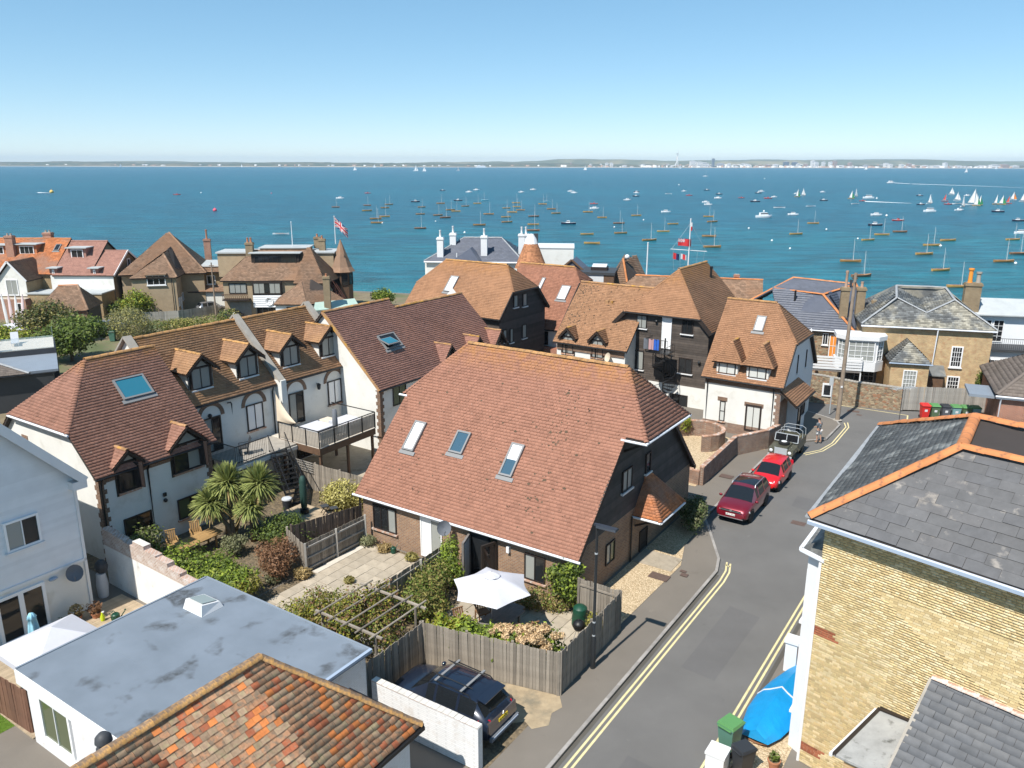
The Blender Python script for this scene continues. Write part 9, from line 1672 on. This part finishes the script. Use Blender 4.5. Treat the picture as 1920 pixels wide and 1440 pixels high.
M_ = [(c2(70, 370), 'white'), (c2(278, 330), 'red'), (c2(840, 311), 'navy'), (c2(1037, 323), 'white'), (c2(1092, 307), 'white'), (c2(1430, 324), 'white'), (c2(1518, 305), 'white'), (c2(955, 387), 'navy'), (c2(1157, 384), 'teal'), (c2(1615, 394), 'teal'), (c2(1800, 318), 'white'), (c2(1825, 329), 'white'), (c2(635, 395), 'navy'), (c2(1783, 562), 'navy'), (c3(670, 350), 'navy'), (c3(668, 359), 'white'), (c3(665, 385), 'navy'), (c3(595, 418), 'white'), (c3(932, 367), 'open'), (c3(1058, 345), 'white'), (c3(1100, 379), 'red'), (c3(908, 516), 'white'), (c3(1245, 336), 'navy'), (c3(1345, 369), 'navy'), (c3(1335, 402), 'white'), (c3(1235, 436), 'white'), (c3(1255, 455), 'white'), (c3(1528, 399), 'red'), (c3(322, 448), 'red'), (c3(325, 488), 'white'), (c3(1665, 360), 'navy'), (c3(1690, 347), 'white'), (c3(1640, 430), 'navy'), (c3(1745, 403), 'red'), (c3(1795, 393), 'white'), (c3(1838, 481), 'open'), (c3(1712, 558), 'cruiser'), (c4(60, 366), 'white'), (c4(272, 352), 'white'), (c4(280, 421), 'navy'), (c4(175, 469), 'open'), (c4(30, 538), 'white'), (c4(540, 449), 'open'), (c4(645, 402), 'cruiser'), (c4(600, 424), 'red'), (c4(710, 541), 'white'), (c4(890, 585), 'red'), (c4(700, 625), 'navy'), (c4(1065, 382), 'navy'), (c4(1145, 512), 'cruiser'), (c4(1075, 455), 'navy'), (c4(1390, 502), 'white'), (c4(1705, 514), 'navy'), (c4(1870, 588), 'navy'), (c4(1895, 692), 'white'), (c4(1455, 382), 'white'), (c4(1300, 452), 'red'), (c4(1370, 449), 'open'), (c4(830, 276), 'cruiser'), ((332, 365.5), 'red'), ((527, 440), 'open')]
NM = {'white': 'white motor boat', 'navy': 'dark-hulled motor boat', 'red': 'red motor boat', 'open': 'long white open launch', 'teal': 'teal open boat with mast', 'cruiser': 'white motor cruiser'}
for ty in NM:
 for n_, ((px, py), _) in enumerate(sorted(q for q in M_ if q[1] == ty)): put(MBo[ty], px, py, f"{NM[ty]} on the sea, {ORD(n_+1)} of its kind from the left", 180+rk.uniform(-12, 12) if rk.random() < .6 else rk.uniform(-12, 12), 'motor boats in the moorings', 1.35 if (px, py) == c4(830, 276) else rk.uniform(.85, 1.1))
S_ = [(c4(110, 380), 'white'), (c4(65, 390), 'green'), (c4(505, 405), 'green'), (c4(543, 388), 'white'), (c4(1145, 446), 'white'), (c4(1272, 426), 'red'), (c4(1370, 420), 'white'), (c4(1418, 470), 'white'), (c4(1497, 458), 'white'), (c4(1530, 462), 'green'), (c4(1555, 458), 'green'), (c4(1690, 450), 'teal'), (c4(1737, 452), 'green'), (c4(1790, 445), 'red'), (c4(1828, 415), 'orange'), (c4(1908, 428), 'orange'), (c4(1325, 370), 'white')]
SN = {'white': 'dinghy under white sails', 'green': 'dinghy with green sail', 'orange': 'dinghy with orange spinnaker', 'red': 'small dinghy with red sail', 'teal': 'dinghy with turquoise sail'}
for ty in SN:
 for n_, ((px, py), _) in enumerate(sorted(q for q in S_ if q[1] == ty)): put(SB[ty], px, py, f"{SN[ty]} in the racing fleet, {ORD(n_+1)} of its colour from left", rk.uniform(-40, 40), 'racing dinghies offshore', 1.7 if px == c4(1497, 458)[0] else 1.0)
Y_ = [c2(*q) for q in ((180, 158), (327, 137), (637, 164), (700, 166), (955, 163), (1908, 155))]+[c3(248, 168), c3(1025, 158)]+[c4(1445, 190), c4(625, 166), c4(1690, 162)]+[(226, 313.5), (137, 310.5), (453, 313.5)]
for n_, (px, py) in enumerate(sorted(Y_)): put(SB['yacht'], px, py, f"distant yacht under white sail near the far shore, {ORD(n_+1)} from left", rk.uniform(-50, 50), 'distant yachts', min(4.5, .62*(at(px, py, ZS).y/1000)**.5+.25) if px != c2(637, 164)[0] else 1.7)
put(SB['ketch'], 1323, 331, 'white moored yacht with bare masts, alone below the tall tower', 10, None, 1.25)
BY = [((403, 396), 'pink', 1.3), ((97, 361.5), 'yellow', 2.0), ((377, 362), 'white', .7), ((509, 363), 'pink', .6), (c2(787, 542), 'white', .35), (c2(1005, 628), 'white', .5), (c2(388, 556), 'white', .4), (c3(1017, 293), 'white', .9), (c3(1717, 243), 'white', 1.2), (c3(727, 581), 'white', .4), (c3(1588, 650), 'white', .45), (c3(1777, 751), 'white', .45), (c3(488, 640), 'white', .4), (c3(1712, 512), 'white', .7), (c4(303, 659), 'white', .45), (c4(795, 547), 'white', .7), (c4(5, 816), 'white', .4), (c4(1237, 795), 'white', .5), (c4(560, 735), 'white', .4), (c4(715, 405), 'white', .8), (c4(1850, 938), 'white', .45), (1821, 541, ), ]
BY[-1] = ((1821, 541), 'yellow', .4)
for n_, ((px, py), c_, r_) in enumerate(sorted(BY)):
 t = thing('buoy', f"{c_} mooring buoy on the sea, {ORD(n_+1)} buoy from the left", 'buoy', at(px, py, ZS), 0, 'mooring buoys'); m = MB(); m.ball((0, 0, r_*.5), (r_, r_, r_*.9), 10, 6); m.build('float', 'buoy_'+c_, t, True); m = MB(); m.tube([(0, 0, r_), (0, 0, r_*1.9)], r_*.12, 5); m.build('spindle', 'buoy_'+c_, t)
def wake(label, pts, w0, w1):
 P_ = [at(*p, ZS)+Vector((0, 0, .12)) for p in pts]; m = MB(); rows = []; n = 40
 for i_ in range(n+1):
  f_ = i_/n*(len(P_)-1); k_ = min(int(f_), len(P_)-2); p = P_[k_].lerp(P_[k_+1], f_-k_); w_ = w0+(w1-w0)*i_/n; w_ *= .7+.6*rk.random(); rows.append([p+Vector((0, -w_, 0)), p+Vector((0, 0, .35*(1-i_/n)+.05)), p+Vector((0, w_, 0))])
 m.grid(rows); o = m.build('wake', 'foam', None, True, 'stuff'); return tag(o, label, 'wake')
wake('white wake trailing the large motor cruiser offshore', [c4(850, 275), c4(1000, 284), c4(1500, 299), c4(1930, 316)], 5, 2.5); wake('white wake behind the red motor boat', [c4(610, 428), c4(800, 435), c4(1000, 443)], 3, 1.2); wake('short white wake beside the yellow buoy', [(72, 361.5), (94, 361.8)], 2.5, 1.0)
for o in KB+list(MBo.values())+list(SB.values()):
 for c_ in list(o.children): bpy.data.objects.remove(c_)
 bpy.data.objects.remove(o)
# ---------------------------------------------------------------- far shore
def ribbon(name, y0, depth, prof, mt, step=60, kind='structure', x0=-7200, x1=7200, zb=-11.5):
 V = []; F = []; xs = np.arange(x0, x1+1, step)
 for i_, x in enumerate(xs):
  h_ = prof(x)
  for dy, k_ in ((0, 0), (depth*.06, .75), (depth*.3, .95), (depth*.6, 1.0), (depth, .2)): V.append((x, y0+dy+.02*x, zb+(h_-zb)*k_))
  if i_: n0 = (i_-1)*5; F += [(n0+j, n0+5+j, n0+6+j, n0+1+j) for j in range(4)]
 return np_mesh(name, V, F, mt, None, kind, True)
nz = lambda x, s_, a: a*(math.sin(x*s_)+.6*math.sin(x*s_*2.3+1)+.4*math.sin(x*s_*5.1+2)+.3*math.sin(x*s_*11.7+.5))
ss_ = lambda x, a, b: max(0, min(1, (x-a)/(b-a)))
ribbon('far_beach', 6150, 160, lambda x: -7.5+nz(x, .004, .6), 'sand'); ribbon('far_shore', 6300, 900, lambda x: 18+nz(x, .0031, 3.0)+abs(nz(x, .03, 2.0))-10*ss_(x, 300, 900), 'shore_wood', 30); ribbon('far_hills', 8200, 2500, lambda x: 22+18*ss_(x, -1200, 800)+nz(x+900, .0016, 7)+22*ss_(x, 0, 600)*(1-ss_(x, 4200, 6000)*.3), 'hill', 80)
def block(px, w_, h_, mt, n_, d_=40, y=6240, steps=0):
 t = thing('city_block', f"{ {'city_white': 'white', 'city_grey': 'grey', 'city_brick': 'brownish', 'city_dark': 'dark blue'}[mt]} building on the far shore, {ORD(n_)} of the distant blocks from left", 'building', aty(px, 313, y+random.uniform(0, 160)), 1, 'distant buildings on the far shore'); t.location.z = -9; m = MB(); m.box(-w_/2, 0, 0, w_/2, d_, h_); m.build('wall', mt, t); m = MB(); m.box(-w_*.3, d_*.2, h_, w_*.2, d_*.7, h_+4); m.build('roof_plant', 'city_grey', t)
 m = MB(); k_ = max(1, int(h_/9))
 for j in range(k_): m.box(-w_*.46, -.6, h_*(j+.35)/k_, w_*.46, -.2, h_*(j+.65)/k_)
 m.build('window_band', 'city_dark', t)
BK = [(1071, 14, 30, 'city_brick'), (1108, 18, 22, 'city_white'), (1127, 14, 22, 'city_white'), (1138, 22, 30, 'city_white'), (1147, 22, 30, 'city_white'), (1205, 30, 18, 'city_white'), (1227, 18, 16, 'city_white'), (1250, 16, 22, 'city_brick'), (1300, 46, 46, 'city_white'), (1312, 40, 40, 'city_white'), (1322, 60, 34, 'city_white'), (1338, 12, 64, 'city_dark'), (1352, 50, 30, 'city_grey'), (1368, 18, 28, 'city_white'), (1395, 50, 26, 'city_white'), (1402, 40, 24, 'city_white'), (1440, 30, 22, 'city_brick'), (1455, 30, 24, 'city_white'), (1475, 34, 42, 'city_dark'), (1491, 34, 40, 'city_dark'), (1498, 26, 28, 'city_white'), (1512, 22, 26, 'city_brick'), (1525, 22, 52, 'city_white'), (1531, 30, 40, 'city_white'), (1545, 18, 42, 'city_white'), (1558, 18, 42, 'city_white'), (1566, 26, 50, 'city_brick'), (1595, 20, 38, 'city_brick'), (1580, 60, 16, 'city_white'), (1625, 30, 20, 'city_grey'), (1663, 26, 34, 'city_white'), (1671, 20, 26, 'city_white'), (1692, 22, 26, 'city_white'), (1706, 26, 32, 'city_brick'), (1737, 60, 18, 'city_white'), (1774, 22, 38, 'city_white'), (1760, 90, 16, 'city_white'), (1800, 90, 15, 'city_white'), (1845, 100, 16, 'city_white'), (1868, 70, 24, 'city_white'), (1885, 50, 28, 'city_brick'), (1905, 50, 18, 'city_white'), (1020, 60, 14, 'city_brick'), (1005, 50, 12, 'city_brick'), (405, 16, 14, 'city_white'), (286, 30, 12, 'city_white'), (770, 26, 14, 'city_white'), (580, 40, 10, 'city_white'), (240, 40, 10, 'city_brick')]
for n_, b in enumerate(sorted(BK)): block(b[0], b[1], b[2], b[3], n_+1)
rr = random.Random(11); V = []; F = []
for j in range(900):
 px = rr.triangular(1040, 1925, 1500) if j < 640 else rr.uniform(0, 1040); p = aty(px, 313, 6260+rr.random()**2*900); w_, d_, h_ = rr.uniform(8, 30), rr.uniform(8, 20), rr.uniform(6, 17)*(1 if j < 640 else .6); x, y, n0 = p.x, p.y, len(V)
 zb = -10+(p.y-6260)*.012
 V += [(x+a*w_/2, y+b*d_/2, zb+c_*h_+ (6 if j >= 640 else 0)) for c_ in (0, 1) for a, b in ((-1, -1), (1, -1), (1, 1), (-1, 1))]; F += [(n0, n0+1, n0+5, n0+4), (n0+1, n0+2, n0+6, n0+5), (n0+2, n0+3, n0+7, n0+6), (n0+3, n0, n0+4, n0+7), (n0+4, n0+5, n0+6, n0+7)]
o = np_mesh('distant_town', V, F, 'city_white', None, 'stuff')
for q in ('city_grey', 'city_brick'): o.data.materials.append(MAT[q])
o.data.polygons.foreach_set('material_index', np.repeat(RNG.choice([0, 1, 2, 2, 0], len(F)//5), 5).astype(np.int32)); tag(o, 'mass of small houses along the far shore', 'town')
t = thing('sail_tower', 'tall white sail-shaped tower on the far shore', 'tower', aty(1269, 313, 6230), 0); t.location.z = -10
for s_ in (-1, 1): m = MB(); m.tube([(s_*11, 0, 0), (s_*7, 0, 30), (3, 0, 62), (5, 0, 100), (6, 0, 120)], [4.0, 3.4, 3.2, 2.4, .8], 8); m.build('leg', 'city_white', t, True)
m = MB(); m.grid([[(5.5-.0*f_, -1, 55+55*f_), (5.5-17*math.sin(math.pi*(.2+.75*f_))**1.0*(1-f_*.6), 0, 52+50*f_), (5.5, 1, 55+55*f_)] for f_ in np.linspace(0, 1, 9)]); m.build('sail', 'city_white', t, True); m = MB(); m.box(-8, -6, 96, 6, 6, 102); m.build('viewing_deck', 'city_grey', t); m = MB(); m.tube([(6, 0, 118), (6, 0, 134)], [.9, .3], 6); m.build('spire', 'city_white', t)
t = thing('passenger_ferry', 'white ferry passing in front of the far shore', 'ship', at(902, 314.2, ZS), 180); 
for nm, q, mt_ in (('hull', (-38, -9, 0, 38, 9, 6), 'gel_white'), ('superstructure', (-30, -8, 6, 26, 8, 13), 'gel_white'), ('bridge', (4, -7, 13, 20, 7, 17), 'gel_white'), ('funnel', (-16, -3, 13, -10, 3, 19), 'city_grey'), ('window_band', (-28, -8.2, 8.6, 24, 8.2, 10.2), 'city_dark')): m = MB(); m.box(*q); m.build(nm, mt_, t)
# ---------------------------------------------------------------- sea air
m = MB(); m.box(-14500, -90, -15, 14500, 12000, 95); hz = m.build('haze', 'underlay', None, False, 'stuff'); tag(hz, 'thin pale sea haze over the whole bay', 'haze')
hm = bpy.data.materials.new('haze'); hm.use_nodes = True; tt = hm.node_tree; tt.nodes.clear(); vo = tt.nodes.new('ShaderNodeVolumePrincipled'); vo.inputs['Color'].default_value = (.64, .82, 1, 1); vo.inputs['Density'].default_value = 7.5e-5; vo.inputs['Anisotropy'].default_value = 0; oo = tt.nodes.new('ShaderNodeOutputMaterial'); tt.links.new(vo.outputs[0], oo.inputs['Volume']); hz.data.materials[0] = hm
